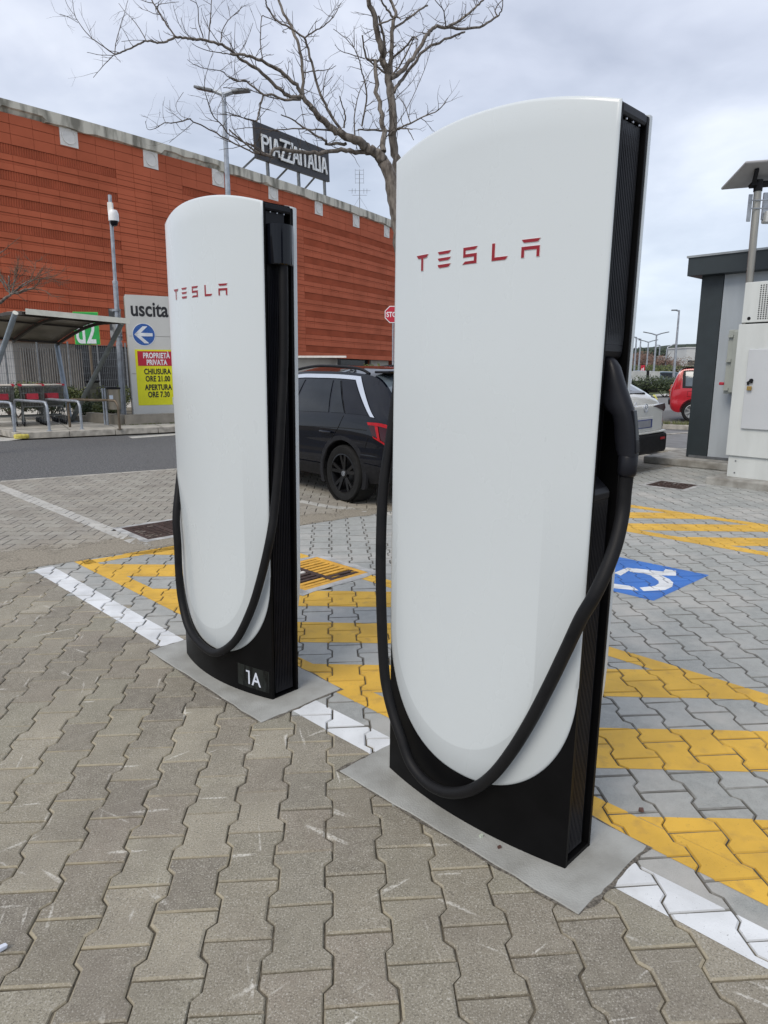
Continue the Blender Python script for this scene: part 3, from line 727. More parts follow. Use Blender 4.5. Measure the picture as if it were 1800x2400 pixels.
def charger(L, a, lean, zs, dock_right, label, mark):
    zx = Vector((lean[0], lean[1], 1)).normalized(); xx = Vector((math.cos(a), math.sin(a), 0)); xx = (xx - zx * xx.dot(zx)).normalized(); yy = zx.cross(xx)
    M = Matrix.Translation((L[0], L[1], 0.003)) @ Matrix((xx, yy, zx)).transposed().to_4x4() @ Matrix.Diagonal((1, 1, zs, 1))
    root = empty('electric_car_charger', label=label, cat='car charger', group='pair of tall electric car chargers', mat=M)
    D = 0.170
    # black body: plan outline with an open channel at each end
    out = []; N = 24; ins = 0.0075
    for i in range(N + 1): s = W * i / N; out.append((s, -bow(s) + ins))
    out += [(W, 0.020), (W - 0.062, 0.020), (W - 0.062, D - 0.020), (W, D - 0.020)]
    for i in range(N + 1): s = W - W * i / N; out.append((s, D + bow(s) - ins))
    out += [(0, D - 0.020), (0.062, D - 0.020), (0.062, 0.020), (0, 0.020)]
    mb = MB(); mb.prism(out, lambda x, y: (x, y, 0.0), lambda x, y: (x, y, ztop(x) - 0.006))
    mb.build('body', M_blk, root, smooth=True, auto=30, bevel=0.0015, seg=1)
    for side, nm in ((1, 'front_panel'), (-1, 'rear_panel')):
        mb = MB(); panel_mesh(mb, side, e=0.009 if side > 0 else 0.003, thick=0.010 if side > 0 else 0.021, D=0.185); p = mb.build(nm, M_white, root, smooth=True, auto=50)
        if side > 0:
            p['label'] = 'glossy white curved front panel with red lettering'
            for ch, x0 in zip('TESLA', (0.130, 0.2315, 0.336, 0.442, 0.5415)):
                mb = MB(); mo = MB()
                for poly in LET[ch]:
                    q = [(x0 + u * 0.0555, 1.8505 + v * 0.0475) for u, v in poly]
                    area = sum(q[i - 1][0] * q[i][1] - q[i][0] * q[i - 1][1] for i in range(len(q)))
                    if area < 0: q = q[::-1]
                    mb.prism(q, lambda s, z: (s, -bow(s) + 0.001, z), lambda s, z: (s, -bow(s) - 0.0016, z))
                    mo.prism(inset(q, -0.0008), lambda s, z: (s, -bow(s) + 0.001, z), lambda s, z: (s, -bow(s) - 0.0011, z))
                lt = mb.build('letter', M_red, p); mo.build('letter_outline', M_pink, p)
    mb = MB(); mb.box((W / 2, D / 2, 2.206), (W - 0.02, D - 0.03, 0.008)); mb.build('top_cover', M_blk, root)
    mir = (lambda s: s) if dock_right else (lambda s: W - s)
    sg = 1 if dock_right else -1
    def V3(s, y, z): return Vector((mir(s), y, z))
    # dock end ------------------------------------------------------
    mb = MB(); ribbed(mb, mir(W - 0.012), sg, 0.034, 0.138, 1.615, 2.172, fade=(0.06, 0.06)); mb.build('ribbed_cover', M_blk2, root)
    prof = [(W - 0.012, 1.615), (W - 0.012, 1.597), (W - 0.016, 1.583), (W - 0.026, 1.575), (W - 0.055, 1.572), (W - 0.055, 1.615)]
    mb = MB(); mb.prism(prof, lambda s, z: V3(s, 0.034, z), lambda s, z: V3(s, 0.138, z)); mb.build('cover_lip', M_blk2, root, bevel=0.002)
    mb = MB(); ribbed(mb, mir(W - 0.012), sg, 0.026, 0.124, 0.035, 1.18, fade=(0.03, 0.07)); mb.build('ribbed_cover', M_blk2, root)
    prof = [(W - 0.062, 1.248), (W - 0.018, 1.212), (W - 0.009, 1.200), (W - 0.009, 1.181), (W - 0.06, 1.181)]
    mb = MB(); mb.prism(prof, lambda s, z: V3(s, 0.020, z), lambda s, z: V3(s, 0.124, z)); led = mb.build('dock_ledge', M_blk2, root, bevel=0.003)
    mb = MB(); mb.prism([(W - 0.056, 1.2445), (W - 0.030, 1.2232), (W - 0.030, 1.2242), (W - 0.056, 1.2455)], lambda s, z: V3(s, 0.024, z), lambda s, z: V3(s, 0.064, z)); mb.build('sticker', M_gloss, led)
    if dock_right:
        t = text_obj('lettering', mark, 0.028, M_text, led, (0, 0, 0), (0, 0, 0), 0.0002, off=0.0008)
        ex = Vector((0, 1, 0)); ey = Vector((-0.77, 0, 0.63)).normalized(); ez = ex.cross(ey)
        Mt = Matrix((ex, ey, ez)).transposed().to_4x4(); Mt.translation = Vector((W - 0.0335, 0.028, 1.2270)) - ez * 0
        if ez.x < 0: pass
        t.matrix_local = Mt
    mb = MB(); mb.box((mir(W - 0.045), 0.045, 1.318), (0.034, 0.036, 0.12)); mb.build('reader_window', M_gloss, root, bevel=0.004)
    # end frame rails (small top rail with screws)
    for fn in (lambda s: s, lambda s: W - s):
        mb = MB(); mb.prism([(W - 0.05, 2.172), (W - 0.004, 2.178), (W - 0.001, 2.186), (W - 0.001, 2.203), (W - 0.05, 2.203)], lambda s, z: (fn(s), 0.020, z), lambda s, z: (fn(s), D - 0.020, z))
        mb.build('end_rail', M_blk2, root, bevel=0.0015)
        mb = MB(); mb.box((fn(W - 0.03), D / 2, 0.012), (0.058, D - 0.042, 0.02)); mb.build('foot_plate', M_blk, root)
        for yy in (0.05, 0.085, 0.12):
            mb = MB(); mb.lathe([(0.0, 0.0), (0.0025, 0.0), (0.0025, 0.003), (0, 0.003)], 8, 'x', (fn(W - 0.0075), yy, 2.1735)); mb.build('screw', M_text, root)
    # cable end -----------------------------------------------------
    mc = (lambda s: W - s) if dock_right else (lambda s: s); sc_ = -sg
    mb = MB(); mb.box((mc(W - 0.03), 0.080, 2.155), (0.032, 0.098, 0.092)); mb.build('cover_plate', M_blk2, root, bevel=0.003)
    rows = []
    for z, k in ((2.128, 0.92), (2.126, 1.0), (1.972, 1.0), (1.968, 0.95)):
        row = []
        for i in range(17):
            t = math.pi * i / 16; yy = 0.090 - 0.058 * math.cos(t) * k; s = W - 0.032 + 0.082 * (max(0, math.sin(t)) ** 0.5) * k
            row.append(Vector((mc(s), yy, z)))
        rows.append(row)
    mb = MB(); mb.grid(rows); mb.add(rows[0], [tuple(range(17))]); mb.add(rows[-1], [tuple(range(17))]); mb.build('cable_outlet_hood', M_gloss, root, smooth=True, auto=40)
    mb = MB(); ribbed(mb, mc(W - 0.012), sc_, 0.034, 0.138, 0.035, 1.97, fade=(0.03, 0.03)); mb.build('ribbed_cover', M_blk2, root)
    # connector in its dock -------------------------------------------
    rows = []
    prof = [(1.580, .757, .777, .012), (1.573, .752, .786, .018), (1.555, .748, .799, .023), (1.52, .747, .813, .026), (1.49, .747, .826, .027), (1.46, .748, .840, .027), (1.445, .765, .847, .027), (1.425, .792, .853, .026), (1.40, .800, .860, .025), (1.36, .805, .866, .025), (1.33, .812, .869, .0245), (1.315, .819, .871, .0245)]
    n = 20
    for z, a_, b_, hw in prof:
        cx = (a_ + b_) / 2; rx = (b_ - a_) / 2; row = []
        for i in range(n + 1):
            t = 2 * math.pi * i / n; c_, s_ = math.cos(t), math.sin(t); pw = 0.72
            row.append(V3(cx + rx * math.copysign(abs(c_) ** pw, c_), 0.078 + hw * math.copysign(abs(s_) ** pw, s_), z))
        rows.append(row)
    mb = MB(); mb.grid(rows); mb.add(rows[0][:-1], [tuple(range(n))]); con = mb.build('charging_connector', M_blk2, root, smooth=True, auto=60)
    rows = []
    for z, r_ in ((1.315, 0.0255), (1.313, 0.0268), (1.272, 0.0265), (1.262, 0.025), (1.258, 0.021)):
        rows.append([V3(0.8455 + r_ * 0.98 * math.cos(2 * math.pi * i / n), 0.078 + r_ * math.sin(2 * math.pi * i / n), z) for i in range(n + 1)])
    mb = MB(); mb.grid(rows); mb.add(rows[0][:-1], [tuple(range(n))]); mb.add(rows[-1][:-1], [tuple(range(n))]); mb.build('connector_collar', M_blk2, con, smooth=True, auto=50)
    mb = MB(); mb.prism([(.845, 1.44), (.8545, 1.44), (.8625, 1.40), (.8685, 1.36), (.8725, 1.325), (.86, 1.318)], lambda s, z: V3(s, 0.068, z), lambda s, z: V3(s, 0.088, z)); mb.build('grip_inlay', M_gloss, con, bevel=0.002)
    mb = MB(); mb.tube([V3(.8535, .078 + .006 * math.cos(t * math.pi / 6), 1.455 + .006 * math.sin(t * math.pi / 6)) for t in range(12)], 0.0009, 5, close=True); mb.build('button_ring', M_text, con)
    # cable -----------------------------------------------------------
    if dock_right:
        path = [(.845, .078, 1.268), (.843, .078, 1.21), (.846, .070, 1.15), (.853, .032, 1.075), (.851, -.012, 1.0), (.836, -.040, .93), (.808, -.050, .862), (.766, -.047, .751), (.719, -.052, .621), (.669, -.060, .492), (.613, -.067, .37), (.552, -.072, .264), (.485, -.077, .184), (.409, -.079, .13), (.337, -.079, .104), (.257, -.074, .103), (.18, -.067, .139), (.124, -.059, .215), (.072, -.05, .285), (.032, -.042, .362), (.010, -.038, .45), (-.014, -.03, .65), (-.031, -.02, .87), (-.042, 0, 1.11), (-.036, .03, 1.3), (-.026, .055, 1.5), (-.024, .08, 1.75), (-.018, .092, 2.0)]
    else:
        path = [(.806, .092, 2.0), (.808, .09, 1.9), (.810, .087, 1.75), (.810, .082, 1.56), (.812, .061, 1.32), (.812, .042, 1.12), (.815, .014, .93), (.818, -.020, .79), (.772, -.040, .61), (.712, -.055, .455), (.616, -.075, .292), (.490, -.093, .192), (.370, -.096, .178), (.205, -.084, .225), (.105, -.064, .345), (.074, -.056, .49), (.066, -.050, .64), (.046, -.040, .78), (.014, .0, .92), (-.032, .052, 1.07), (-.057, .074, 1.18), (W - .845, .078, 1.268)]
    mb = MB(); mb.tube(catmull(path, 7), 0.0195, 18); mb.build('charging_cable', M_cable, root, smooth=True, auto=60)
    # label on the foot of the left one
    if not dock_right:
        mb = MB(); P = []
        for s in np.linspace(.577, .768, 9): P.append([Vector((s, -bow(s) + ins - 0.0012, z)) for z in (0.045, 0.154)])
        mb.grid(P); st = mb.build('number_sticker', M_sticker, root)
        t = text_obj('lettering', mark[1:], 0.098, M_text, st, (0, 0, 0), (0, 0, 0), 0.0, sx=1.0, off=0.0010)
        for v in t.data.vertices: v.co.x += .047
        om = MB(); om.add([(p[0], p[1], 0) for p in ((.020, 0), (.0315, 0), (.0315, .0685), (.020, .0685))], [(0, 1, 2, 3)]); om.add([(.003, .0600, 0), (.020, .0600, 0), (.020, .0685, 0), (.003, .0685, 0)], [(0, 1, 2, 3)])
        t1 = link('lettering', om.mesh('numeral', M_text), st)
        for v in t1.data.vertices: s_ = .630 + v.co.x * .80; v.co = Vector((s_, -bow(s_) + ins - 0.0021, 0.063 + v.co.y))
        for v in t.data.vertices: s_ = .630 + v.co.x * .80; v.co = Vector((s_, -bow(s_) + ins - 0.0021, 0.063 + v.co.y))
    return root
BOW = 0.066
charger((-1.0971, 3.5477), -0.7704, (.0161, -.0111), 1.0075, False, 'left charger of the pair, marked 1A on its black foot, cable hanging from its hood', '1A')
BOW = 0.048
charger((0.0155, 2.4379), -0.7951, (.0100, -.0004), 1.0, True, 'larger nearer charger on the right, its plug docked in the right-hand end', '1B')

# litter on the pads
M_brown = mat('brown_scrap', (0.10, 0.05, 0.04), 0.7, var=0.4, scale=40)
M_lime = mat('pale_scrap', (0.45, 0.50, 0.42), 0.7, var=0.3, scale=60)
def scrap(name, label, cat, px, py, size, m, seed):
    rn = random.Random(seed); p = G(px, py); mb = MB()
    mb.box((0, 0, size * .3), (size, size * .7, size * .6), Matrix.Rotation(rn.random() * 3, 3, 'Z'))
    o = mb.build(name, m, None, bevel=size * .12); o.location = p + Vector((0, 0, 0.0035))
    for v in o.data.vertices: v.co += Vector((rn.uniform(-1, 1), rn.uniform(-1, 1), rn.uniform(-.4, 1))) * size * .13
    tag(o, label, cat); return o
scrap('scrap_chip', 'small brown chip on the concrete pad before the right charger', 'debris', 1170, 1990, 0.014, M_brown, 1)
scrap('scrap_chip', 'small brown chip lying on the yellow paint right of the chargers', 'debris', 1502, 1903, 0.017, M_brown, 2)
scrap('crumpled_paper', 'tiny pale green crumb on the pad at the foot of the right charger', 'debris', 1127, 1964, 0.015, M_lime, 3)
scrap('paper_scrap', 'small white paper scrap at the left edge on the old pavers', 'debris', 8, 2228, 0.02, M_text, 4)

# ================================================================== CLAD BUILDING
M_ter = mat('terracotta', (0.455, 0.106, 0.046), 0.85, var=0.10, scale=0.6, world=True)
M_terd = mat('terracotta_ribbed', (0.36, 0.080, 0.034), 0.9, var=0.12, scale=0.8, world=True)
M_terg = mat('terracotta_joint', (0.15, 0.038, 0.02), 0.95)
M_corn = mat('weathered_parapet', (0.60, 0.575, 0.49), 0.9, col2=(0.21, 0.20, 0.165), scale=2.2, stretch=(1, 1, 0.22), world=True, bump=0.3, bscale=5, thr=(0.36, 0.56), det=9)
M_cream = mat('cream_render', (0.50, 0.47, 0.41), 0.9, var=0.08, scale=0.8, world=True)
M_shut = mat('grey_shutter', (0.34, 0.31, 0.27), 0.7, var=0.06, scale=0.5, world=True)
M_wwall = mat('pale_wall', (0.62, 0.60, 0.56), 0.8, var=0.06)
M_darkg = mat('dark_glazing', (0.02, 0.02, 0.022), 0.15)
M_vent = mat('vent_white', (0.74, 0.72, 0.68), 0.6, var=0.05)
M_galv = mat('galvanised', (0.34, 0.37, 0.41), 0.5, metal=0.55, var=0.18, scale=8)
M_galvd = mat('galvanised_dark', (0.16, 0.17, 0.18), 0.55, metal=0.5, var=0.2, scale=8)
ZT = 13.0
tops = [(-60, 216), (0, 232.5), (145, 272), (205, 289), (271, 308), (350, 330), (458, 361), (531, 386), (639, 418), (712, 443), (797, 474), (843, 490), (924, 520)]
bots = [(-60, 797), (0, 800), (135, 807), (285, 815), (701, 836), (816, 841), (888, 844), (924, 845.5)]
def itp(tb, x): return float(np.interp(x, [p[0] for p in tb], [p[1] for p in tb]))
xs = np.linspace(-60, 924, 60); pts = []
for x in xs:
    d = ray(x, itp(tops, x)); k1 = d[2] / d[1]; Y = (ZT - CAMH) / k1; d2 = ray(x, itp(bots, x)); pts.append((Y * d[0] / d[1], Y, CAMH + d2[2] / d2[1] * Y, x))
# smooth plan curve: fit a quadratic through the surveyed points
PX = np.array([p[0] for p in pts]); PY = np.array([p[1] for p in pts]); PZ = np.array([p[2] for p in pts])
cf = np.polyfit(PX, PY, 3); zf = np.polyfit(PX, PZ, 2); xf = np.polyfit(PX, np.array([p[3] for p in pts]), 5)
def wallp(X): return Vector((X, float(np.polyval(cf, X)), 0))
def zb_at(X): return float(np.polyval(zf, X))
# walk along the wall in 1 m panels
cols = []; X = PX[0] - 0.5
while X < PX[-1] + 3:
    p = wallp(X); nx = X; 
    while (wallp(nx) - p).length < 0.98: nx += 0.01
    cols.append((p, wallp(nx), X, nx)); X = nx
BLD = empty('clad_building', (cols[0][0].x, cols[0][0].y, 0), 0, 'long building clad in orange terracotta panels with darker ribbed bands', 'building')
Binv = Matrix.Translation(-BLD.location)
def bl(v): return Vector(v) - BLD.location
TOPZ = ZT - 0.50
# row plan from top: three plain rows, then eight cycles of ribbed / plain / thin / plain, last plain row at the bottom
rows = [('p', .50), ('p', .50), ('p', .54)]
for i in range(8): rows += [('r', .50), ('p', .33), ('t', .14), ('p', .37)] if i < 7 else [('r', .50), ('p', .40)]
tot = sum(h for _, h in rows)
core = MB(); L0 = [c[0] for c in cols] + [cols[-1][1]]
nrm = []
for i in range(len(L0)):
    d = (L0[min(i + 1, len(L0) - 1)] - L0[max(i - 1, 0)]).normalized(); nrm.append(Vector((d.y, -d.x, 0)) if Vector((d.y, -d.x, 0)).y < 0 else Vector((-d.y, d.x, 0)))
for i in range(len(L0) - 1):
    a, b = L0[i], L0[i + 1]; na, nb = nrm[i], nrm[i + 1]; za, zb_ = zb_at(a.x), zb_at(b.x)
    f = [bl((a.x, a.y, za)), bl((b.x, b.y, zb_)), bl((b.x, b.y, TOPZ + .2)), bl((a.x, a.y, TOPZ + .2))]; core.add(f, [(0, 1, 2, 3)])
    ai = a - na * 1.6; bi = b - nb * 1.6
    core.add([f[0], f[1], bl((bi.x, bi.y, zb_)), bl((ai.x, ai.y, za))], [(0, 1, 2, 3)])
core.build('backing_wall', M_terg, BLD)
rf_ = MB(); rf_.grid([[bl((p.x, p.y, ZT - .5)), bl((p.x - n_.x * 24, p.y - n_.y * 24, ZT - .5))] for p, n_ in zip(L0, nrm)]); rf_.build('roof', M_corn, BLD)
for p, n_ in ((L0[0], nrm[0]), (L0[-1], nrm[-1])):
    ew = MB(); ew.add([bl((p.x, p.y, -.8)), bl((p.x - n_.x * 24, p.y - n_.y * 24, -.8)), bl((p.x - n_.x * 24, p.y - n_.y * 24, ZT - .5)), bl((p.x, p.y, ZT - .5))], [(0, 1, 2, 3)]); ew.build('end_wall', M_ter, BLD)
shared = {}
def panel_shared(kind, w, h):
    key = (kind, round(w, 2), round(h, 3))
    if key in shared: return shared[key]
    mb = MB()
    if kind == 'r':
        n = 9; P = []
        for i in range(n * 4 + 1):
            x = -w / 2 + w * i / (n * 4); y = -0.035 if (i % 4) in (1, 2) else -0.004; P.append([Vector((x, y, -h / 2 + .01)), Vector((x, y, h / 2 - .01))])
        mb.grid(P); me = mb.mesh('ribbed_panel', M_terd)
    else:
        mb.box((0, -0.02, 0), (w - 0.013, 0.04, h - 0.018)); me = mb.mesh('panel', M_ter)
    shared[key] = me; return me
npan = {'p': 0, 'r': 0}; st = {'p': MB(), 'r': MB()}
rb = random.Random(4); plac = []
for ci, (a, b, x0, x1) in enumerate(cols):
    mid = (a + b) / 2; d = (b - a).normalized(); ang = math.atan2(d.y, d.x)
    z0m = zb_at(mid.x); sc_ = (TOPZ - z0m) / tot; px = float(np.polyval(xf, mid.x)); slope = (zb_at(b.x) - zb_at(a.x)) / (b - a).length
    z = TOPZ; rib_i = -1
    for kind, h in rows:
        hh = h * sc_; zc_ = z - hh / 2; z -= hh
        if kind == 'r': rib_i += 1
        kk = kind
        plain_zone = 268 < px < 698 and not (rib_i == 0 and px > 408)
        tilt = slope * (1 - (zc_ - z0m) / (TOPZ - z0m))
        parts_ = [('r', hh, zc_)] if (kind == 'r' and not plain_zone) else ([('p', hh / 2, zc_ + hh / 4), ('p', hh / 2, zc_ - hh / 4)] if kind == 'r' else [('p', hh, zc_)])
        for k_, h_, z_ in parts_:
            w_ = (b - a).length; key = (k_, round(w_, 1), round(h_, 2))
            me = panel_shared(k_, round(w_, 2), round(h_, 2))
            off = (rb.uniform(0, .018) if kind != 't' else -0.02) if k_ == 'p' else 0
            Mx = Matrix.Translation((mid.x, mid.y, z_)) @ Matrix.Rotation(ang, 4, 'Z') @ Matrix.Rotation(-math.atan(tilt), 4, 'Y') @ Matrix.Translation((0, -off, 0)) @ Matrix.Diagonal((w_ / round(w_, 2), 1, h_ / round(h_, 2), 1))
            plac.append((mid.length, k_, me, Mx))
plac.sort(key=lambda t: t[0])
for dist, k_, me, Mx in plac:
    npan[k_] += 1
    if npan[k_] <= 300 if k_ == 'p' else npan[k_] <= 160:
        o = link('panel' if k_ == 'p' else 'ribbed_panel', me, BLD); o.matrix_local = Binv @ Mx
    else: st[k_].add([Binv @ Mx @ v.co for v in me.vertices], [tuple(p.vertices) for p in me.polygons])
tag(link('panel_field', st['p'].mesh('panel_field', M_ter), BLD), kind='stuff'); tag(link('ribbed_panel_field', st['r'].mesh('ribbed_panel_field', M_terd), BLD), kind='stuff')
# parapet in cast lengths with a ragged underside
rb = random.Random(9); i = 0
prev_bot = 0.62
while i < len(L0) - 1:
    j = min(i + 3, len(L0) - 1); mb = MB(); P = []
    n = 14
    for k in range(n + 1):
        t = i + (j - i) * k / n; q = int(min(t, len(L0) - 2)); f = t - q; c = L0[q].lerp(L0[q + 1], f); nn_ = nrm[q].lerp(nrm[q + 1], f)
        br = 0.50 + 0.05 * mnoise.noise(Vector((c.x * 1.7, 0, 0))) * 2 - (0.16 if mnoise.noise(Vector((c.x * .33, 7, 0))) > 0.18 else 0)
        o1 = c + nn_ * 0.22; ob = c + nn_ * (0.22 if br > .44 else .12); o2 = c - nn_ * 0.5
        P.append([bl((c.x, c.y, ZT - 0.54)), bl((ob.x, ob.y, ZT - br)), bl((o1.x, o1.y, ZT - br + .05)), bl((o1.x, o1.y, ZT)), bl((o2.x, o2.y, ZT + 0.02))])
    mb.grid(P); mb.build('parapet', M_corn, BLD); i = j
# round vents, three with a floodlight above
def wall_at_px(px):
    X = PX[0]; 
    Xs = np.linspace(PX[0], PX[-1], 800); v = [abs((900 + FPX * x_ / (math.cos(PITCH) * np.polyval(cf, x_) + 0 - (12 - CAMH) * math.sin(PITCH))) - px) for x_ in Xs]
    return float(Xs[int(np.argmin(v))])
vme = None
for n, (px, py) in enumerate(((161, 321), (352, 374), (510, 418), (639, 452), (745, 488), (833, 518), (905, 543))):
    X = wall_at_px(px); p = wallp(X); dd = ray(px, py); zc_ = CAMH + dd[2] / dd[1] * p.y; d = (wallp(X + .05) - wallp(X - .05)).normalized(); ang = math.atan2(d.y, d.x)
    fr = empty('vent', mat=None); fr.parent = BLD; fr.matrix_local = Binv @ Matrix.Translation((p.x, p.y, zc_)) @ Matrix.Rotation(ang, 4, 'Z')
    if vme is None:
        mb = MB(); mb.box((0, -.05, 0), (.86, .05, .86)); vme = mb.mesh('vent_plate', M_vent)
        mb = MB(); mb.lathe([(0.34, 0.0), (0.34, -0.03), (0.30, -0.03), (0.30, 0.0), (0, 0.005)], 24, 'y', (0, -.077, 0)); vring = mb.mesh('vent_ring', M_vent)
    link('plate', vme, fr); link('ring', vring, fr)
    if n in (0, 3, 6):
        fl = MB(); fl.box((0.1, -.32, .50), (.95, .10, .12)); fl.bar((-.25, -.06, .62), (-.25, -.32, .52), .05); fl.bar((.4, -.06, .62), (.4, -.32, .52), .05); o = fl.build('floodlight', M_vent, BLD); o.matrix_local = fr.matrix_local
# ground storey set back under the cladding
def facade_seg(name, xa, xb, depth, z0, z1, m, n=6):
    Xa, Xb = wall_at_low(xa), wall_at_low(xb); P = []
    for k in range(n + 1):
        X = Xa + (Xb - Xa) * k / n; p = wallp(X); dv_ = (wallp(X + .05) - wallp(X - .05)).normalized(); nn_ = Vector((-dv_.y, dv_.x, 0)); q = p + nn_ * depth
        zt_ = zb_at(X) + .05 if z1 is None else z1; P.append([bl((q.x, q.y, z0)), bl((q.x, q.y, zt_))])
    mb = MB(); mb.grid(P); o = mb.build(name, m, BLD)
    sol = o.modifiers.new('solid', 'SOLIDIFY'); sol.thickness = 0.15; return o
def wall_at_low(px):
    Xs = np.linspace(PX[0] - 2, PX[-1] + 2, 900); v = [abs((900 + FPX * x_ / (math.cos(PITCH) * np.polyval(cf, x_))) - px) for x_ in Xs]; return float(Xs[int(np.argmin(v))])
facade_seg('wall', -40, 41, 0.5, -.8, None, M_wwall)
facade_seg('shutter', 41, 190, 0.6, -.8, None, M_shut, 10)
facade_seg('window', 190, 330, 0.8, -.8, None, M_darkg)
facade_seg('wall', 330, 812, 0.7, -.8, None, M_cream, 10)
facade_seg('window', 812, 885, 0.9, -.8, None, M_darkg)
facade_seg('wall', 885, 925, 0.6, -.8, None, M_cream, 3)
X = wall_at_low(795); p = wallp(X); mb = MB(); mb.box(bl((p.x, p.y + .3, 1.0)), (.25, .25, 2.6)); mb.build('column', M_darkg, BLD)
# fine shutter grooves
mb = MB(); Xa, Xb = wall_at_low(41), wall_at_low(190)
for k in range(26):
    X = Xa + (Xb - Xa) * k / 26; p = wallp(X); mb.box(bl((p.x, p.y + .35, 1.0)), (.04, .1, 2.9), Matrix.Rotation(.8, 3, 'Z'))
mb.build('shutter_ribs', mat('shutter_rib', (0.27, 0.245, 0.21), .7), BLD)
mb = MB(); p = AT(706, 838, 44)  # small white canopy at the foot
mb.box(bl((p.x + 1.0, p.y + .2, p.z + .05)), (3.6, .8, .12)); mb.build('canopy', M_vent, BLD)

# roof sign -------------------------------------------------------------
M_sgn = mat('sign_black', (0.018, 0.018, 0.022), 0.5)
M_let = mat('sign_letter', (0.85, 0.87, 0.87), 0.5)
TL, TR = AT(597, 283, 45.5), AT(770, 353, 53.0)
dS = (Vector((TR.x, TR.y, 0)) - Vector((TL.x, TL.y, 0))); wS = dS.length; aS = math.atan2(dS.y, dS.x)
BLp, BRp = AT(601, 368, 45.5), AT(770, 427, 53.0)
hS = (TL.z - BLp.z + TR.z - BRp.z) / 2; tiltS = math.atan2(TR.z - TL.z, wS)
MS = Matrix.Translation(TL) @ Matrix.Rotation(aS, 4, 'Z') @ Matrix.Rotation(-tiltS, 4, 'Y')
SG = empty('roof_sign', label='black roof sign on steel legs with pale raised shop lettering', cat='sign', mat=MS)
mb = MB(); mb.box((wS / 2, 0.1, -hS / 2), (wS, .2, hS)); mb.build('board', M_sgn, SG)
text = 'PIAZZAITALIA'; wid = [.95, .42, 1, .86, .86, 1, .42, .8, 1, .7, .42, 1.0]; x = 0.05; totw = sum(wid) * 1.0; k = (wS * .90) / totw; x = wS * .055
cap = hS * .50
def glyph(ch, w, h, t):
    G_ = {'P': [[(0, 0), (t, 0), (t, h), (0, h)], [(t, h), (w * .7, h), (w * .7, h - t), (t, h - t)], [(w * .7, h), (w * .95, h - t * 1.2), (w * .95 - t, h - t * 1.6), (w * .7, h - t)], [(w * .95 - t, h - t * 1.5), (w * .95, h - t * 1.2), (w * .95, h * .5 + t), (w * .95 - t, h * .5 + t)], [(w * .95 - t, h * .5 + t), (w * .95, h * .5 + t), (w * .7, h * .5 - t * .2), (w * .6, h * .5 + t * .5)], [(t, h * .5 + t * .7), (w * .7, h * .5 + t * .7), (w * .7, h * .5 - t * .2), (t, h * .5 - t * .2)]],
          'I': [[(w * .2, 0), (w * .2 + t, 0), (w * .2 + t, h), (w * .2, h)]],
          'A': [[(0, 0), (t, 0), (w * .55, h), (w * .55 - t, h)], [(w * .45, h), (w * .45 + t, h), (w, 0), (w - t, 0)], [(w * .22, h * .28), (w * .8, h * .28), (w * .8, h * .28 + t), (w * .22, h * .28 + t)]],
          'Z': [[(0, h), (w, h), (w, h - t), (0, h - t)], [(w - t, h - t), (w, h - t), (t, t), (0, t)], [(0, 0), (w, 0), (w, t), (0, t)]],
          'T': [[(0, h), (w, h), (w, h - t), (0, h - t)], [(w / 2 - t / 2, 0), (w / 2 + t / 2, 0), (w / 2 + t / 2, h - t), (w / 2 - t / 2, h - t)]],
          'L': [[(w * .2, 0), (w * .2 + t, 0), (w * .2 + t, h), (w * .2, h)], [(w * .2 + t, 0), (w, 0), (w, t), (w * .2 + t, t)]]}
    return G_[ch]
for n, (ch, w_) in enumerate(zip(text, wid)):
    mb = MB(); ww = w_ * k; hh = cap * (1.22 if n in (3, 4) else 1.0); zb0 = -hS * .80 - (cap * .11 if n in (3, 4) else 0)
    lift = 0.03 if n not in (3, 4) else 0.10
    for q in glyph(ch, ww * .98, hh, cap * .145):
        mb.prism(q, lambda a_, b_: (x + a_, -lift, zb0 + b_), lambda a_, b_: (x + a_, -lift - .08, zb0 + b_))
    mb.build('letter', M_let, SG); x += ww
zr = ZT - TL.z
for t in (0.17, 0.58, 0.97):
    xx = wS * t; top = -hS + .3
    zb1 = (ZT - (TL.z + math.tan(tiltS) * xx)) - .1
    mb = MB(); mb.bar((xx, .3, top), (xx, .3, zb1), .16); mb.build('leg', M_galvd, SG)
    mb = MB(); mb.bar((xx - 0.02, .35, -hS * .55), (xx - 2.1, 1.9, zb1), .12); mb.build('brace', M_galvd, SG)

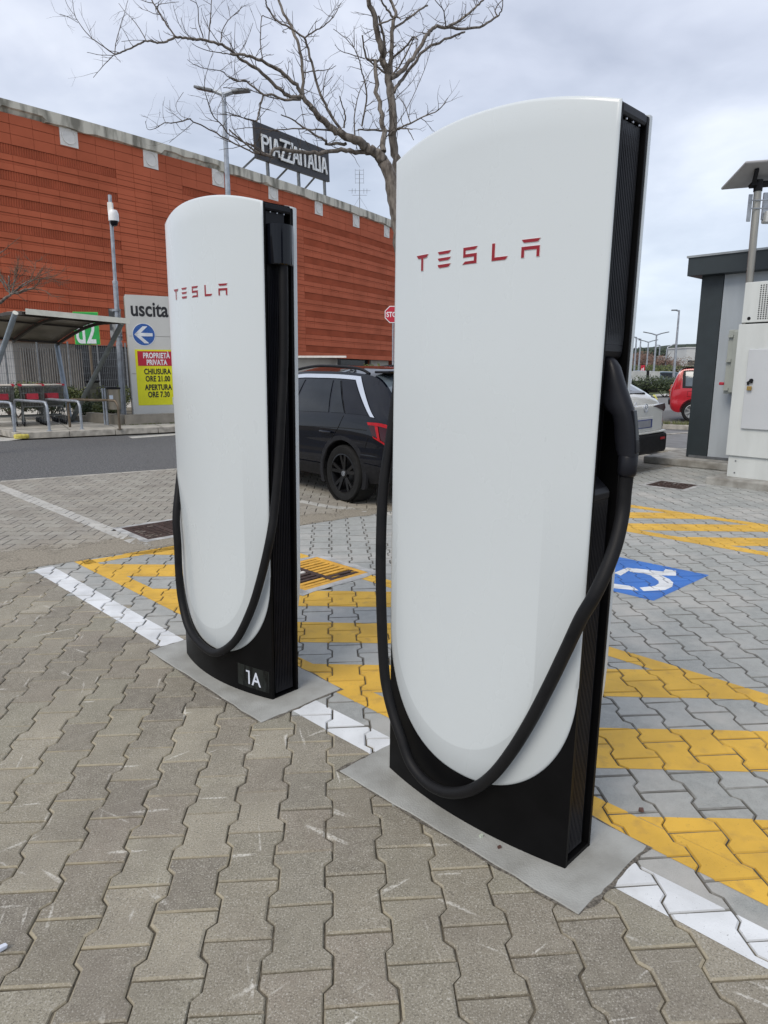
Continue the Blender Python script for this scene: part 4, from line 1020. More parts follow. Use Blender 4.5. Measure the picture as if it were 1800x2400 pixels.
# ---------------------------------------------------------------- antenna on the roof
def antenna():
    b = AT(843, 495, 60); t = AT(843, 402, 60)
    root = empty('roof_antenna', (b.x, b.y, ZT - 1.0), 0, 'thin aerial mast with stacked antennas on the roof edge beyond the sign', 'antenna')
    h = t.z - ZT + 1.0
    mb = MB(); mb.tube([(0, 0, 0), (0, 0, h)], .03, 6); mb.build('mast', M_galvd, root)
    k = (t.z - b.z)
    for zz, w_, nm in ((h - .12 * k, .75, 'panel_aerial'), (h - .48 * k, .85, 'yagi_aerial')):
        mb = MB()
        if nm == 'panel_aerial':
            for i in range(4): mb.bar((-w_ * .45, 0, zz - .5 + i * .32), (w_ * .45, 0, zz - .5 + i * .32), .018)
            for s_ in (-1, 0, 1): mb.bar((s_ * w_ * .45, 0, zz - .55), (s_ * w_ * .45, 0, zz + .55), .022)
        else:
            mb.bar((-.9, 0, zz), (.9, 0, zz), .02); mb.bar((-.6, 0, zz - .35), (.6, 0, zz - .35), .02)
            for s_ in (-.6, -.35, .35, .6): mb.bar((s_, -.2, zz - .25), (s_, .2, zz + .2), .03)
        mb.build(nm, M_galvd, root)
    mb = MB(); mb.bar((0, 0, h * .62), (-1.9, 0, 0.3), .015); mb.bar((0, 0, h * .62), (1.9, 0, 0.3), .015); mb.build('guy_wires', M_galvd, root)
antenna()

# ================================================================== LEFT SIDE: pavement, trolley shelter, signs
KC = Vector((-8.20, 15.52)); KE = KC + AD * 14; KL = KC + Vector((-.70, .714)) * 16
SW = 0.10
flat('sidewalk', [KC + Vector((.02, .1)), KE + Vector((0, .1)), KE + ROADN * 9, KL + Vector((0, 3)), KL], SW, M_slab)
# joints between the big slabs
M_joint = mat('slab_joint', (0.16, 0.15, 0.13), .95)
mb = MB()
for i in range(1, 12):
    a = KC + AD * (i * 1.05) + ROADN * .2; b = a + ROADN * 6; mb.bar((a.x, a.y, SW + .0015), (b.x, b.y, SW + .0015), .018, .004)
for i in range(1, 5):
    a = KC + ROADN * (i * 1.1) - AD * i; b = a + AD * 13; mb.bar((a.x, a.y, SW + .003), (b.x, b.y, SW + .003), .018, .004)
tag(mb.build('slab_joints', M_joint), kind='structure')
def kerb_run(a, b, n, w=.16, h=.14, z=SW + 0.012, m=None, name='kerb'):
    a = Vector(a); b = Vector(b); d = (b - a) / n; root = empty(name, kind='structure')
    for i in range(n):
        p = a + d * (i + .006); q = a + d * (i + .994); mb = MB(); mb.bar((p.x, p.y, z - h / 2), (q.x, q.y, z - h / 2), w, h); mb.build('kerb_stone', m or M_conc, root, bevel=.008)
    return root
kerb_run(KC, KE, 14); kerb_run(KL, KC - Vector((.02, 0)), 16)
M_yk = mat('yellow_kerb_paint', (0.55, 0.47, 0.10), .8, var=.3, scale=14)
mb = MB(); mb.box((KC.x + .03, KC.y - .05, .03), (.30, .20, .10), Matrix.Rotation(R(35), 3, 'Z')); tag(mb.build('kerb_end', M_yk, bevel=.03), kind='structure')
flat('white_bay_edge', [G(-40, 1020).xy, G(-40, 1034).xy, G(20, 1032).xy, G(52, 1027).xy], -0.014, M_whi_old)
flat('white_bay_edge', [G(300, 1022).xy, G(310, 1026).xy, G(420, 1018).xy, G(420, 1014).xy], -0.014, M_whi_old)

# hoops
M_brz = mat('bronze_tube', (0.16, 0.125, 0.09), 0.45, metal=0.6, var=.2, scale=6)
def hoop(base, dirv, length, h, r, m, label, group, back=True):
    d = Vector((dirv[0], dirv[1], 0)).normalized(); root = empty('barrier_hoop', (base.x, base.y, SW), 0, label, 'barrier', group)
    k = .16; P = [Vector((0, 0, 0)), Vector((0, 0, h - k)), d * (k * .3) + Vector((0, 0, h - k * .3)), d * k + Vector((0, 0, h))]
    P = [P[0], Vector((0, 0, h * .5)), P[1], P[2], P[3]]
    P += [d * (length * .5) + Vector((0, 0, h)), d * (length - k) + Vector((0, 0, h)), d * (length - k * .3) + Vector((0, 0, h - k * .3)), d * length + Vector((0, 0, h - k)), d * length]
    mb = MB(); mb.tube(catmull(P, 4), r, 10); mb.build('tube', m, root, smooth=True)
    mb = MB(); mb.lathe([(0, 0), (r * 2.0, 0), (r * 2.0, .012), (r, .012)], 12); mb.build('foot_flange', m, root)
    return root
gh = 'galvanised hoops guarding the trolley park'
for n, (px, py, lb) in enumerate(((35, 1013, 'galvanised hoop nearest the left edge before the trolleys'), (116, 1010, 'middle galvanised hoop before the trolleys, between the other two'), (192, 1006, 'galvanised hoop at the right end of the trolley park'))):
    hoop(G(px, py, SW), (-.75, .66), 1.9, .66, .032, M_galv, lb, gh)
hoop(G(281, 1006, SW), (-.93, .36), 1.55, .68, .03, M_brz, 'long bronze coloured rail hoop beside the planter kerb', None)

# shelter
M_post = mat('post_grey_blue', (0.27, 0.32, 0.37), 0.45, metal=.35, var=.12, scale=5)
M_postd = mat('post_grey', (0.17, 0.19, 0.19), 0.5, metal=.3, var=.15, scale=5)
M_edge = mat('canopy_edge', (0.60, 0.60, 0.53), 0.5, var=.08)
M_sheet = mat('dirty_polycarbonate', (0.27, 0.24, 0.20), 0.5, col2=(0.13, 0.115, 0.095), scale=1.6, det=6, trans=0.0)
M_frame = mat('canopy_frame', (0.045, 0.038, 0.032), 0.6)
SH = empty('trolley_shelter', label='trolley shelter with a low curved canopy on slanting steel posts', cat='shelter')
d1 = ray(285, 757); P1 = AT(286, 757, (2.58 - CAMH) / (d1[2] / d1[1])); d2 = ray(133, 808); P2 = AT(133, 808, (2.16 - CAMH) / (d2[2] / d2[1]))
Bv = G(166, 989, SW); UX = Vector((-AD.x, -AD.y, 0.065))
def canopy(u, v): 
    a = P1 + UX * u + Vector((.05, -.03, .05)); b = P2 + UX * u + Vector((0, 0, .05)); p = a.lerp(b, v); p.z += 0.22 * math.sin(math.pi * v) ** 1.0 * (1 - .3 * v); return p
SPAN = 2.10
for k, (u, lb) in enumerate(((0.0, 'right'), (SPAN + .12, 'left'))):
    o_ = UX * u; base = Vector((Bv.x, Bv.y, SW)) + Vector((-AD.x, -AD.y, 0)) * u
    for top, rr_, m, nm in ((P1 + o_, .058, M_postd if k == 0 else M_post, 'post'), (P2 + o_, .062, M_post, 'post')):
        mb = MB(); mb.tube([base + (top - base).normalized() * .04, top], rr_, 14); mb.build(nm, m, SH, smooth=True)
        mb = MB(); dd = (top - base).normalized(); mb.tube([top, top + dd * .01], rr_ * 1.02, 14); mb.build('post_cap', M_edge, SH)
    mb = MB(); mb.box((base.x, base.y, SW + .01), (.34, .34, .02), Matrix.Rotation(R(30), 3, 'Z')); mb.build('foot_plate', M_galvd, SH)
for b0, b1 in ((0.03, 1.03), (1.07, 2.08)):
    mb = MB(); P = [[canopy(b0 + (b1 - b0) * i / 4, j / 12) for j in range(13)] for i in range(5)]; mb.grid(P); o = mb.build('canopy_sheet', M_sheet, SH, smooth=True)
    sd_ = o.modifiers.new('s', 'SOLIDIFY'); sd_.thickness = .012
for u in (0.0, 1.05, 2.10):
    mb = MB(); P = [canopy(u, j / 12) - Vector((0, 0, .05)) for j in range(13)]
    for a_, b_ in zip(P, P[1:]): mb.bar(a_, b_, .05, .07)
    mb.build('rib', M_frame, SH)
for v in (0.03, 0.28, 0.55, 0.97):
    mb = MB(); mb.bar(canopy(-.02, v) - Vector((0, 0, .03)), canopy(2.12, v) - Vector((0, 0, .03)), .04, .05); mb.build('purlin', M_frame, SH)
mb = MB(); mb.bar(canopy(-.12, -.01), canopy(2.06, -.01), .05, .12); mb.build('edge_beam', M_edge, SH)

# trolleys: three nested rows
M_wire = mat('trolley_wire', (0.17, 0.18, 0.175), 0.45, metal=.5, var=.2)
M_rp = mat('red_plastic', (0.42, 0.02, 0.04), 0.45)
M_hw = mat('handle_white', (0.62, 0.58, 0.52), 0.5)
M_rub = mat('rubber', (0.012, 0.012, 0.013), 0.7, spec=.2)
def make_trolley():
    root = empty('shopping_trolley'); w0, w1 = .27, .22
    mb = MB(); t = .007
    def q(u, z):  # half width and y range at height
        k = (z - .48) / .5; return (w1 + (w0 - w1) * (1 - u)) * (0.86 + .14 * k)
    y0t, y1t, y0b, y1b = 0, .82, .10, .70
    def P(sx, u, k):  # u 0 rear..1 front, k 0 bottom..1 top
        y = (y0b + (y1b - y0b) * u) * (1 - k) + (y0t + (y1t - y0t) * u) * k; z = .48 + (.50 - .07 * u) * k + .03 * u * (1 - k); return Vector((sx * q(u, z), y, z))
    for sx in (-1, 1):
        for i in range(11): mb.bar(P(sx, i / 10, 0), P(sx, i / 10, 1), t)
        for k in (0, .3, .62, 1): mb.bar(P(sx, 0, k), P(sx, 1, k), t if k not in (0, 1) else t * 2)
    for u in (0, 1):
        for i in range(9):
            f = -1 + 2 * i / 8; a = P(1, u, 0); b = P(1, u, 1); mb.bar((a.x * f, a.y, a.z), (b.x * f, b.y, b.z), t)
        for k in (0, .35, .68, 1): a = P(1, u, k); mb.bar((-a.x, a.y, a.z), a, t if k not in (0, 1) else t * 2)
    for i in range(7): f = -1 + 2 * i / 6; a = P(1, 0, 0); b = P(1, 1, 0); mb.bar((a.x * f, a.y, a.z), (b.x * f, b.y, b.z), t)
    mb.build('basket', M_wire, root)
    mb = MB(); mb.bar((-.13, -.004, .74), (.13, -.004, .74), .004, .14); mb.build('advert_plate', M_rp, root)
    mb = MB(); mb.tube([(-.26, -.06, 1.02), (.26, -.06, 1.02)], .014, 8); hd = mb.build('handle', M_hw, root)
    for sx in (-1, 1):
        mb = MB(); mb.box((sx * .25, -.06, 1.02), (.06, .045, .045)); mb.build('handle_end', M_rp, hd)
    mb = MB()
    for sx in (-1, 1):
        mb.tube([(sx * .25, -.06, 1.02), (sx * .25, .02, .9), (sx * .24, .12, .46), (sx * .25, .02, .22), (sx * .25, .0, .14)], .011, 6)
        mb.tube([(sx * .24, .12, .46), (sx * .22, .45, .24), (sx * .20, .78, .20), (sx * .20, .80, .14)], .010, 6)
    mb.tube([(-.25, .04, .24), (.25, .04, .24)], .008, 6); mb.tube([(-.2, .78, .2), (.2, .78, .2)], .008, 6); mb.build('chassis', M_wire, root)
    for sx, y in ((-1, 0.0), (1, 0.0), (-1, .80), (1, .80)):
        x = sx * (.25 if y < .1 else .20); mb = MB(); mb.lathe([(0, -.015), (.055, -.015), (.062, -.008), (.062, .008), (.055, .015), (0, .015)], 14, 'x', (x, y, .063)); wh = mb.build('wheel', M_rub, root)
        mb = MB(); mb.box((x, y, .10), (.045, .035, .06)); mb.build('fork', M_galvd, wh)
    return root
trol = make_trolley(); first = True
gt = 'shopping trolleys nested in the shelter'
names_ = ['leftmost row', 'middle row', 'right-hand row']
ordw = ['first trolley at the near end of the', 'second trolley from the near end of the', 'third trolley from the near end of the', 'fourth trolley from the near end of the', 'rearmost trolley of the']
for r_, (px, py, cnt) in enumerate(((14, 1001, 5), (84, 999, 5), (131, 996, 4))):
    b = G(px, py, SW)
    for k in range(cnt):
        o = trol if first else copy_tree(trol); first = False
        ang = R(30 + (r_ == 2) * 6); d = Vector((-math.sin(ang), math.cos(ang), 0))
        o.location = b + d * (k * .21) + Vector((0, 0, 0)); o.rotation_euler = (0, 0, ang)
        tag(o, f'{ordw[k if k < cnt - 1 else 4]} {names_[r_]} of nested trolleys', 'shopping trolley', gt)

# planter kerb, bins
M_pl = mat('planter_concrete', (0.24, 0.22, 0.185), .85, var=.15, scale=4, bump=.2, bscale=60)
pc = Vector((-6.66, 17.75)); pl2 = Vector((-8.04, 18.80))
PLN = empty('planter_kerb', (pc.x, pc.y, 0), 0, 'low concrete planter wall under the exit sign', 'planter')
def wallbar(a, b, w, h, m, par, nm, z=SW):
    mb = MB(); mb.bar(Vector((a[0] - PLN.location.x, a[1] - PLN.location.y, z + h / 2)), Vector((b[0] - PLN.location.x, b[1] - PLN.location.y, z + h / 2)), w, h); return mb.build(nm, m, par, bevel=.008)
wallbar(pc, pc + AD * 5, .14, .26, M_pl, PLN, 'front_wall'); wallbar(pc + Vector((-.09, .10)), pl2, .14, .26, M_pl, PLN, 'side_wall'); wallbar(pl2 + Vector((-.06, .1)), pl2 + Vector((-1.0, .25)), .12, .16, M_pl, PLN, 'low_step')
fl = MB(); ptsf = [pc + Vector((.02, .12)), pc + AD * 5 + ROADN * .1, pc + AD * 5 + ROADN * 5, pl2 + ROADN * 4, pl2 + Vector((.05, .1))]
fl.add([(p.x - PLN.location.x, p.y - PLN.location.y, SW + .16) for p in ptsf], [tuple(range(5))]); fl.build('soil', M_dirt, PLN)
def steel_bin():
    p = G(297, 985, .15); root = empty('litter_bin', (p.x + .05, p.y - 0.9, SW), 0, 'round steel litter bin with black liner beside the exit sign', 'litter bin')
    mb = MB(); mb.lathe([(0, .40), (.155, .40), (.16, .42), (.16, .92), (.165, .93), (.15, .93), (.15, .7), (0, .7)], 20); mb.build('drum', mat('brushed_steel', (0.33, 0.31, 0.27), .35, metal=.8, var=.2, scale=4, stretch=(1, 1, .1)), root, smooth=True)
    mb = MB(); mb.lathe([(.17, .905), (.185, .93), (.16, .955), (.14, .93)], 20); mb.build('bag_rim', M_rub, root)
    mb = MB(); mb.tube([(-.22, .02, 0), (-.22, .02, .93)], .03, 10); mb.tube([(-.30, .05, 0), (-.30, .05, .93)], .025, 10); mb.build('stand', M_galv, root)
    mb = MB(); P = [[Vector((.162 * math.sin(a), -.162 * math.cos(a), z)) for z in (.66, .76)] for a in (-.35, -.15, .05, .25)]; mb.grid(P); mb.build('sticker', mat('sticker_pale', (.5, .58, .68), .4), root)
steel_bin()
p = AT(222, 945, 20.3); sb = empty('litter_bin', (p.x, p.y, SW), R(20), 'square grey-green bin standing against the hedge', 'litter bin')
mb = MB(); mb.box((0, 0, .55), (.34, .34, .95)); mb.build('body', mat('bin_green_grey', (0.07, 0.07, 0.055), .6), sb, bevel=.02)
mb = MB(); mb.box((0, 0, 1.06), (.37, .37, .06)); mb.build('lid', M_rub, sb, bevel=.02)
mb = MB(); mb.box((0, -.176, .65), (.18, .01, .36)); mb.build('plate', mat('bin_plate', (0.12, .12, .09), .6), sb)

# foliage ---------------------------------------------------------------
def leaf_mat(name, c1, c2, rough=.55):
    m, nt, b = _nt(name); N = nt.nodes; L = nt.links; g = N.new('ShaderNodeNewGeometry')
    r = N.new('ShaderNodeValToRGB'); L.new(g.outputs['Random Per Island'], r.inputs[0]); r.color_ramp.elements[0].color = rgb(c1); r.color_ramp.elements[1].color = rgb(c2)
    L.new(r.outputs[0], b.inputs['Base Color']); b.inputs['Roughness'].default_value = rough; b.inputs['Subsurface Weight'].default_value = 0.0
    return m
M_leaf = leaf_mat('hedge_leaf', (0.022, 0.04, 0.010), (0.12, 0.135, 0.025)); M_leafd = leaf_mat('dark_leaf', (0.022, 0.04, 0.014), (0.055, 0.075, 0.022))
M_bark = mat('bark', (0.22, 0.195, 0.17), .9, col2=(0.075, 0.062, 0.052), scale=18, det=6, bump=.7, bscale=45, stretch=(1, 1, .35), world=True)
M_twig = mat('twig', (0.085, 0.068, 0.056), .9, var=.3, scale=10, world=True)
M_flo = mat('blossom', (.5, .46, .42), .8)
def leaves(mb, c, rad, n, size, rn, shell=.45):
    for _ in range(n):
        while True:
            v = Vector((rn.uniform(-1, 1), rn.uniform(-1, 1), rn.uniform(-1, 1)))
            if shell < v.length < 1: break
        k = 1 + .25 * mnoise.noise(v * 2.2 + Vector(c)); p = Vector(c) + Vector((v.x * rad[0], v.y * rad[1], v.z * rad[2])) * k
        a = Vector((rn.gauss(0, 1), rn.gauss(0, 1), rn.gauss(0, 1))).normalized(); b = a.orthogonal().normalized(); s = size * rn.uniform(.6, 1.3)
        mb.add([p - a * s, p + b * s * .45, p + a * s, p - b * s * .45], [(0, 1, 2, 3)])
def shrub(name, label, x, y, z, rad, n, size, m, seed, cat='shrub', group=None, stem=True, clumps=7):
    rn = random.Random(seed); root = empty(name, (x, y, z), 0, label, cat, group); mb = MB()
    for i in range(clumps):
        c = (rn.uniform(-.6, .6) * rad[0], rn.uniform(-.6, .6) * rad[1], rad[2] * rn.uniform(.7, 1.35)); leaves(mb, c, (rad[0] * .55, rad[1] * .55, rad[2] * .6), n // clumps, size, rn)
    mb.build('foliage', m, root)
    mb = MB()
    for i in range(6): a = rn.uniform(0, 6.28); mb.tube([(0, 0, -.05), (math.cos(a) * rad[0] * .3, math.sin(a) * rad[1] * .3, rad[2] * .7), (math.cos(a) * rad[0] * .5, math.sin(a) * rad[1] * .5, rad[2] * 1.2)], [.02, .014, .006], 5)
    mb.build('stems', M_twig, root); return root
gs = 'hedge shrubs along the fence'
for n, (px, Y, rx, rz, lb) in enumerate(((20, 20.6, 1.3, .50, 'low hedge shrub behind the trolleys at the left edge'), (105, 20.4, 1.2, .50, 'low hedge shrub behind the middle trolleys'), (178, 20.6, .62, .50, 'bright green shrub between the shelter post and the square bin'), (262, 20.6, .55, .44, 'green shrub between the square bin and the exit sign'), (215, 19.9, .55, .30, 'low dark shrub below the square bin'), (40, 19.7, 1.0, .36, 'dark low shrub right behind the left-hand trolleys'), (118, 19.7, .8, .34, 'dark low shrub right behind the right-hand trolleys'), (258, 19.4, .45, .28, 'small flowering shrub just behind the planter wall'))):
    p = AT(px, 950, Y); shrub('hedge_shrub', lb, p.x, p.y, SW + .1, (rx, .5, rz), 3200 if n < 4 else 1600, .035, M_leaf if n not in (4, 5, 6) else M_leafd, 20 + n, 'shrub', gs)

# mesh fence behind the hedge -----------------------------------------
FN = empty('mesh_fence', label='tall welded mesh fence in front of the ground floor', cat='fence')
fa, fb = AT(-60, 900, 24.5), AT(300, 900, 27.8); fa.z = fb.z = .2; fd = (fb - fa); n_ = 5
for i in range(n_ + 1):
    p = fa + fd * i / n_; mb = MB(); mb.box((p.x, p.y, 1.35), (.05, .05, 2.3)); mb.build('post', M_galvd, FN)
for i in range(n_):
    a = fa + fd * (i + .02) / n_; b = fa + fd * (i + .98) / n_; mb = MB(); nv = int((b - a).length / .07)
    for k in range(nv + 1): p = a.lerp(b, k / nv); mb.bar((p.x, p.y, .25), (p.x, p.y, 2.4), .008)
    for k in range(9): z = .3 + k * .26; mb.bar((a.x, a.y, z), (b.x, b.y, z), .008)
    mb.build('mesh_panel', M_galvd, FN)

# camera mast, d2 board, exit board ---------------------------------------
b = G(291, 990, SW); mast = empty('camera_mast', (b.x, b.y, SW), 0, 'tall galvanised mast with a white dome camera near its top', 'mast')
tp = AT(257, 457, b.y); h = tp.z - SW; lx = tp.x - b.x
def ml(z): return Vector((lx * z / h, 0, z))
mb = MB(); mb.tube([ml(0), ml(h * .36)], .075, 12); mb.tube([ml(h * .36), ml(h * .63)], .062, 12); mb.tube([ml(h * .63), ml(h)], .045, 12)
mb.build('pole', M_galv, mast, smooth=True)
for z in (h * .36, h * .63): mb = MB(); mb.lathe([(.06, -.03), (.082 if z < h / 2 else .068, -.03), (.08 if z < h / 2 else .066, .04), (.04, .06)], 14, 'z', ml(z)); mb.build('collar', M_galv, mast, smooth=True)
zc_ = h * .93; mb = MB(); mb.box(ml(zc_) + Vector((.02, -.05, .08)), (.12, .10, .26)); mb.build('bracket', M_vent, mast, bevel=.01)
mb = MB(); mb.lathe([(0, .20), (.09, .18), (.125, .10), (.125, -.08), (.0, -.08)], 18, 'z', ml(zc_) + Vector((.10, -.1, -.16))); mb.build('camera_housing', mat('camera_white', (.75, .75, .76), .4), mast, smooth=True)
mb = MB(); mb.lathe([(.10, 0), (.098, -.05), (.07, -.11), (0, -.135)], 18, 'z', ml(zc_) + Vector((.10, -.1, -.24))); mb.build('camera_dome', M_gloss, mast, smooth=True)
# back of a small board clamped to the mast
q1, q2 = AT(253, 722, b.y - .1), AT(277, 797, b.y - .1); mb = MB(); c_ = (q1 + q2) / 2 - Vector((b.x, b.y, SW)); 
mb.box(c_ + Vector((-.03, .25, 0)), (.30, .03, (q1 - q2).z), Matrix.Rotation(R(20), 3, 'Z')); bd = mb.build('board_back', mat('peeled_board', (.36, .37, .37), .6, col2=(.06, .065, .07), scale=3.2, det=5, thr=(.46, .54)), mast)
for zz in (q1.z - SW - .05, q2.z - SW + .12): mb = MB(); mb.lathe([(.084, -.02), (.092, -.02), (.092, .02), (.084, .02)], 14, 'z', ml(zz)); mb.box(ml(zz) + Vector((-.1, .1, 0)), (.12, .05, .03)); mb.build('clamp', M_galv, mast)
# d2 board
c_ = AT(203, 771, 22.0); bs = empty('zone_sign', (c_.x, c_.y, SW), R(14), 'green square board reading d2 on a brown pole behind the shelter', 'sign')
mb = MB(); mb.tube([(.05, .04, 0), (.05, .04, c_.z - SW + .2)], .04, 10); mb.build('pole', M_brz, bs, smooth=True)
M_grn = mat('sign_green', (0.02, 0.36, 0.07), .4, var=.08); hb = .95
mb = MB(); mb.box((0, 0, c_.z - SW + .02), (.70, .03, hb)); brd = mb.build('board', M_grn, bs, bevel=.004)
mb = MB(); mb.box((0, .003, c_.z - SW + .02), (.73, .022, hb + .03)); mb.build('rim', mat('lime_rim', (.15, .5, .08), .5), brd)
M_sgw = mat('sign_white', (.68, .72, .74), .5, var=.1, scale=9)
text_obj('lettering', 'd2', .98, M_sgw, brd, (-.33, -.018, c_.z - SW - .42), (R(90), 0, 0), .001, sx=.60, off=.02)

# exit board
EB0 = AT(291, 690, 18.25); zbm = .34
ax = Vector((AD.x, AD.y, 0)); EM = Matrix((ax, Vector((ROADN.x, ROADN.y, 0)), Vector((0, 0, 1)))).transposed().to_4x4()
p0 = AT(303, 830, 18.25); EM.translation = Vector((p0.x, p0.y, 0)); hE = EB0.z - zbm
EX = empty('exit_board', label='large pale exit board reading uscita with a blue arrow roundel and a yellow notice', cat='sign', mat=EM)
lean_ = (AT(291, 690, 18.25).x - AT(315, 972, 18.25).x)
M_brd = mat('board_grey', (0.56, 0.56, 0.53), .5, var=.05, scale=1.5)
WE = 1.45
for z0, z1 in ((zbm, zbm + hE * .345), (zbm + hE * .345 + .008, zbm + hE * .66), (zbm + hE * .66 + .008, zbm + hE)):
    mb = MB(); mb.box((WE / 2, .02, (z0 + z1) / 2), (WE, .04, z1 - z0)); mb.build('face_panel', M_brd, EX, bevel=.003)
M_bron = mat('sign_side', (0.20, 0.17, 0.12), .5, metal=.3, var=.1)
for y, w_ in ((.10, .05), (.20, .07), (.32, .05)): mb = MB(); mb.box((.02 + .02 * (y > .15), y, zbm + hE / 2 - .1), (.05, w_, hE + .15)); mb.build('side_profile', M_bron if y > .15 else M_brd, EX)
mb = MB(); mb.box((WE / 2, .2, zbm + hE / 2), (WE - .1, .22, hE - .05)); mb.build('core', M_bron, EX)
for x in (.1, WE - .1): mb = MB(); mb.box((x, .2, .25), (.09, .09, .4)); mb.build('leg', M_bron, EX)
def ztxt(py): return (CAMH + ray(330, py)[2] / ray(330, py)[1] * 18.4)
M_tk = mat('print_black', (.012, .012, .014), .5); M_tw = mat('print_pale', (.72, .74, .76), .5)
z_u = ztxt(740); z_u2 = ztxt(708)
text_obj('lettering', 'uscita', .52, M_tk, EX, (.10, -.003, z_u), (R(90), 0, 0), .001, sx=.80, off=.012)
# roundel
zr_ = ztxt(784); rr_ = .275; rx_ = .40
mb = MB(); mb.lathe([(0, -.004), (rr_, -.004), (rr_, 0)], 40, 'y', (rx_, 0, zr_)); rd = mb.build('roundel', mat('roundel_blue', (0.02, 0.07, 0.30), .35, col2=(.03, .12, .38), scale=30, thr=(.5, .55)), EX)
mb = MB(); mb.lathe([(rr_, -.005), (rr_ + .012, -.005), (rr_ + .012, 0)], 40, 'y', (rx_, 0, zr_)); mb.build('roundel_rim', M_tw, rd)
for z_off in (0,):
    ar = [[(-.24, 0), (-.17, .045), (.22, .04), (.22, -.04), (-.17, -.045)], [(-.24, 0), (-.02, .21), (.10, .21), (-.08, .04), (-.17, .01)], [(-.24, 0), (-.17, -.01), (-.08, -.04), (.12, -.22), (.0, -.22)]]
    for q in ar: mb = MB(); mb.prism(q, lambda a_, b_: (rx_ + a_, -.0045, zr_ + b_), lambda a_, b_: (rx_ + a_, -.0075, zr_ + b_)); mb.build('arrow', M_tw, rd)
# notice
M_nye = mat('notice_yellow', (.72, .70, .01), .5, var=.04); M_nrd = mat('notice_red', (.45, .012, .035), .5, var=.05)
nx0, nx1 = .14, 1.20; nz1, nz0 = ztxt(819), ztxt(950)
mb = MB(); mb.box(((nx0 + nx1) / 2, -.003, (nz0 + nz1) / 2), (nx1 - nx0, .004, nz1 - nz0)); nt_ = mb.build('notice', M_nye, EX)
rz1, rz0 = ztxt(823), ztxt(857.5); mb = MB(); mb.box(((nx0 + nx1) / 2 + .01, -.006, (rz0 + rz1) / 2), (nx1 - nx0 - .10, .004, rz1 - rz0)); mb.build('red_field', M_nrd, nt_)
for txt, py, sz, m, w_ in (('PROPRIETÀ', 839, .19, M_tw, .68), ('PRIVATA', 855, .19, M_tw, .68), ('CHIUSURA', 877, .20, M_tk, .68), ('ORE 21.00', 894, .20, M_tk, .68), ('APERTURA', 914, .20, M_tk, .68), ('ORE 7.30', 931, .20, M_tk, .68)):
    text_obj('lettering', txt, sz, m, nt_, ((nx0 + nx1) / 2 + .01, -.0095, ztxt(py)), (R(90), 0, 0), .0008, sx=w_, off=.0065, align='CENTER', spacing=1.06)
mb = MB(); mb.box((1.10, -.008, ztxt(941)), (.14, .004, .19)); lg = mb.build('logo_patch', M_tw, nt_)
for a_ in (R(90), R(200), R(-20)):
    mb = MB(); mb.lathe([(0, -.003), (.018, -.003), (.018, 0)], 10, 'y', (1.10 + .03 * math.cos(a_), -.010, ztxt(941) + .03 + .025 * math.sin(a_))); mb.build('petal', M_nrd if a_ > 1.5 and a_ < 2 else M_tk, lg)

# street lamp behind the left charger ---------------------------------------
def street_lamp(px, pyt, Y, label, heads, r=.06, dz=0, group=None, base=True):
    t = AT(px, pyt, Y); root = empty('street_lamp', (t.x, t.y, 0), 0, label, 'street lamp', group)
    mb = MB(); mb.tube([(0, 0, 0), (0, 0, t.z * .5), (0, 0, t.z)], [r * 1.3, r, r * .7], 8); mb.build('pole', M_galv, root, smooth=True)
    for a_, ln, tilt in heads:
        d = Vector((math.cos(a_), math.sin(a_), 0)); mb = MB(); e_ = Vector((0, 0, t.z)) + d * ln * .35 + Vector((0, 0, tilt * ln * .35))
        mb.tube([(0, 0, t.z - .05), e_], r * .7, 6); mb.build('arm', M_galv, root)
        f_ = Vector((0, 0, t.z)) + d * ln + Vector((0, 0, tilt * ln)); mb = MB(); mb.bar(e_, f_, .22 if ln > .6 else .15, .07); mb.build('lamp_head', M_galvd, root, bevel=.02)
    return root
street_lamp(524, 218, 21.0, 'tall double-armed street lamp rising behind the left charger', [(R(155), .95, .30), (R(-8), .75, .04)], .085)
# STOP sign
c_ = AT(921, 737, 27.0); ss = empty('stop_sign', (c_.x, c_.y, 0), R(0), 'red octagonal STOP sign half hidden by the right charger', 'sign')
mb = MB(); mb.tube([(0, .03, 0), (0, .03, c_.z + .2)], .03, 8); mb.build('pole', M_galv, ss)
oc = [(math.cos(R(22.5 + 45 * i)), math.sin(R(22.5 + 45 * i))) for i in range(8)]
mb = MB(); mb.prism([(x * .335, y * .335) for x, y in oc], lambda a_, b_: (a_, 0, c_.z + b_), lambda a_, b_: (a_, -.01, c_.z + b_)); pl_ = mb.build('plate', M_tw, ss)
mb = MB(); mb.prism([(x * .305, y * .305) for x, y in oc], lambda a_, b_: (a_, -.010, c_.z + b_), lambda a_, b_: (a_, -.014, c_.z + b_)); mb.build('red_field', M_nrd, pl_)
text_obj('lettering', 'STOP', .26, M_tw, pl_, (0, -.016, c_.z - .09), (R(90), 0, 0), .001, sx=.80, off=.006, align='CENTER')

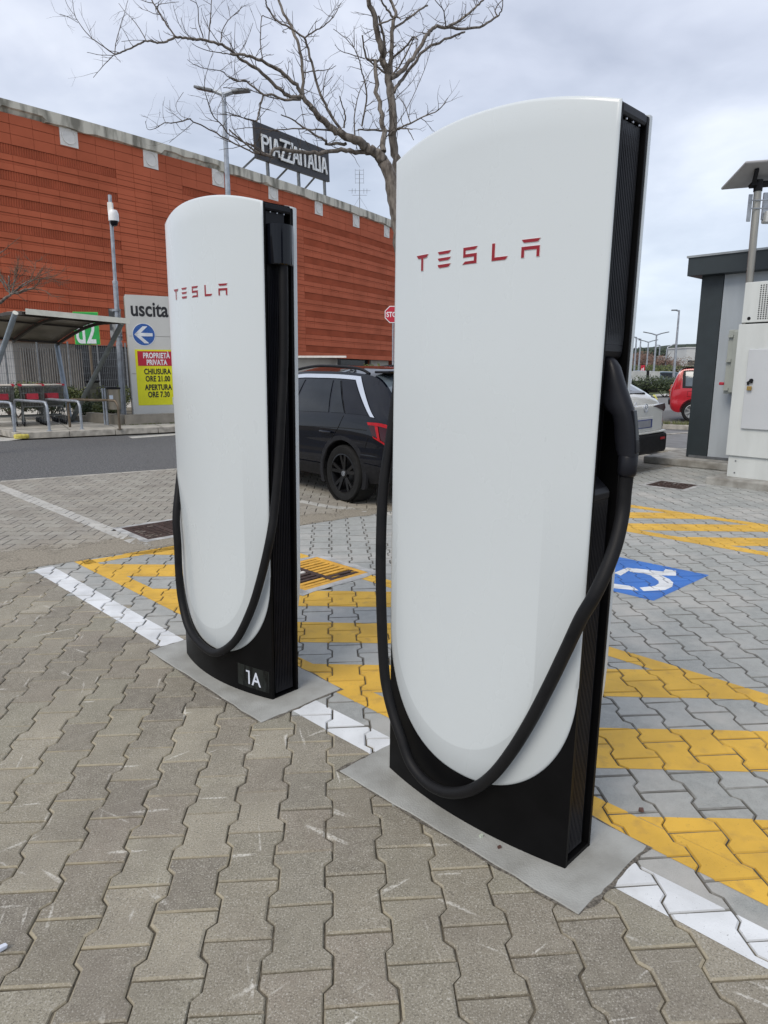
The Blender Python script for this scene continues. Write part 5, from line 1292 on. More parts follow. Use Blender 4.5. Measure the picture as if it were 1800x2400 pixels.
# ================================================================== BARE TREES
def tube_tree(root, limbs, rn, twig_len, m_thick, m_thin, twig_density=1.0, thin_r=.012, dens_min=.0, name='branch'):
    """limbs: list of (points, radii); twigs grow off them"""
    tw = MB()
    for pts_, rs in limbs:
        big = max(rs) > thin_r
        mb = MB() ; P = catmull(pts_, 4); k = len(P); RR = [float(np.interp(i / (k - 1), np.linspace(0, 1, len(rs)), rs)) for i in range(k)]
        P = [p + Vector((rn.gauss(0, 1), rn.gauss(0, 1), rn.gauss(0, 1))) * min(.012, RR[i] * .35) for i, p in enumerate(P)]
        if big: mb.tube(P, RR, 8); mb.build(name, m_thick, root, smooth=True, auto=80)
        else: tw.tube(P, RR, 5)
        L_ = 0
        for i in range(1, k - 1):
            L_ += (P[i] - P[i - 1]).length
            if RR[i] < .045 and rn.random() < twig_density * (P[i] - P[i - 1]).length * 7:
                d = (P[i + 1] - P[i]).normalized(); s = Vector((rn.gauss(0, 1), rn.gauss(0, 1), rn.gauss(0, .7) + .45)).normalized()
                g_ = (d * .5 + s).normalized(); ln = twig_len * rn.uniform(.25, 1); r0 = min(RR[i] * .6, .006); q = P[i]; pts2 = [q]
                for _ in range(4): g_ = (g_ + Vector((rn.gauss(0, .22), rn.gauss(0, .22), rn.gauss(.06, .2)))).normalized(); q = q + g_ * ln / 4; pts2.append(q)
                tw.tube(pts2, [r0, r0 * .8, r0 * .6, r0 * .45, r0 * .3], 4, caps=False)
                if ln > twig_len * .5:
                    for _ in range(rn.randint(1, 2)):
                        j = rn.randint(1, 3); g2 = (g_ + Vector((rn.gauss(0, .8), rn.gauss(0, .8), rn.gauss(.1, .6)))).normalized(); a_ = pts2[j]; b_ = a_ + g2 * ln * .3; tw.tube([a_, b_, b_ + g2 * ln * .12 + Vector((0, 0, ln * .05))], [r0 * .6, r0 * .45, r0 * .3], 4, caps=False)
    tag(tw.build('twigs', m_thin, root), kind='stuff')
YT = 10.5
def T5(x, y): return (560 + x / 2.44, y / 2.44)
def T4(x, y): return (140 + x / 3.19, y / 3.19)
# (screen trace, start radius px, end radius px, depth at start, depth at end)
LIMB = [
 (T5, [(1010, 2700), (985, 2100), (950, 1600), (915, 1330), (892, 1180), (870, 1045), (838, 950), (800, 882)], 46, 33, 0, 0),
 (T5, [(800, 882), (740, 850), (680, 815), (600, 770), (540, 740), (480, 690), (420, 620), (370, 555)], 29, 13, 0, -.5),
 (T5, [(370, 555), (330, 490), (260, 430), (190, 380), (130, 350), (60, 320), (0, 310), (-48, 312)], 11, 6, -.5, -.9),
 (T5, [(370, 560), (300, 555), (230, 510), (150, 430), (80, 380), (0, 330)], 11, 8, -.5, -.7),
 (T4, [(1340, 430), (1300, 390), (1230, 345), (1170, 320), (1100, 305), (1000, 290), (930, 285), (865, 275)], 10, 8, -.7, -1.1),
 (T4, [(865, 275), (800, 310), (740, 320), (690, 312), (645, 305), (600, 325), (540, 355), (470, 390), (410, 408)], 8, 5, -1.1, -1.5),
 (T4, [(410, 408), (330, 350), (220, 265), (140, 165), (110, 100), (95, 0)], 4.5, 1.2, -1.5, -1.7),
 (T4, [(410, 408), (418, 330), (440, 240), (480, 110), (510, 0)], 3.6, 1.3, -1.5, -1.3),
 (T4, [(405, 412), (300, 410), (205, 390)], 2.6, 1.4, -1.5, -1.8), (T4, [(400, 415), (320, 500), (250, 580)], 3.2, 1.4, -1.5, -1.4),
 (T4, [(410, 415), (432, 440), (455, 465)], 2.5, 1.2, -1.5, -1.5), (T4, [(645, 300), (600, 220), (540, 140), (490, 90), (440, 25)], 3.4, 1.3, -1.3, -1.1),
 (T4, [(640, 303), (560, 300), (462, 310)], 2, .8, -1.3, -1.6), (T4, [(135, 170), (70, 130), (0, 105)], 1.6, .8, -1.6, -1.8), (T4, [(120, 120), (70, 60), (42, 0)], 1.6, .8, -1.6, -1.6),
 (T4, [(865, 270), (800, 190), (740, 90), (700, 20), (688, 0), (660, -60)], 6, 4, -1.1, -.8), (T4, [(720, 55), (760, 30), (890, 15)], 3, 1.4, -.9, -1.2), (T4, [(700, 25), (640, 10), (560, -20)], 3, 2, -.8, -.9),
 (T4, [(1110, 305), (1125, 150), (1135, 0), (1138, -80)], 4.5, 2.5, -.8, -.6), (T4, [(1075, 285), (1040, 180), (1030, 40), (975, 0)], 4.5, 2, -.8, -1),
 (T4, [(1205, 315), (1220, 220), (1275, 135), (1330, 95), (1365, 40)], 4, 1.5, -.8, -.5), (T4, [(1305, 385), (1308, 270), (1312, 165)], 2.4, 1.2, -.7, -.7), (T4, [(1275, 135), (1262, 45)], 2, 1.1, -.6, -.6),
 (T4, [(1190, 320), (1120, 220), (1070, 120), (1060, 60)], 3, 1.2, -.8, -1), (T4, [(970, 280), (930, 210), (905, 130)], 2.4, 1, -1, -1.2), (T4, [(1000, 290), (920, 230), (870, 120), (850, 40)], 1.6, .7, -1, -1.3),
 (T4, [(1340, 400), (1400, 300), (1445, 170)], 2.2, 1, -.7, -.9), (T4, [(1350, 395), (1385, 340), (1392, 300)], 1.6, .8, -.7, -.6), (T4, [(1515, 455), (1500, 300), (1510, 130), (1535, 125), (1600, 150), (1660, 170)], 4, 2.5, -.6, -.4),
 (T4, [(1295, 405), (1200, 395), (1100, 375), (1020, 345), (985, 318)], 4, 1.5, -.7, -1.0),
 (T4, [(1420, 610), (1300, 600), (1200, 530), (1080, 510), (1000, 480), (953, 445)], 4, 1.6, -.5, -1.2), (T4, [(1200, 530), (1250, 490), (1285, 460)], 2, 1, -.9, -.8),
 (T5, [(365, 540), (366, 400), (340, 260), (300, 150), (260, 80), (230, 0), (215, -60)], 9, 6, -.45, -.1),
 (T5, [(585, 752), (530, 660), (480, 570), (430, 420), (400, 300), (375, 215)], 8, 6, -.2, -.6), (T5, [(375, 215), (290, 160), (210, 110), (165, 40), (150, 0), (130, -60)], 5.5, 3.5, -.6, -.9),
 (T5, [(378, 215), (430, 180), (470, 160), (530, 110), (560, 60), (585, 15)], 4.5, 1.6, -.6, -.2), (T5, [(395, 212), (460, 205)], 2, 1, -.6, -.5), (T5, [(372, 415), (450, 405), (520, 395), (555, 375)], 3, 1.6, -.4, -.1), (T5, [(480, 560), (495, 430), (540, 365)], 2.4, 1.3, -.4, -.2),
 (T5, [(485, 565), (530, 510), (585, 430)], 1.6, .8, -.4, -.2),
 (T5, [(735, 872), (640, 860), (520, 868), (400, 875), (280, 860), (220, 850), (170, 885), (120, 880)], 13, 8, .0, -1.0), (T5, [(120, 880), (60, 840), (0, 790), (-60, 740)], 6, 4, -1, -1.1),
 (T4, [(1590, 1170), (1480, 1150), (1350, 1090), (1230, 1030), (1120, 965), (1000, 910), (970, 885)], 6.5, 4.5, -1, -1.5), (T4, [(970, 885), (900, 910), (840, 918), (780, 920), (740, 945), (700, 965), (655, 965), (641, 905)], 5, 1.2, -1.5, -1.9),
 (T4, [(970, 890), (900, 860), (870, 780), (925, 690)], 2, .9, -1.5, -1.3), (T4, [(1000, 915), (900, 1000), (820, 1065)], 2.2, 1, -1.5, -1.3),
 (T4, [(1540, 1170), (1440, 1090), (1270, 1010), (1210, 930), (1180, 905), (1140, 850), (1120, 790), (1100, 730), (1085, 680), (1085, 600), (1110, 500), (1145, 390)], 6, 1.5, -.9, -1.6),
 (T4, [(1085, 685), (1045, 655)], 2, 1, -1.3, -1.4), (T4, [(1120, 780), (1160, 700), (1250, 600), (1400, 490)], 2.5, 1, -1.3, -.7), (T4, [(1180, 905), (1180, 820), (1225, 720)], 2, 1, -1.2, -1), (T4, [(1455, 905), (1350, 870), (1300, 820), (1240, 760)], 3, 1, -.8, -1.1), (T4, [(1455, 900), (1300, 865), (1140, 850)], 3, 1.3, -.8, -1.2),
 (T4, [(1500, 1160), (1400, 1080), (1300, 965), (1270, 850), (1240, 755)], 2.5, 1, -.9, -1.1), (T4, [(1650, 985), (1500, 960), (1390, 955), (1300, 970)], 4, 2, -.8, -1),
 (T5, [(615, 825), (560, 820), (505, 828), (490, 800), (420, 760), (350, 715), (300, 680), (240, 658)], 9, 3, -.1, -.9), (T5, [(525, 745), (420, 740), (340, 735), (260, 740), (180, 745)], 5, 2.5, -.2, -.9),
 (T5, [(355, 568), (260, 570), (185, 542), (140, 542), (40, 465), (0, 465), (-60, 440)], 8, 3, -.5, -1.1), (T5, [(140, 542), (128, 580), (112, 650), (100, 700)], 6, 4, -.7, -.9), (T5, [(260, 570), (190, 560), (80, 520), (0, 505), (-90, 500)], 3, 2, -.7, -1.2),
 (T5, [(100, 695), (40, 680), (0, 665), (-80, 640)], 4, 2, -.9, -1.2),
 (T5, [(822, 880), (828, 780), (812, 660), (792, 480), (776, 348)], 17, 10, 0, .4), (T5, [(776, 348), (735, 335), (718, 290), (706, 200)], 7, 4, .4, .2), (T5, [(776, 348), (800, 345), (850, 300), (900, 260)], 6, 3, .4, .9),
 (T5, [(960, 1500), (930, 1200), (905, 1000), (890, 880), (880, 720), (870, 560), (855, 420)], 26, 21, .6, .5), (T5, [(855, 420), (825, 340), (800, 220), (770, 80), (740, 0), (720, -70)], 20, 11, .5, .2),
 (T5, [(868, 440), (875, 300), (880, 150), (893, 75), (870, 0), (860, -60)], 13, 6, .5, .9), (T5, [(885, 110), (855, 60), (820, 15), (800, -40)], 7, 4, .7, .5), (T5, [(840, 300), (820, 180), (800, 90)], 8, 5, .5, .3),
 (T5, [(882, 520), (940, 450), (1000, 360), (1060, 290), (1150, 240), (1260, 195), (1292, 180)], 10, 4.5, .5, 1.4), (T5, [(876, 440), (960, 370), (1030, 280), (1085, 190), (1120, 160), (1200, 158), (1300, 165), (1400, 145), (1480, 92)], 13, 5, .5, 1.5),
 (T5, [(1480, 92), (1465, 65), (1480, 30), (1508, 0)], 4, 2, 1.5, 1.6), (T5, [(1480, 92), (1502, 60), (1508, 20), (1510, -20)], 4, 2, 1.5, 1.4), (T5, [(1190, 158), (1290, 95), (1350, 45), (1395, 0), (1430, -50)], 7, 4, .9, 1.3), (T5, [(1182, 155), (1172, 65), (1120, 0)], 4, 2, .9, .6), (T5, [(1355, 40), (1345, 0)], 2.4, 1.5, 1.2, 1.1), (T5, [(1175, 65), (1205, 15)], 2, 1, .7, .9),
 (T5, [(888, 160), (940, 125), (1030, 60), (1078, 30)], 6, 4.5, .7, 1.1), (T5, [(795, 140), (850, 120), (905, 95), (925, 115)], 5, 3, .3, .1), (T5, [(880, 330), (950, 275), (995, 215), (1022, 225)], 6, 4, .6, .2), (T5, [(870, 440), (930, 360), (975, 270), (1000, 220)], 5, 3, .5, .3),
 (T5, [(855, 770), (910, 735), (980, 705), (1060, 665), (1140, 630), (1195, 560)], 6, 2, .5, .0), (T5, [(890, 745), (940, 735), (992, 740)], 5, 2.5, .5, .2), (T5, [(980, 700), (950, 610), (915, 550)], 3, 1.3, .2, .4), (T5, [(965, 738), (1000, 800)], 3, 2, .2, .1),
 (T5, [(790, 850), (870, 750), (960, 620), (1060, 400), (1120, 190)], 2.8, 1.2, .2, .7), (T5, [(600, 735), (607, 665), (590, 600), (575, 550)], 5, 2.5, -.2, -.4), (T5, [(855, 750), (760, 745), (680, 740)], 6, 4, .4, .0), (T5, [(700, 720), (730, 580), (720, 470), (700, 400), (690, 350), (660, 280), (610, 220), (540, 165)], 5, 1.5, -.1, -.6), (T5, [(720, 335), (640, 310), (580, 290), (548, 255)], 3, 1.3, .3, -.1),
 (T5, [(662, 785), (662, 640), (700, 500), (775, 380)], 4, 1.5, -.1, .3), (T5, [(650, 790), (560, 750), (440, 620), (470, 560)], 2.5, 1, -.2, -.5), (T5, [(845, 640), (900, 560), (980, 480), (1030, 400)], 3, 1, .4, .8), (T5, [(838, 420), (790, 380), (735, 335)], 6, 4, .5, .3), (T5, [(660, 270), (658, 150)], 2.5, 1.4, -.4, -.5), (T5, [(690, 350), (640, 235), (600, 205)], 2, 1, -.3, -.4)]
limbs = []
for f_, tr, r0, r1, z0, z1 in LIMB:
    sc_ = 2.44 if f_ is T5 else 3.19; P = []; n_ = len(tr)
    for i, (x, y) in enumerate(tr):
        px, py = f_(x, y); t_ = i / (n_ - 1); Y = YT + z0 + (z1 - z0) * t_
        P.append(AT(px, py, Y))
    rs = []
    for i in range(n_):
        t_ = i / (n_ - 1); d_ = P[i].length; rs.append(max(.0028, (r0 + (r1 - r0) * t_) / sc_ / FPX * P[i].y * 0.92))
    limbs.append((P, rs))
base = limbs[0][0][0]
# root the trunk on the ground
t0 = limbs[0][0]; gx, gy = t0[0].x + .12, t0[0].y + .05
limbs[0] = ([Vector((gx, gy, -.05)), Vector((gx - .02, gy, .35))] + [p for p in t0 if p.z > .7], [.24, .17] + [r for p, r in zip(t0, limbs[0][1]) if p.z > .7])
g2 = limbs[[i for i, L_ in enumerate(LIMB) if L_[1][0] == (960, 1500)][0]]; g2[0].insert(0, Vector((gx + .05, gy + .1, .9))); g2[1].insert(0, g2[1][0])
TREE = empty('bare_tree', (gx, gy, 0), 0, 'large leafless tree spreading its grey branches behind the chargers', 'tree')
off = Vector((gx, gy, 0)); limbs = [([p - off for p in P], rs) for P, rs in limbs]
tube_tree(TREE, limbs, random.Random(11), .38, M_bark, M_twig, 1.35)
for ch in TREE.children:
    if ch.name.startswith('branch') and len(ch.data.vertices) and max(v.co.z for v in ch.data.vertices) > 3 and min(v.co.z for v in ch.data.vertices) < .1: ch.name = 'trunk'
# small bare tree off the left edge
def rec(p, d, r, ln, depth, rn, out, spread=.55):
    pts_ = [p]; q = p; 
    for _ in range(3): d = (d + Vector((rn.gauss(0, .13), rn.gauss(0, .13), rn.gauss(0.02, .1)))).normalized(); q = q + d * ln / 3; pts_.append(q)
    out.append((pts_, [r, r * .85, r * .75, r * .62]))
    if depth > 0:
        for _ in range(rn.randint(2, 3)):
            j = rn.choice((1, 2, 3)); nd = (d + Vector((rn.gauss(0, spread), rn.gauss(0, spread), rn.gauss(.05, spread)))).normalized(); rec(pts_[j], nd, r * (.62 if j > 1 else .5), ln * rn.uniform(.6, .85), depth - 1, rn, out, spread)
b = AT(-75, 950, 12.5); T2 = empty('bare_tree', (b.x, b.y, 0), 0, 'small bare tree reaching in from the left edge above the shelter', 'tree')
rn = random.Random(8); out = []; s0 = AT(-60, 745, 12.5) - Vector((b.x, b.y, 0)); s1 = AT(25, 690, 12.5) - Vector((b.x, b.y, 0))
out.append(([Vector((0, 0, -.05)), Vector((.03, 0, 1.2)), s0], [.09, .075, .06])); out.append(([s0, s0.lerp(s1, .5) + Vector((0, 0, -.02)), s1], [.045, .035, .022]))
rec(s0, Vector((-.5, .2, .8)), .04, .9, 3, rn, out)
for dd, ln in (((.75, .1, .60), .42), ((.95, -.2, .12), .5), ((.9, .2, .30), .48), ((.45, .1, .85), .34), ((.1, -.1, .95), .34), ((-.2, .2, .9), .4), ((.9, 0, -.10), .40), ((-.5, .1, .6), .4)): rec(s1, Vector(dd).normalized(), .014, ln, 3, rn, out, .42)
tube_tree(T2, out, rn, .22, M_bark, mat('young_twig', (.15, .095, .065), .9), .8, name='branch')

# ================================================================== CARS
M_cblk = mat('car_black', (0.003, 0.004, 0.008), 0.04, var=.1, spec=.40); M_cwhi = mat('car_white', (0.60, 0.61, 0.59), 0.25, var=.02, coat=1.0); M_cred = mat('car_red', (0.42, 0.006, 0.016), 0.3, var=.05, coat=.8)
M_cgl = mat('car_glass', (0.008, 0.011, 0.014), 0.05, spec=.4, var=.2); M_glb = mat('car_glass_pale', (0.10, 0.125, 0.145), 0.08, coat=.6, var=.3, scale=3)
M_clad = mat('cladding_black', (0.010, 0.010, 0.012), .55, spec=.22, var=.15, scale=20, bump=.08, bscale=300); M_chrome = mat('brushed_trim', (0.62, 0.66, 0.72), .28, metal=.6, var=.03)
M_tyre = mat('tyre', (0.013, 0.013, 0.013), .8, spec=.2, var=.2, bump=.2, bscale=70); M_lred = mat('lamp_red', (0.34, 0.002, 0.006), .25, spec=.3, var=.2, scale=12); M_lredd = mat('lamp_dark_red', (0.035, 0.003, 0.006), .12, spec=.4)
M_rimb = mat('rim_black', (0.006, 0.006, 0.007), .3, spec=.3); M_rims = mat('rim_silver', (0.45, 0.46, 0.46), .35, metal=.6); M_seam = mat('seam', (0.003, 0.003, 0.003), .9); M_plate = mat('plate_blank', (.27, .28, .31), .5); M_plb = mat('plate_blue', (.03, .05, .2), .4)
class Body:
    def __init__(s, secs): s.X = [q[0] for q in secs]; s.S = np.array([q[1:] for q in secs], float)
    def prm(s, x):
        i = max(0, min(len(s.X) - 2, int(np.searchsorted(s.X, x)) - 1)); x0, x1 = s.X[i], s.X[i + 1]; t = min(1, max(0, (x - x0) / (x1 - x0)))
        a, b = s.S[i], s.S[i + 1]; m0 = (b - s.S[i - 1]) / (x1 - s.X[i - 1]) if i > 0 else (b - a) / (x1 - x0); m1 = (s.S[i + 2] - a) / (s.X[i + 2] - x0) if i + 2 < len(s.X) else (b - a) / (x1 - x0)
        h = x1 - x0; return (2 * t**3 - 3 * t**2 + 1) * a + (t**3 - 2 * t**2 + t) * h * m0 + (-2 * t**3 + 3 * t**2) * b + (t**3 - t**2) * h * m1
    def pt(s, x, k, side=1, off=0.0):
        z0, w0, z1, w1, z2, w2, z3, w3, z4 = s.prm(x)
        C = [(0, z0), (w0, z0), (w1, z1), (w2, z2), (w3, z3), (w3 * .62, z3 + (z4 - z3) * .72), (0, z4)]
        k = max(0, min(5.9999, k)); i = int(k); t = k - i; a, b = C[i], C[i + 1]
        y = a[0] + (b[0] - a[0]) * t; z = a[1] + (b[1] - a[1]) * t
        if i == 1: y += .035 * math.sin(math.pi * t)
        if i == 2: y += .018 * math.sin(math.pi * t)
        if i == 3: y += .02 * math.sin(math.pi * t)
        if off:
            ny, nz = (b[1] - a[1]), -(b[0] - a[0]); L_ = math.hypot(ny, nz) or 1; y += off * ny / L_; z += off * nz / L_
        return Vector((x, y * side, z))
    def mesh(s, n=70):
        xs_ = []
        for a, b in zip(s.X, s.X[1:]): m = max(2, int((b - a) / .06)); xs_ += [a + (b - a) * i / m for i in range(m)]
        xs_.append(s.X[-1]); ks = [0, .5, 1, 1.12, 1.3, 1.5, 1.7, 1.85, 2, 2.2, 2.5, 2.8, 3, 3.15, 3.4, 3.7, 3.92, 4, 4.25, 4.6, 5, 5.35, 5.7, 6]
        mb = MB()
        rows_ = [[s.pt(x, k, 1) for k in ks] + [s.pt(x, k, -1) for k in reversed(ks[1:-1])] + [s.pt(x, 0, 1)] for x in xs_]
        mb.grid(rows_); mb.add(rows_[0][:-1], [tuple(range(len(rows_[0]) - 1))]); mb.add(rows_[-1][:-1], [tuple(range(len(rows_[0]) - 1))]); return mb
    def patch(s, q, side, off=.005, n=10):
        """q: four (x,k) corners"""
        mb = MB(); P = []
        for i in range(n + 1):
            u = i / n; row = []
            for j in range(n + 1):
                v = j / n; x = (q[0][0] * (1 - u) + q[1][0] * u) * (1 - v) + (q[3][0] * (1 - u) + q[2][0] * u) * v; k = (q[0][1] * (1 - u) + q[1][1] * u) * (1 - v) + (q[3][1] * (1 - u) + q[2][1] * u) * v
                row.append(s.pt(x, k, side, off))
            P.append(row)
        mb.grid(P); return mb
    def line(s, pts_, side, r=.004):
        P = []
        for a, b in zip(pts_, pts_[1:]):
            for i in range(6): t = i / 6; P.append(s.pt(a[0] + (b[0] - a[0]) * t, a[1] + (b[1] - a[1]) * t, side, .001))
        P.append(s.pt(pts_[-1][0], pts_[-1][1], side, .001)); mb = MB(); mb.tube(P, r, 4); return mb
def cut(o, cutters):
    for c in cutters:
        m = o.modifiers.new('cut', 'BOOLEAN'); m.operation = 'DIFFERENCE'; m.object = c; m.solver = 'EXACT'
    bpy.context.view_layer.update(); dg = bpy.context.evaluated_depsgraph_get(); me = bpy.data.meshes.new_from_object(o.evaluated_get(dg)); o.modifiers.clear(); o.data = me
    for c in cutters: bpy.data.objects.remove(c)
def wheel(par, x, y, r, side, rimm, spokes=5, style='twin', wd=.22, hub=True):
    root = empty('wheel'); root.parent = par; root.location = (x, y, r); s_ = side
    mb = MB(); ri = r * .70; T = [(ri, -wd / 2), (ri + .01, -wd / 2 - .004), (r * .93, -wd / 2 - .006), (r * .985, -wd / 2 + .012), (r, -wd / 2 + .035)]
    for g_ in (-.05, 0, .05): T += [(r, g_ * 1 - .012), (r - .008, g_ - .009), (r - .008, g_ + .0), (r, g_ + .003)]
    T += [(r, wd / 2 - .035), (r * .985, wd / 2 - .012), (r * .93, wd / 2 + .006), (ri + .01, wd / 2 + .004), (ri, wd / 2)]
    mb.lathe(T, 40, 'y'); mb.build('tyre', M_tyre, root, smooth=True, auto=35)
    mb = MB(); y1 = s_ * (wd / 2)
    mb.lathe([(ri + .003, y1), (ri - .012, y1 + s_ * .004), (ri - .02, y1 - s_ * .012), (ri - .03, y1 - s_ * .10), (.02, y1 - s_ * .12)], 40, 'y')
    for i in range(spokes):
        a = 2 * math.pi * i / spokes + .3
        for da in ((-.13, .13) if style == 'twin' else (0,)):
            c_, n_ = math.cos, math.sin; p0 = Vector((c_(a) * .045, y1 - s_ * .03, n_(a) * .045)); p1 = Vector((c_(a + da * 1.5) * (ri - .015), y1 - s_ * .012, n_(a + da * 1.5) * (ri - .015)))
            mb.bar(p0, p1, ri * .16 if style == 'twin' else ri * .22, .02, upv=(0, 1, 0))
    mb.lathe([(.06, y1 - s_ * .05), (.055, y1 - s_ * .016), (0, y1 - s_ * .012)], 20, 'y'); mb.build('rim', rimm, root, smooth=True, auto=30)
    if hub: mb = MB(); mb.lathe([(.030, y1 - s_ * .012), (.030, y1 - s_ * .006), (.026, y1 - s_ * .006)], 20, 'y'); mb.bar((-.012, y1 - s_ * .008, .018), (0, y1 - s_ * .008, -.018), .005, .004, (0, 1, 0)); mb.bar((.012, y1 - s_ * .008, .018), (0, y1 - s_ * .008, -.018), .005, .004, (0, 1, 0)); mb.build('badge', M_chrome, root)
    return root
def arch(par, x, y, r, side, m, w=.055, dep=.05, body=None):
    mb = MB(); P = []
    for i in range(25):
        a = R(-22) + R(224) * i / 24; row = []
        for rr_, dy in ((r, -dep), (r, .004), (r + .008, .012), (r + w - .01, .006), (r + w, -.02)): row.append(Vector((x + rr_ * math.cos(a), y + side * dy, max(.20, .34 + rr_ * math.sin(a)))))
        P.append(row)
    mb.grid(P); return mb.build('arch_trim', m, par, smooth=True, auto=40)
# --- black SUV
ang = R(130); f = Vector((math.cos(ang), math.sin(ang), 0)); l = Vector((-f.y, f.x, 0)); O = Vector((-.49, 7.94, 0)) - f * .85 - l * .92
CB = empty('parked_car', (O.x, O.y, 0), ang, 'black SUV parked behind the chargers with a silver strip along its window line', 'car')
SUV = Body([(0, .40, .74, .60, .84, .86, .80, .98, .70, 1.0), (.04, .34, .80, .62, .90, .94, .84, 1.04, .73, 1.06), (.14, .30, .85, .64, .915, .98, .87, 1.14, .72, 1.17), (.30, .28, .86, .65, .915, 1.0, .885, 1.30, .68, 1.34), (.50, .27, .86, .65, .915, 1.01, .89, 1.42, .645, 1.475), (.75, .26, .86, .65, .915, 1.01, .895, 1.475, .64, 1.54), (1.6, .26, .85, .63, .91, .99, .895, 1.505, .63, 1.57), (2.3, .26, .85, .62, .91, .97, .89, 1.47, .61, 1.54), (2.75, .26, .85, .62, .91, .955, .88, 1.26, .66, 1.32), (3.15, .26, .85, .62, .91, .94, .86, 1.02, .74, 1.05), (3.8, .28, .84, .60, .90, .86, .83, .90, .70, .94), (4.15, .32, .78, .56, .84, .74, .74, .78, .6, .80), (4.23, .38, .65, .54, .7, .66, .62, .7, .5, .71)])
bo = SUV.mesh().build('body', M_cblk, CB, smooth=True, auto=38)
cuts_ = []
for x in (.85, 3.42):
    for s_ in (-1, 1):
        mb = MB(); mb.lathe([(0, -.16), (.385, -.16), (.385, .16), (0, .16)], 40, 'y', (x, s_ * .86, .36)); c_ = mb.build('cutter', M_clad, None); c_.matrix_world = Matrix.Translation(O) @ Matrix.Rotation(ang, 4, 'Z'); cuts_.append(c_)
bpy.context.view_layer.update(); cut(bo, cuts_)
for x in (.85, 3.42):
    for s_ in (-1, 1):
        wheel(CB, x, s_ * .80, .335, s_, M_rimb); arch(CB, x, s_ * .915, .385, s_, M_clad, .075, .10)
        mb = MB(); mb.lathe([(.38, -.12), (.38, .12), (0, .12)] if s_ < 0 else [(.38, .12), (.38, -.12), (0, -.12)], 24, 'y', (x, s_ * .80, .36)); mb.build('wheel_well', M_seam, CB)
for s_ in (-1, 1):
    SUV.patch([(1.22, 1.0), (3.05, 1.0), (3.05, 1.42), (1.22, 1.42)], s_, .012, 14).build('sill_cladding', M_clad, CB)
    SUV.patch([(.0, 1.0), (.46, 1.0), (.46, 1.62), (.0, 1.55)], s_, .010, 8).build('bumper_cladding', M_clad, CB)
    SUV.patch([(1.15, 3.06), (1.90, 3.06), (1.86, 3.80), (1.30, 3.80)], s_, .006).build('rear_door_window', M_cgl, CB)
    SUV.patch([(.84, 3.06), (1.11, 3.06), (1.26, 3.80), (1.15, 3.80)], s_, .006).build('quarter_window', M_cgl, CB)
    SUV.patch([(1.96, 3.06), (2.75, 3.06), (2.55, 3.80), (1.92, 3.80)], s_, .006).build('front_door_window', M_cgl, CB)
    SUV.patch([(.40, 3.05), (.80, 3.05), (1.11, 3.80), (.86, 3.80)], s_, .005).build('pillar_panel', M_gloss, CB)
    SUV.patch([(.86, 3.84), (2.6, 3.84), (2.6, 3.93), (.80, 3.93)], s_, .009, 16).build('window_trim', M_chrome, CB)
    SUV.patch([(.29, 3.03), (.36, 3.03), (.86, 3.84), (.80, 3.93)], s_, .010, 12).build('pillar_trim', M_chrome, CB)
    SUV.patch([(-.0, 2.25), (.26, 2.42), (.38, 2.86), (-.0, 2.95)], s_, .012).build('tail_lamp', M_lredd, CB)
    SUV.patch([(.02, 2.84), (.36, 2.79), (.385, 2.87), (.02, 2.95)], s_, .018).build('tail_lamp_band', M_lred, CB); SUV.patch([(.02, 2.27), (.25, 2.42), (.27, 2.48), (.02, 2.34)], s_, .018).build('tail_lamp_band', M_lred, CB)
    SUV.patch([(.14, 2.40), (.18, 2.42), (.25, 2.80), (.20, 2.80)], s_, .019).build('tail_lamp_band', M_lred, CB)
    SUV.patch([(.02, 1.66), (.10, 1.62), (.07, 1.95), (.02, 2.02)], s_, .014, 5).build('reflector', M_lred, CB)
    for L_ in ([(1.22, 1.45), (1.10, 2.1), (.92, 2.6), (.84, 3.0)], [(1.94, 1.2), (1.92, 2.5), (1.93, 3.05)], [(.82, 3.05), (1.13, 3.8)], [(.36, 2.4), (.42, 2.05)], [(.4, 2.62), (1.4, 2.60), (2.9, 2.55)]): SUV.line(L_, s_, .0035).build('seam', M_seam, CB)
    mb = MB(); a = SUV.pt(1.02, 2.45, s_, .03); b = SUV.pt(1.24, 2.47, s_, .03); mb.tube([a - Vector((0, s_ * .03, 0)), a, (a + b) / 2 + Vector((0, s_ * .012, 0)), b, b - Vector((0, s_ * .03, 0))], [.010, .014, .016, .014, .010], 8); mb.build('door_handle', M_cblk, CB, smooth=True)
    P = [SUV.pt(x, 4.15, s_, o_) for x, o_ in ((.72, .0), (.85, .035), (1.1, .05), (1.8, .055), (2.4, .045), (2.6, .0))]; mb = MB(); mb.tube(catmull(P, 5), .017, 8); mb.build('roof_rail', M_clad, CB, smooth=True)
    SUV.patch([(.13, 4.1), (.60, 4.1), (.60, 6), (.13, 6)], s_, .006).build('rear_window', M_glb, CB)
mb = MB(); mb.box((.0, 0, .50), (.05, 1.3, .22)); mb.build('rear_skirt', M_clad, CB, bevel=.02)
mb = MB(); mb.prism([(.70, 1.53), (.86, 1.555), (.80, 1.62), (.77, 1.635)], lambda a_, b_: (a_, -.015, b_), lambda a_, b_: (a_, .015, b_)); mb.build('roof_fin', M_gloss, CB)
mb = MB(); mb.box((.50, 0, 1.50), (.26, 1.22, .03)); mb.build('spoiler', M_cblk, CB, bevel=.012)

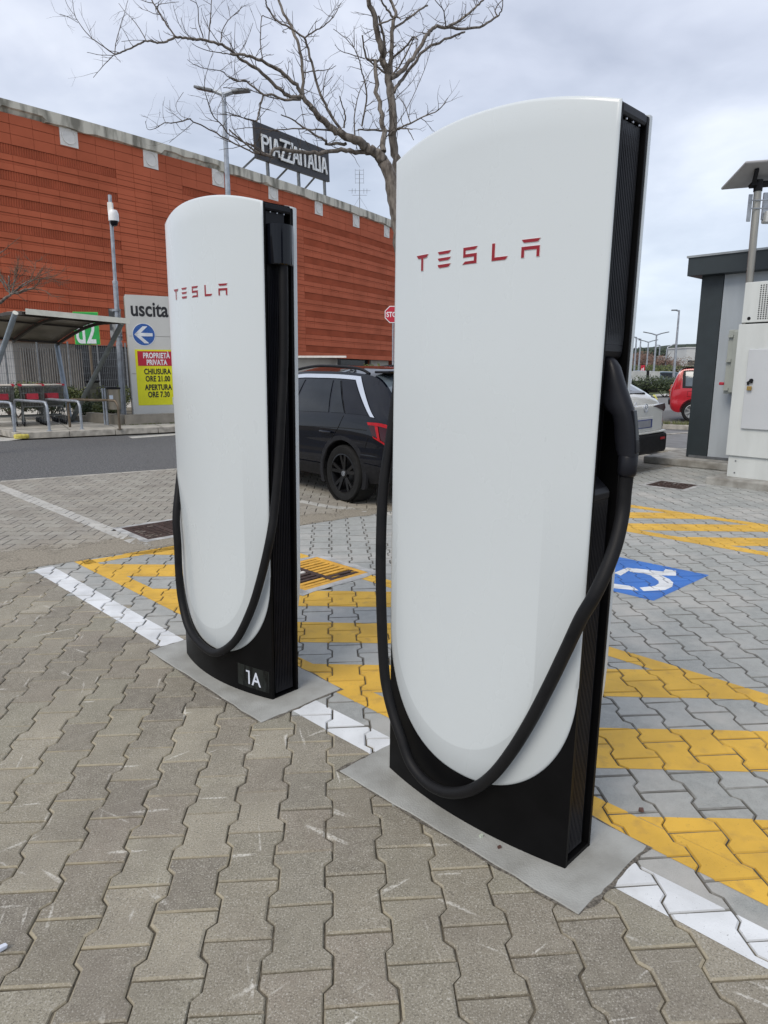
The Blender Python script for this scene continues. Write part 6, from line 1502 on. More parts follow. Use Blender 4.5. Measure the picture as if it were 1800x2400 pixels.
# --- white crossover
ang = R(134); f = Vector((math.cos(ang), math.sin(ang), 0)); l = Vector((-f.y, f.x, 0)); O = Vector((3.80, 10.15, 0))
CW = empty('parked_car', (O.x, O.y, 0), ang, 'white crossover parked behind the right charger, its tail and blank plate showing', 'car')
XO = Body([(0, .46, .50, .60, .62, .70, .55, .74, .5, .76), (.04, .34, .70, .58, .80, .78, .76, .95, .62, 1.0), (.10, .30, .80, .62, .86, .88, .82, 1.06, .66, 1.12), (.24, .28, .86, .64, .895, .95, .86, 1.14, .66, 1.20), (.50, .28, .87, .65, .90, .99, .87, 1.28, .62, 1.34), (.85, .28, .87, .65, .90, 1.0, .88, 1.41, .59, 1.47), (1.6, .28, .86, .63, .89, .99, .88, 1.48, .58, 1.54), (2.3, .28, .86, .62, .89, .97, .87, 1.45, .57, 1.51), (2.8, .28, .86, .62, .89, .95, .86, 1.2, .64, 1.26), (3.2, .28, .85, .62, .89, .93, .84, 1.0, .72, 1.04), (4.1, .3, .82, .58, .86, .8, .78, .84, .65, .87), (4.35, .36, .7, .54, .74, .66, .66, .7, .5, .72)])
bo = XO.mesh().build('body', M_cwhi, CW, smooth=True, auto=38); cuts_ = []
for x in (.92, 3.55):
    for s_ in (-1, 1): mb = MB(); mb.lathe([(0, -.16), (.38, -.16), (.38, .16), (0, .16)], 36, 'y', (x, s_ * .86, .35)); c_ = mb.build('cutter', M_clad, None); c_.matrix_world = Matrix.Translation(O) @ Matrix.Rotation(ang, 4, 'Z'); cuts_.append(c_)
bpy.context.view_layer.update(); cut(bo, cuts_)
for x in (.92, 3.55):
    for s_ in (-1, 1): wheel(CW, x, s_ * .79, .335, s_, M_rims); arch(CW, x, s_ * .90, .38, s_, M_clad, .07, .10)
for s_ in (-1, 1):
    XO.patch([(.0, 1.0), (.5, 1.0), (.5, 1.78), (.0, 1.85)], s_, .012, 10).build('bumper_cladding', M_clad, CW); XO.patch([(1.3, 1.0), (3.1, 1.0), (3.1, 1.4), (1.3, 1.4)], s_, .012, 10).build('sill_cladding', M_clad, CW)
    XO.patch([(.16, 3.15), (.28, 3.1), (.30, 3.5), (.14, 4.4)], s_, .010, 8).build('tail_lamp', M_lredd, CW)
    XO.patch([(.26, 4.12), (.78, 4.12), (.78, 6), (.26, 6)], s_, .006).build('rear_window', M_glb, CW)
    XO.patch([(1.0, 3.06), (1.9, 3.06), (1.86, 3.84), (1.2, 3.84)], s_, .006).build('rear_door_window', M_cgl, CW); XO.patch([(1.96, 3.06), (2.75, 3.06), (2.5, 3.84), (1.92, 3.84)], s_, .006).build('front_door_window', M_cgl, CW)
mb = MB(); mb.box((-.015, 0, .43), (.13, 1.45, .30)); mb.build('rear_bumper', M_clad, CW, bevel=.05, seg=3)
mb = MB(); mb.box((.0, 0, .60), (.12, 1.40, .03)); mb.build('bumper_ledge', M_cwhi, CW, bevel=.01)
mb = MB(); mb.box((.035, 0, .80), (.10, 1.32, .42)); tg = mb.build('tailgate', M_cwhi, CW, bevel=.045, seg=4)
mb = MB(); mb.box((-.012, 0, .74), (.02, .60, .19)); mb.build('plate_recess', M_cwhi, tg, bevel=.008)
mb = MB(); mb.box((-.026, 0, .735), (.012, .53, .125)); pl_ = mb.build('number_plate', M_plb, tg); mb = MB(); mb.box((-.033, 0, .735), (.003, .43, .10)); mb.build('plate_face', M_plate, pl_)
mb = MB(); mb.lathe([(.062, -.028), (.062, -.020), (.050, -.020), (.050, -.028)], 24, 'x', (0, -.04, .965)); mb.bar((-.026, -.08, .99), (-.026, -.04, .96), .01, .006, (1, 0, 0)); mb.bar((-.026, .0, .99), (-.026, -.04, .96), .01, .006, (1, 0, 0)); mb.build('badge', M_chrome, tg)
for s_ in (-1, 1):
    mb = MB(); mb.prism([(s_ * .30, .99), (s_ * .66, 1.02), (s_ * .70, .95), (s_ * .66, .90)], lambda a_, b_: (-.022, a_, b_), lambda a_, b_: (.03, a_, b_)); mb.build('tail_lamp', M_lredd, tg)
    mb = MB(); mb.box((-.082, s_ * .55, .50), (.012, .14, .035)); mb.build('reflector', M_lred, CW)
mb = MB(); mb.lathe([(0, .02), (.05, .02), (.05, -.01), (0, -.01)], 12, 'x', (.40, 0, 1.20)); mb.prism([(-.42, 1.13), (.42, 1.13), (.36, 1.18), (-.36, 1.18)], lambda a_, b_: (.17, a_, b_), lambda a_, b_: (.26, a_, b_ + .03)); mb.build('rear_wiper_panel', M_gloss, CW)
mb = MB(); mb.box((.72, 0, 1.475), (.36, 1.14, .035)); mb.build('spoiler', M_gloss, CW, bevel=.014)
text_obj('lettering', 'MX', .05, M_chrome, tg, (-.030, .52, .80), (R(90), 0, R(-90)), .002, sx=1.1)

# --- small red hatchback
ang = R(-22); f = Vector((math.cos(ang), math.sin(ang), 0)); l = Vector((-f.y, f.x, 0)); O = Vector((9.0, 20.2, 0)) - f * .62 + l * .80
CR = empty('parked_car', (O.x, O.y, 0), ang, 'small boxy red hatchback half hidden behind the grey shed', 'car')
PA = Body([(0, .42, .62, .56, .72, .85, .68, .95, .62, .96), (.05, .34, .72, .60, .79, .92, .76, 1.05, .68, 1.07), (.14, .28, .78, .62, .82, .95, .79, 1.30, .68, 1.34), (.24, .26, .79, .62, .82, .96, .80, 1.46, .64, 1.50), (.45, .25, .79, .62, .82, .96, .80, 1.51, .62, 1.55), (1.5, .25, .79, .62, .82, .94, .80, 1.50, .61, 1.55), (2.1, .25, .79, .62, .82, .93, .79, 1.42, .60, 1.48), (2.6, .25, .79, .62, .82, .92, .77, 1.04, .66, 1.08), (3.3, .28, .76, .58, .79, .84, .74, .92, .62, .94), (3.6, .34, .64, .54, .68, .7, .62, .74, .5, .76)])
bo = PA.mesh().build('body', M_cred, CR, smooth=True, auto=38); cuts_ = []
for x in (.62, 2.92):
    for s_ in (-1, 1): mb = MB(); mb.lathe([(0, -.16), (.345, -.16), (.345, .16), (0, .16)], 32, 'y', (x, s_ * .80, .31)); c_ = mb.build('cutter', M_clad, None); c_.matrix_world = Matrix.Translation(O) @ Matrix.Rotation(ang, 4, 'Z'); cuts_.append(c_)
bpy.context.view_layer.update(); cut(bo, cuts_)
for x in (.62, 2.92):
    for s_ in (-1, 1): wheel(CR, x, s_ * .72, .29, s_, M_rims, 8, 'single', .18, False)
for s_ in (-1, 1):
    PA.patch([(.38, 3.10), (.86, 3.10), (.86, 3.86), (.36, 3.86)], s_, .006).build('quarter_window', M_glb, CR); PA.patch([(.94, 3.08), (1.62, 3.08), (1.62, 3.86), (.94, 3.86)], s_, .006).build('rear_door_window', M_cgl, CR); PA.patch([(1.68, 3.08), (2.35, 3.08), (2.1, 3.86), (1.68, 3.86)], s_, .006).build('front_door_window', M_cgl, CR)
    PA.patch([(.30, 3.0), (.93, 3.0), (.93, 3.93), (.28, 3.93)], s_, .003).build('window_surround', M_clad, CR)
    PA.patch([(.07, 2.9), (.24, 2.95), (.30, 3.95), (.17, 3.8)], s_, .010).build('tail_lamp', M_lred, CR)
    for L_ in ([(.90, 1.2), (.90, 3.0), (.92, 3.9)], [(1.65, 1.1), (1.65, 3.9)], [(.45, 2.3), (.72, 2.3), (.74, 2.75), (.45, 2.75), (.45, 2.3)]): PA.line(L_, s_, .004).build('seam', M_seam, CR)
mb = MB(); mb.box((.0, 0, .55), (.10, 1.36, .16)); mb.build('rear_bumper', M_clad, CR, bevel=.03); mb = MB(); mb.box((.55, 0, 1.56), (.9, 1.1, .02)); mb.build('roof_rails', M_clad, CR)

# ================================================================== RIGHT SIDE
# raised kerb slab with a flat black sheet painting the shaded gap before it, asphalt, verge
KD = Vector((.742, -.67)); KN = Vector((.67, .742)); K0 = Vector((4.87, 12.95))
flat('side_road', [(K0 - KD * 2.2 + KN * .3), (K0 + KD * 9 + KN * .3), (K0 + KD * 9 + KN * 5), (K0 - KD * 2.2 + KN * 5)], -0.017, M_asph2)
kerb_run(K0 - KD * 1.6 + KN * .22, K0 + KD * 6 + KN * .22, 8, .46, .16, .06)
o = MB(); o.box((0, 0, .0), (2.2, .35, .012), Matrix.Rotation(math.atan2(KD.y, KD.x), 3, 'Z')); o = o.build('kerb_gap_shade', M_shade); o.location = (K0.x - .1 - KN.x * .15, K0.y - KN.y * .15, .002); tag(o, kind='structure')  # thin black box lying on the ground, shade of the kerb gap as colour
vd = Vector((.91, -.41)); vn = Vector((.41, .91)); v0 = Vector((7.19, 18.1))
M_grass = mat('grass_ground', (0.10, 0.115, 0.04), .95, col2=(.05, .07, .02), scale=3, det=7, world=True, bump=.6, bscale=30)
flat('verge', [v0 - vd * 5, v0 + vd * 8, v0 + vd * 8 + vn * 1.6, v0 - vd * 5 + vn * 1.6], .06, M_dirt)
kerb_run(v0 - vd * 5, v0 + vd * 8, 13, .14, .2, .09)
def tufts(name, poly_fn, n, h, m, seed, label=None):
    rn = random.Random(seed); mb = MB()
    for _ in range(n):
        p, z = poly_fn(rn); 
        for _ in range(5):
            a = rn.uniform(0, 6.28); d = Vector((math.cos(a), math.sin(a), 0)); hh = h * rn.uniform(.4, 1); w_ = .006; q = Vector((p[0], p[1], z)) + d * rn.uniform(0, .03); s_ = Vector((-d.y, d.x, 0)) * w_
            mb.add([q - s_, q + s_, q + d * hh * .4 + Vector((0, 0, hh))], [(0, 1, 2)])
    o = link(name, mb.mesh(name, m)); return tag(o, label, None, kind='stuff')
M_gr = leaf_mat('grass_blade', (0.05, 0.075, 0.02), (0.17, 0.18, 0.06))
def vf(rn): q = v0 + vd * rn.uniform(-4, 4) + vn * rn.uniform(.05, 1.0); return q, .06
tufts('verge_grass', vf, 900, .13, M_gr, 1)
def pf(rn): q = pc + AD * rn.uniform(-.1, 3.4) + Vector((.08, -.10)) * rn.uniform(.3, 1.0); return q, SW
tufts('kerb_weeds', pf, 160, .05, M_gr, 2)
# far car park, grass and line
mb = MB(); q = [G(1400, 927, gz(39) + .06), G(1640, 927, gz(39) + .06), G(1655, 905, -.35), G(1400, 905, -.35)]
mb.add([(p.x, p.y, gz(p.y) + .07) for p in q], [(0, 1, 2, 3)]); o = mb.build('lawn', M_grass); tag(o, kind='structure')
if o.data.polygons[0].normal.z < 0: o.data.flip_normals()
flat('white_road_line', [G(1535, 930).xy, G(1600, 926).xy, G(1590, 921).xy, G(1535, 924).xy], -.004, M_whi_old)

# shed ---------------------------------------------------------------
M_shd = mat('shed_dark', (0.022, 0.031, 0.036), .5, var=.08); M_shp = mat('shed_panel', (0.38, 0.415, 0.445), .45, var=.09, scale=4, det=6, stretch=(1, 1, .2)); M_shs = mat('shed_slab', (0.36, .355, .33), .9, col2=(.20, .19, .17), scale=6, det=6, bump=.5, bscale=60, world=True)
SC = Vector((4.93, 11.15)); sa = R(-46); SHD = empty('technical_shed', (SC.x, SC.y, 0), sa, 'grey panelled technical shed with dark corner trim and flat roof', 'shed')
mb = MB(); mb.box((1.75, 1.2, .06), (4.6, 3.1, .12)); mb.build('base_slab', M_shs, SHD, bevel=.02)
mb = MB(); mb.box((.165, .10, 1.53), (.33, .2, 2.80)); mb.build('corner_trim', M_shd, SHD, bevel=.004)
mb = MB(); mb.box((1.8, 1.2, 1.52), (3.5, 2.3, 2.78)); mb.build('core_wall', M_shp, SHD)
for i in range(6): mb = MB(); mb.box((.335 + .34 * i + .169, .035, 1.53), (.334, .06, 2.80)); mb.build('panel', M_shp, SHD, bevel=.004)
for i in range(4): mb = MB(); mb.box((.035, .21 + .5 * i + .25, 1.53), (.06, .494, 2.80)); mb.build('panel', M_shp, SHD, bevel=.004)
mb = MB(); mb.box((1.75, 1.1, 3.065), (3.8, 2.6, .27)); mb.build('roof', M_shd, SHD, bevel=.005)
mb = MB(); mb.box((1.75, 1.1, 3.21), (3.84, 2.64, .03)); mb.build('roof_flashing', mat('flashing', (.3, .32, .33), .4, metal=.4), SHD)
mb = MB(); mb.box((1.75, .0, .142), (3.4, .05, .04)); mb.build('sole_plate', M_galvd, SHD)
# meter box on its wall
MBX = empty('meter_box', label='grey electrical meter box with a red padlock on the shed wall', cat='meter box', mat=SHD.matrix_basis if False else (Matrix.Translation((SC.x, SC.y, 0)) @ Matrix.Rotation(sa, 4, 'Z') @ Matrix.Translation((.56, -.005, 1.17))))
M_box = mat('box_grey', (.33, .35, .32), .5, var=.05)
mb = MB(); mb.box((.27, -.11, .46), (.54, .2, .94)); mb.build('housing', M_box, MBX, bevel=.01)
mb = MB(); mb.box((.31, -.225, .46), (.46, .03, .90)); dr = mb.build('door', M_box, MBX, bevel=.008)
for zz in (.22, .70):
    for i in range(4): mb = MB(); mb.box((.32, -.243, zz + i * .02), (.22, .006, .008)); mb.build('vent_slot', M_galvd, dr)
for zz in (.06, .48, .84): mb = MB(); mb.box((.045, -.235, zz), (.07, .035, .04)); mb.build('hinge', M_box, MBX)
mb = MB(); mb.box((-.03, -.22, .14), (.07, .03, .045)); mb.build('padlock', M_rp, MBX, bevel=.008)
# white cabinet
M_cab = mat('cabinet_white', (.56, .585, .575), .42, var=.07, scale=5, det=6, stretch=(1, 1, .2)); M_cab2 = mat('cabinet_door', (.50, .52, .54), .42, var=.04, scale=1.5)
CC = Vector((4.66, 9.27)); ca = R(-50); CAB = empty('equipment_cabinet', (CC.x, CC.y, 0), ca, 'tall white equipment cabinet with perforated top and brass padlock', 'cabinet')
mb = MB(); mb.box((1.0, .45, .04), (2.3, 1.4, .12)); mb.build('plinth_slab', M_shs, CAB, bevel=.02)
mb = MB(); mb.box((.8, .45, .25), (1.56, .9, .30)); mb.build('skirt', M_cab, CAB, bevel=.004)
mb = MB(); mb.box((.8, .45, 1.245), (1.62, .96, 1.71)); mb.build('body', M_cab, CAB, bevel=.006)
mb = MB(); mb.box((.86, -.045, 1.27), (1.40, .025, 1.02)); d_ = mb.build('door', M_cab2, CAB, bevel=.006)
mb = MB(); mb.tube([(.20, -.066, 1.335), (.20, -.085, 1.36), (.225, -.085, 1.375), (.25, -.066, 1.36)], .014, 8); mb.lathe([(0, 0), (.024, 0), (.024, -.02), (0, -.02)], 12, 'y', (.235, -.058, 1.385)); mb.build('hasp', M_rub, d_)
mb = MB(); mb.box((.225, -.08, 1.285), (.058, .022, .055)); mb.build('padlock', mat('brass', (.42, .28, .09), .35, metal=.7), d_, bevel=.006)
mb = MB(); mb.box((.8, .45, 2.108), (1.5, .86, .02)); mb.build('shadow_gap', M_rub, CAB)
mb = MB(); mb.box((.8, .45, 2.37), (1.58, .92, .50)); tpb = mb.build('top_box', M_cab, CAB, bevel=.006)
# perforated front: flat dark discs laid on the face stand for the shaded holes
mb = MB(); x0, z0 = .20, 2.15
for i in range(36):
    for j in range(17):
        x = x0 + i * .031 + .012; z = z0 + j * .0255 + .012; mb.add([(x + .0095 * math.cos(a_), -.0125, z + .0095 * math.sin(a_)) for a_ in [k * math.pi / 3 for k in range(6)]], [tuple(range(6))])
tag(mb.build('perforations', M_rub, tpb), kind='stuff')
mb = MB(); mb.lathe([(0, -.013), (.022, -.013), (.022, -.010)], 16, 'y', (.10, 0, 2.17)); mb.build('lock_hole', M_rub, tpb)
for x, z in ((.12, .32), (.12, .16), (.62, .30), (.60, .14), (1.0, .24)): mb = MB(); mb.lathe([(0, -.007), (.010, -.007), (.010, 0)], 8, 'y', (x, 0, z)); mb.build('bolt', M_galvd, CAB)
mb = MB(); mb.tube([(.62, .2, 2.62), (.62, .2, 2.68)], .03, 10); mb.build('cable_gland', M_rub, CAB)
# dish mast behind the cabinet
pb, pt_ = AT(1757, 660, 9.75), AT(1774, 445, 9.75); DM = empty('dish_mast', (pb.x, pb.y, 0.0), 0, 'steel pole rising behind the white cabinet with a flat square dish on top', 'antenna mast')
lx = (pt_.x - pb.x) / (pt_.z - pb.z) * .55; hp = pt_.z
M_ss = mat('dull_steel', (.30, .29, .26), .4, metal=.7, var=.25, scale=5, stretch=(1, 1, .2))
def dl(z): return Vector((lx * (z - 2.6), 0, z))
mb = MB(); mb.tube([dl(.1), dl(hp)], .048, 14); mb.build('pole', M_ss, DM, smooth=True)
mb = MB(); mb.tube([dl(hp - .02), dl(hp + .12)], .056, 14); mb.build('socket', M_clad, DM, smooth=True)
for zz in (hp - .14, hp - .24): mb = MB(); mb.tube([dl(zz) + Vector((-.09, -.055, 0)), dl(zz) + Vector((.13, -.055, 0))], .008, 6); mb.build('clamp_band', M_galv, DM)
mb = MB(); mb.box(dl(hp - .22) + Vector((-.08, .02, 0)), (.05, .02, .34)); mb.box(dl(hp - .20) + Vector((.13, .02, 0)), (.08, .03, .34)); mb.build('bracket', M_galv, DM, bevel=.004)
mb = MB(); mb.box(dl(hp - .34) + Vector((.24, .0, 0)), (.26, .14, .15)); mb.build('junction_box', mat('box_pale', (.5, .52, .52), .4), DM, bevel=.02)
cD = pt_ + Vector((.06, .0, .20)); Dm = Matrix.Translation(cD - Vector((pb.x, pb.y, 0))) @ Matrix.Rotation(R(-6), 4, 'Y') @ Matrix.Rotation(R(8), 4, 'Z') @ Matrix.Rotation(R(-20), 4, 'X')
M_dish = mat('dish_grey', (.36, .355, .36), .5, var=.04)
mb = MB(); mb.box((.0, 0, .0), (.86, .56, .035)); o = mb.build('dish', M_dish, DM, bevel=.016, seg=3); o.matrix_local = Dm
for x in (-.2, .2): mb = MB(); mb.bar((x, -.16, -.03), (x * .7, .05, -.13), .05, .03); o2 = mb.build('dish_arm', M_clad, o, bevel=.006)
mb = MB(); mb.bar((-.18, .05, -.12), (.18, .05, -.12), .09, .05); mb.build('dish_bridge', M_clad, o, bevel=.01)

# ================================================================== DISTANT CAR PARK, lamps, trees, hill
gl = 'car park lamps in the distance'
for px, py, Y, heads, lb in ((1492, 790, 62, [(R(180), .5, 0)], 'single-arm far lamp just right of the right charger'), (1502, 794, 66, [(R(180), .5, 0)], 'single-arm far lamp, second from the charger'), (1520, 801, 72, [(R(170), 1.0, .2), (R(10), 1.0, .2)], 'shorter double-arm far lamp left of the tall double one'), (1539, 784, 60, [(R(170), 1.1, .2), (R(10), 1.1, .2)], 'tallest double-arm far lamp over the brown trees'),
                             (1547, 809, 80, [(R(180), .4, 0)], 'low single-arm far lamp right of the double ones'), (1592, 727, 42, [(R(180), .45, 0)], 'tall thin lamp before the red car, the nearest of the far lamps')):
    street_lamp(px, py, Y, lb, heads, .085 if Y > 50 else .075, group=gl)
c0 = AT(1561, 845, 78); root = empty('street_lamp', (c0.x, c0.y, 0), 0, 'curved whip-arm lamp among the far lamps', 'street lamp', gl)
mb = MB(); zt_ = AT(1561, 822, 78).z; e_ = AT(1582, 806, 78); mb.tube(catmull([(0, 0, 0), (0, 0, zt_), (.35, 0, zt_ + .5), (e_.x - c0.x, 0, e_.z)], 5), .07, 6); mb.build('pole', M_galv, root)
# wooded hill
M_hill = mat('wooded_hill', (.020, .034, .016), .95, col2=(.012, .022, .012), scale=.12, det=8, world=True)
mb = MB(); P = []
for i in range(41):
    t = i / 40; x = 80 + 260 * t; hh = 15 * (.62 + .30 * mnoise.noise(Vector((t * 3.1, 2.2, 0)))) + 5 * math.sin(t * 3.1); row = []
    for j in range(9): s_ = j / 8; row.append(Vector((x, 300 + 90 * s_ - 20 * t, -1 + hh * math.sin(min(1, s_ * 1.4) * math.pi / 2) + mnoise.noise(Vector((x * .15, s_ * 5, 3))) * .8)))
    P.append(row)
mb.grid(P); hill = tag(mb.build('hill', M_hill, smooth=True, auto=80), kind='structure')
rn = random.Random(3); mb = MB()
for i in range(900):
    px = rn.uniform(1440, 1660); Y = 300; p = AT(px, 861 - rn.uniform(0, 1) * float(np.interp(px, [1440, 1490, 1515, 1560, 1590, 1650], [38, 41, 42, 40, 46, 45])), Y); leaves(mb, (p.x, p.y + rn.uniform(-8, 12), p.z - .6), (2.8, 2.4, 1.8), 14, .75, rn)
tag(link('woods', mb.mesh('woods', leaf_mat('wood_leaf', (.012, .024, .012), (.038, .058, .024)))), kind='stuff')
# white building far right
c0 = AT(1602, 858, 150); WB = empty('flat_roofed_building', (c0.x, c0.y, 0), 0, 'white flat-roofed building far off below the hill beside the shed', 'building')
M_wb = mat('far_white', (.50, .51, .50), .8, var=.05, scale=.4); zt_ = AT(1602, 816, 150).z
mb = MB(); mb.box((6.5, 4, zt_ / 2), (13, 10, zt_)); mb.build('wall', M_wb, WB); mb = MB(); mb.box((6.5, 4, zt_ + .1), (13.3, 10.3, .25)); mb.build('roof_edge', M_wb, WB)
for x, w_, z_, h_ in ((1.2, 1.6, zt_ - 3.0, .9), (4.6, 1.2, zt_ - 3.2, .7), (8, 2.5, zt_ - 3.1, .9), (1, 2.5, zt_ - 5.4, .8), (8.4, 2, zt_ - 5.4, .9)): mb = MB(); mb.box((x, -1.02, z_), (w_, .1, h_)); mb.build('window', M_darkg, WB)
c0 = AT(1574, 858, 240); LB = empty('low_warehouse', (c0.x, c0.y, 0), 0, 'low pale warehouse between the far lamps and the white building', 'building'); zt_ = AT(1574, 836, 240).z
mb = MB(); mb.box((1, 3, zt_ / 2 + .3), (7.5, 6, zt_ * .9)); mb.build('wall', M_wb, LB); mb = MB(); mb.box((1, -.02, zt_ * .42), (6.8, .1, zt_ * .5)); mb.build('opening', M_darkg, LB); mb = MB(); mb.box((1, 3, zt_ + .1), (8, 6.4, .3)); mb.build('roof', M_wb, LB)
# row of brown trees in bud
M_bud = leaf_mat('brown_buds', (.085, .045, .032), (.20, .115, .075)); gb = 'brown budding trees along the far car park'
def small_tree(px, pyt, Y, w_, m, seed, label, cat='tree', group=None, n=1500, pyb=880, sz=.10):
    rn = random.Random(seed); b = AT(px, 880, Y); t = AT(px, pyt, Y); root = empty('tree', (b.x, b.y, 0), 0, label, cat, group); h = t.z
    out = []; rec(Vector((0, 0, h * .28)), Vector((0, 0, 1)), .10, h * .30, 3, rn, out, .5); mb = MB(); mb.tube([(0, 0, 0), (0, 0, h * .3)], [.14, .10], 6)
    for P_, r_ in out: mb.tube(P_, r_, 4, caps=False)
    mb.build('trunk', M_twig, root); mb = MB()
    for _ in range(11): c_ = (rn.uniform(-.6, .6) * w_, rn.uniform(-.6, .6) * w_, h * rn.uniform(.48, .84)); leaves(mb, c_, (w_ * .5, w_ * .5, h * .18), n // 11, sz, rn, .2)
    mb.build('crown', m, root); return root
for i, (px, py, Y, w_, lb) in enumerate(((1488, 822, 82, 2.6, 'brown budding tree tight beside the right charger'), (1503, 824, 85, 2.4, 'brown budding tree above the red zone sign'), (1519, 824, 80, 2.3, 'brown budding tree between the two double-arm lamps'), (1535, 832, 84, 2.2, 'brown budding tree under the tallest double-arm lamp'), (1551, 830, 78, 2.4, 'brown budding tree at the right end of the row'), (1566, 842, 82, 1.9, 'thin brown tree before the low warehouse'))):
    small_tree(px, py, Y, w_, M_bud, 40 + i, lb, group=gb)
small_tree(1622, 828, 60, 2.2, leaf_mat('grey_bud', (.11, .085, .06), (.2, .165, .12)), 77, 'pale bare tree beside the shed corner before the white building', n=700, sz=.08)
for i, (px, py, Y, w_, lb) in enumerate(((1560, 862, 70, 3.2, 'wide dark evergreen shrub bank below the brown trees'), (1600, 856, 66, 3.2, 'rounded evergreen shrub left of the shed in the distance'), (1530, 866, 72, 3, 'low evergreen shrub behind the far parked cars'), (1500, 868, 75, 3, 'low evergreen shrub behind the flatbed truck'))):
    b = AT(px, 880, Y); shrub('evergreen_shrub', lb, b.x, b.y, 0, (w_, 1.5, .95), 2600, .16, M_leaf, 60 + i, 'shrub', 'evergreen shrubs in the far car park', clumps=9)
b = AT(1560, 900, 38); shrub('dark_hedge', 'dark hedge at the edge of the lawn before the far cars', b.x, b.y, 0, (1.9, .8, .62), 3600, .07, M_leafd, 70, 'hedge', clumps=10)
b = AT(1575, 915, 36.5); mb = MB(); mb.lathe([(0, 0), (.12, 0), (.12, .32), (.16, .34), (.16, .40), (.10, .44), (.10, .6), (.05, .68), (0, .7)], 10); o = mb.build('fire_hydrant', mat('hydrant', (.35, .09, .05), .6)); o.location = (b.x, b.y, 0); tag(o, 'small red hydrant on the lawn before the dark hedge', 'hydrant')
# red c4 board
c_ = AT(1506.5, 863, 58); zs = empty('zone_sign', (c_.x, c_.y, 0), 0, 'small red board reading c4 on a post in the far car park', 'sign')
mb = MB(); mb.tube([(0, .05, 0), (0, .05, c_.z)], .05, 6); mb.build('pole', M_galv, zs); mb = MB(); mb.box((0, 0, c_.z), (.34, .04, .50)); o = mb.build('board', M_nrd, zs)
text_obj('lettering', 'c4', .38, M_tw, o, (-.13, -.025, c_.z - .20), (R(90), 0, 0), .002, sx=.62, off=.008)
# flatbed truck seen from behind
p = AT(1532, 900, 42); FT = empty('flatbed_truck', (p.x, p.y, gz(42) + .04), R(10), 'flatbed truck with pale drop sides parked beyond the white car', 'truck')
M_al = mat('dull_aluminium', (.46, .47, .45), .6, metal=.1, var=.12, scale=3)
zt_, zb_ = AT(1532, 872, 42).z - gz(42), AT(1532, 894, 42).z - gz(42); k_ = .0268
for x0_, x1_ in ((1519, 1545), (1474, 1512)): mb = MB(); mb.box((((x0_ + x1_) / 2 - 1532) * k_, 0, (zt_ + zb_) / 2), ((x1_ - x0_) * k_, .05, zt_ - zb_)); mb.build('rear_gate', M_al, FT, bevel=.01)
mb = MB(); mb.box((-16 * k_, .03, (zt_ + zb_) / 2), (.16, .08, zt_ - zb_ + .1)); mb.build('stanchion', M_rub, FT)
for x in (-1.55, .34): mb = MB(); mb.box((x, 2.2, (zt_ + zb_) / 2), (.05, 4.3, zt_ - zb_)); mb.build('side_board', M_al, FT)
mb = MB(); mb.box((-.6, 2.2, zb_ - .03), (1.85, 4.4, .06)); mb.box((-.6, 2.2, zb_ - .2), (.9, 4.4, .24)); mb.build('chassis', M_rub, FT)
mb = MB(); mb.box((.05, -.05, zb_ - .12), (.7, .05, .14)); mb.build('light_bar', M_galvd, FT)
for x in (-1.25, .05):
    for y in (.9, 5.2): mb = MB(); mb.lathe([(.2, -.1), (.36, -.11), (.38, -.06), (.38, .06), (.36, .11), (.2, .1), (0, .08)], 18, 'x', (x, y, .38)); mb.build('wheel', M_tyre, FT)
mb = MB(); mb.box((-.6, 5.3, 1.2), (1.8, 1.5, 1.3)); mb.build('cab', M_cwhi, FT, bevel=.12, seg=3); mb = MB(); mb.box((-.6, 4.54, 1.45), (1.2, .02, .4)); mb.build('cab_rear_window', M_cgl, FT)
p = AT(1535, 920, 24.5); mb = MB(); mb.prism([(-.14, 0), (-.10, .42), (-.04, .62), (.02, .60), (.10, .45), (.12, .2), (.13, 0)], lambda a_, b_: (a_, -.06, b_), lambda a_, b_: (a_, .06, b_)); o = mb.build('floor_sign', mat('warning_yellow', (.62, .60, .18), .5), bevel=.02); o.location = (p.x, p.y, 0); tag(o, 'small yellow plastic marker standing on the road behind the white car', 'floor marker')
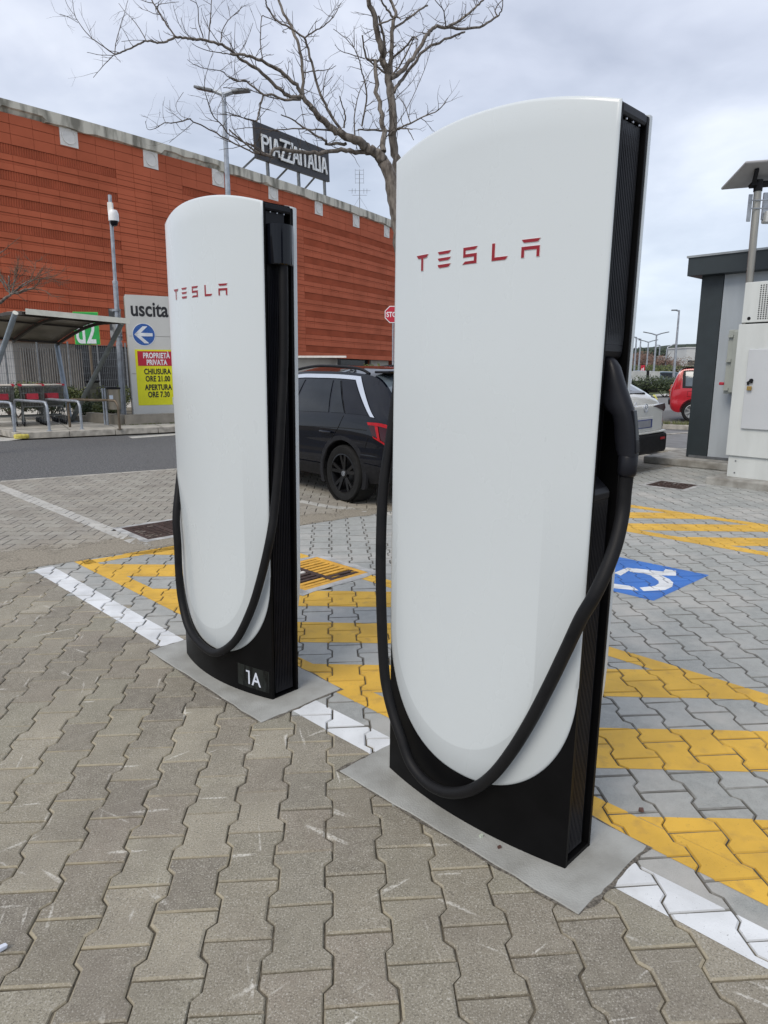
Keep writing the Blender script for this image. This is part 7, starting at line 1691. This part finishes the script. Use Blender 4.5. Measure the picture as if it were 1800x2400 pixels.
# far parked cars: one light model copied
FB = Body([(0, .35, .7, .6, .8, .85, .78, .95, .66, .98), (.12, .25, .82, .62, .88, .92, .84, 1.05, .68, 1.08), (.5, .22, .84, .62, .9, .94, .86, 1.36, .62, 1.41), (1.1, .22, .84, .62, .9, .94, .86, 1.44, .6, 1.49), (2.1, .22, .84, .62, .9, .93, .86, 1.40, .58, 1.45), (2.8, .22, .84, .6, .9, .9, .84, 1.0, .7, 1.02), (3.9, .28, .78, .55, .84, .76, .76, .8, .6, .82), (4.1, .34, .6, .5, .66, .6, .6, .64, .5, .65)])
fbm = FB.mesh().mesh('far_car_body', None)
def far_car(px, Y, ang, m, lb):
    b = AT(px, 900, Y); root = empty('parked_car', (b.x, b.y, gz(Y) + .04), ang, lb, 'car', 'cars in the far car park'); me = fbm.copy(); me.materials.clear(); me.materials.append(m); me.shade_smooth(); link('body', me, root)
    for s_ in (-1, 1):
        FB.patch([(.75, 3.1), (2.6, 3.1), (2.15, 3.85), (.95, 3.85)], s_, .008, 8).build('side_windows', M_cgl, root); FB.patch([(.16, 4.1), (.5, 4.1), (.5, 6), (.16, 6)], s_, .008, 5).build('rear_window', M_cgl, root); FB.patch([(2.2, 4.1), (2.75, 4.1), (2.75, 6), (2.2, 6)], s_, .008, 5).build('windscreen', M_cgl, root)
        for x in (.75, 3.2): mb = MB(); mb.lathe([(0, -.1), (.31, -.1), (.31, .1), (0, .1)], 14, 'y', (x, s_ * .82, .31)); mb.build('wheel', M_tyre, root)
M_cgr = mat('car_silver', (.42, .44, .45), .3, metal=.3, coat=.6); M_cdk = mat('car_teal', (.03, .06, .08), .3, coat=.6)
for px, Y, a_, m, lb in ((1487, 46, 150, M_cgr, 'silver far car at the left beside the right charger'), (1480, 38, 160, M_cgr, 'light grey far car partly hidden by the right charger'), (1552, 48, 175, M_cdk, 'dark teal far car behind the dark hedge'), (1552, 58, 178, M_cwhi, 'white far car behind the dark teal one'), (1573, 62, 170, M_cwhi, 'white far car under the evergreen bank'), (1600, 56, 172, M_cdk, 'dark far car near the red hatchback roof'), (1592, 66, 175, M_cgr, 'silver far car in the last row left of the shed'), (1520, 60, 175, M_cwhi, 'white far car behind the flatbed truck')):
    far_car(px, Y, R(a_), m, lb)
# shrubby bank behind the black car
b = AT(905, 870, 33); shrub('clipped_shrub', 'olive green shrub showing over the roof of the black SUV', b.x + .3, b.y, 0, (1.6, 1.0, 1.05), 3000, .07, M_leaf, 91, 'shrub', clumps=10)
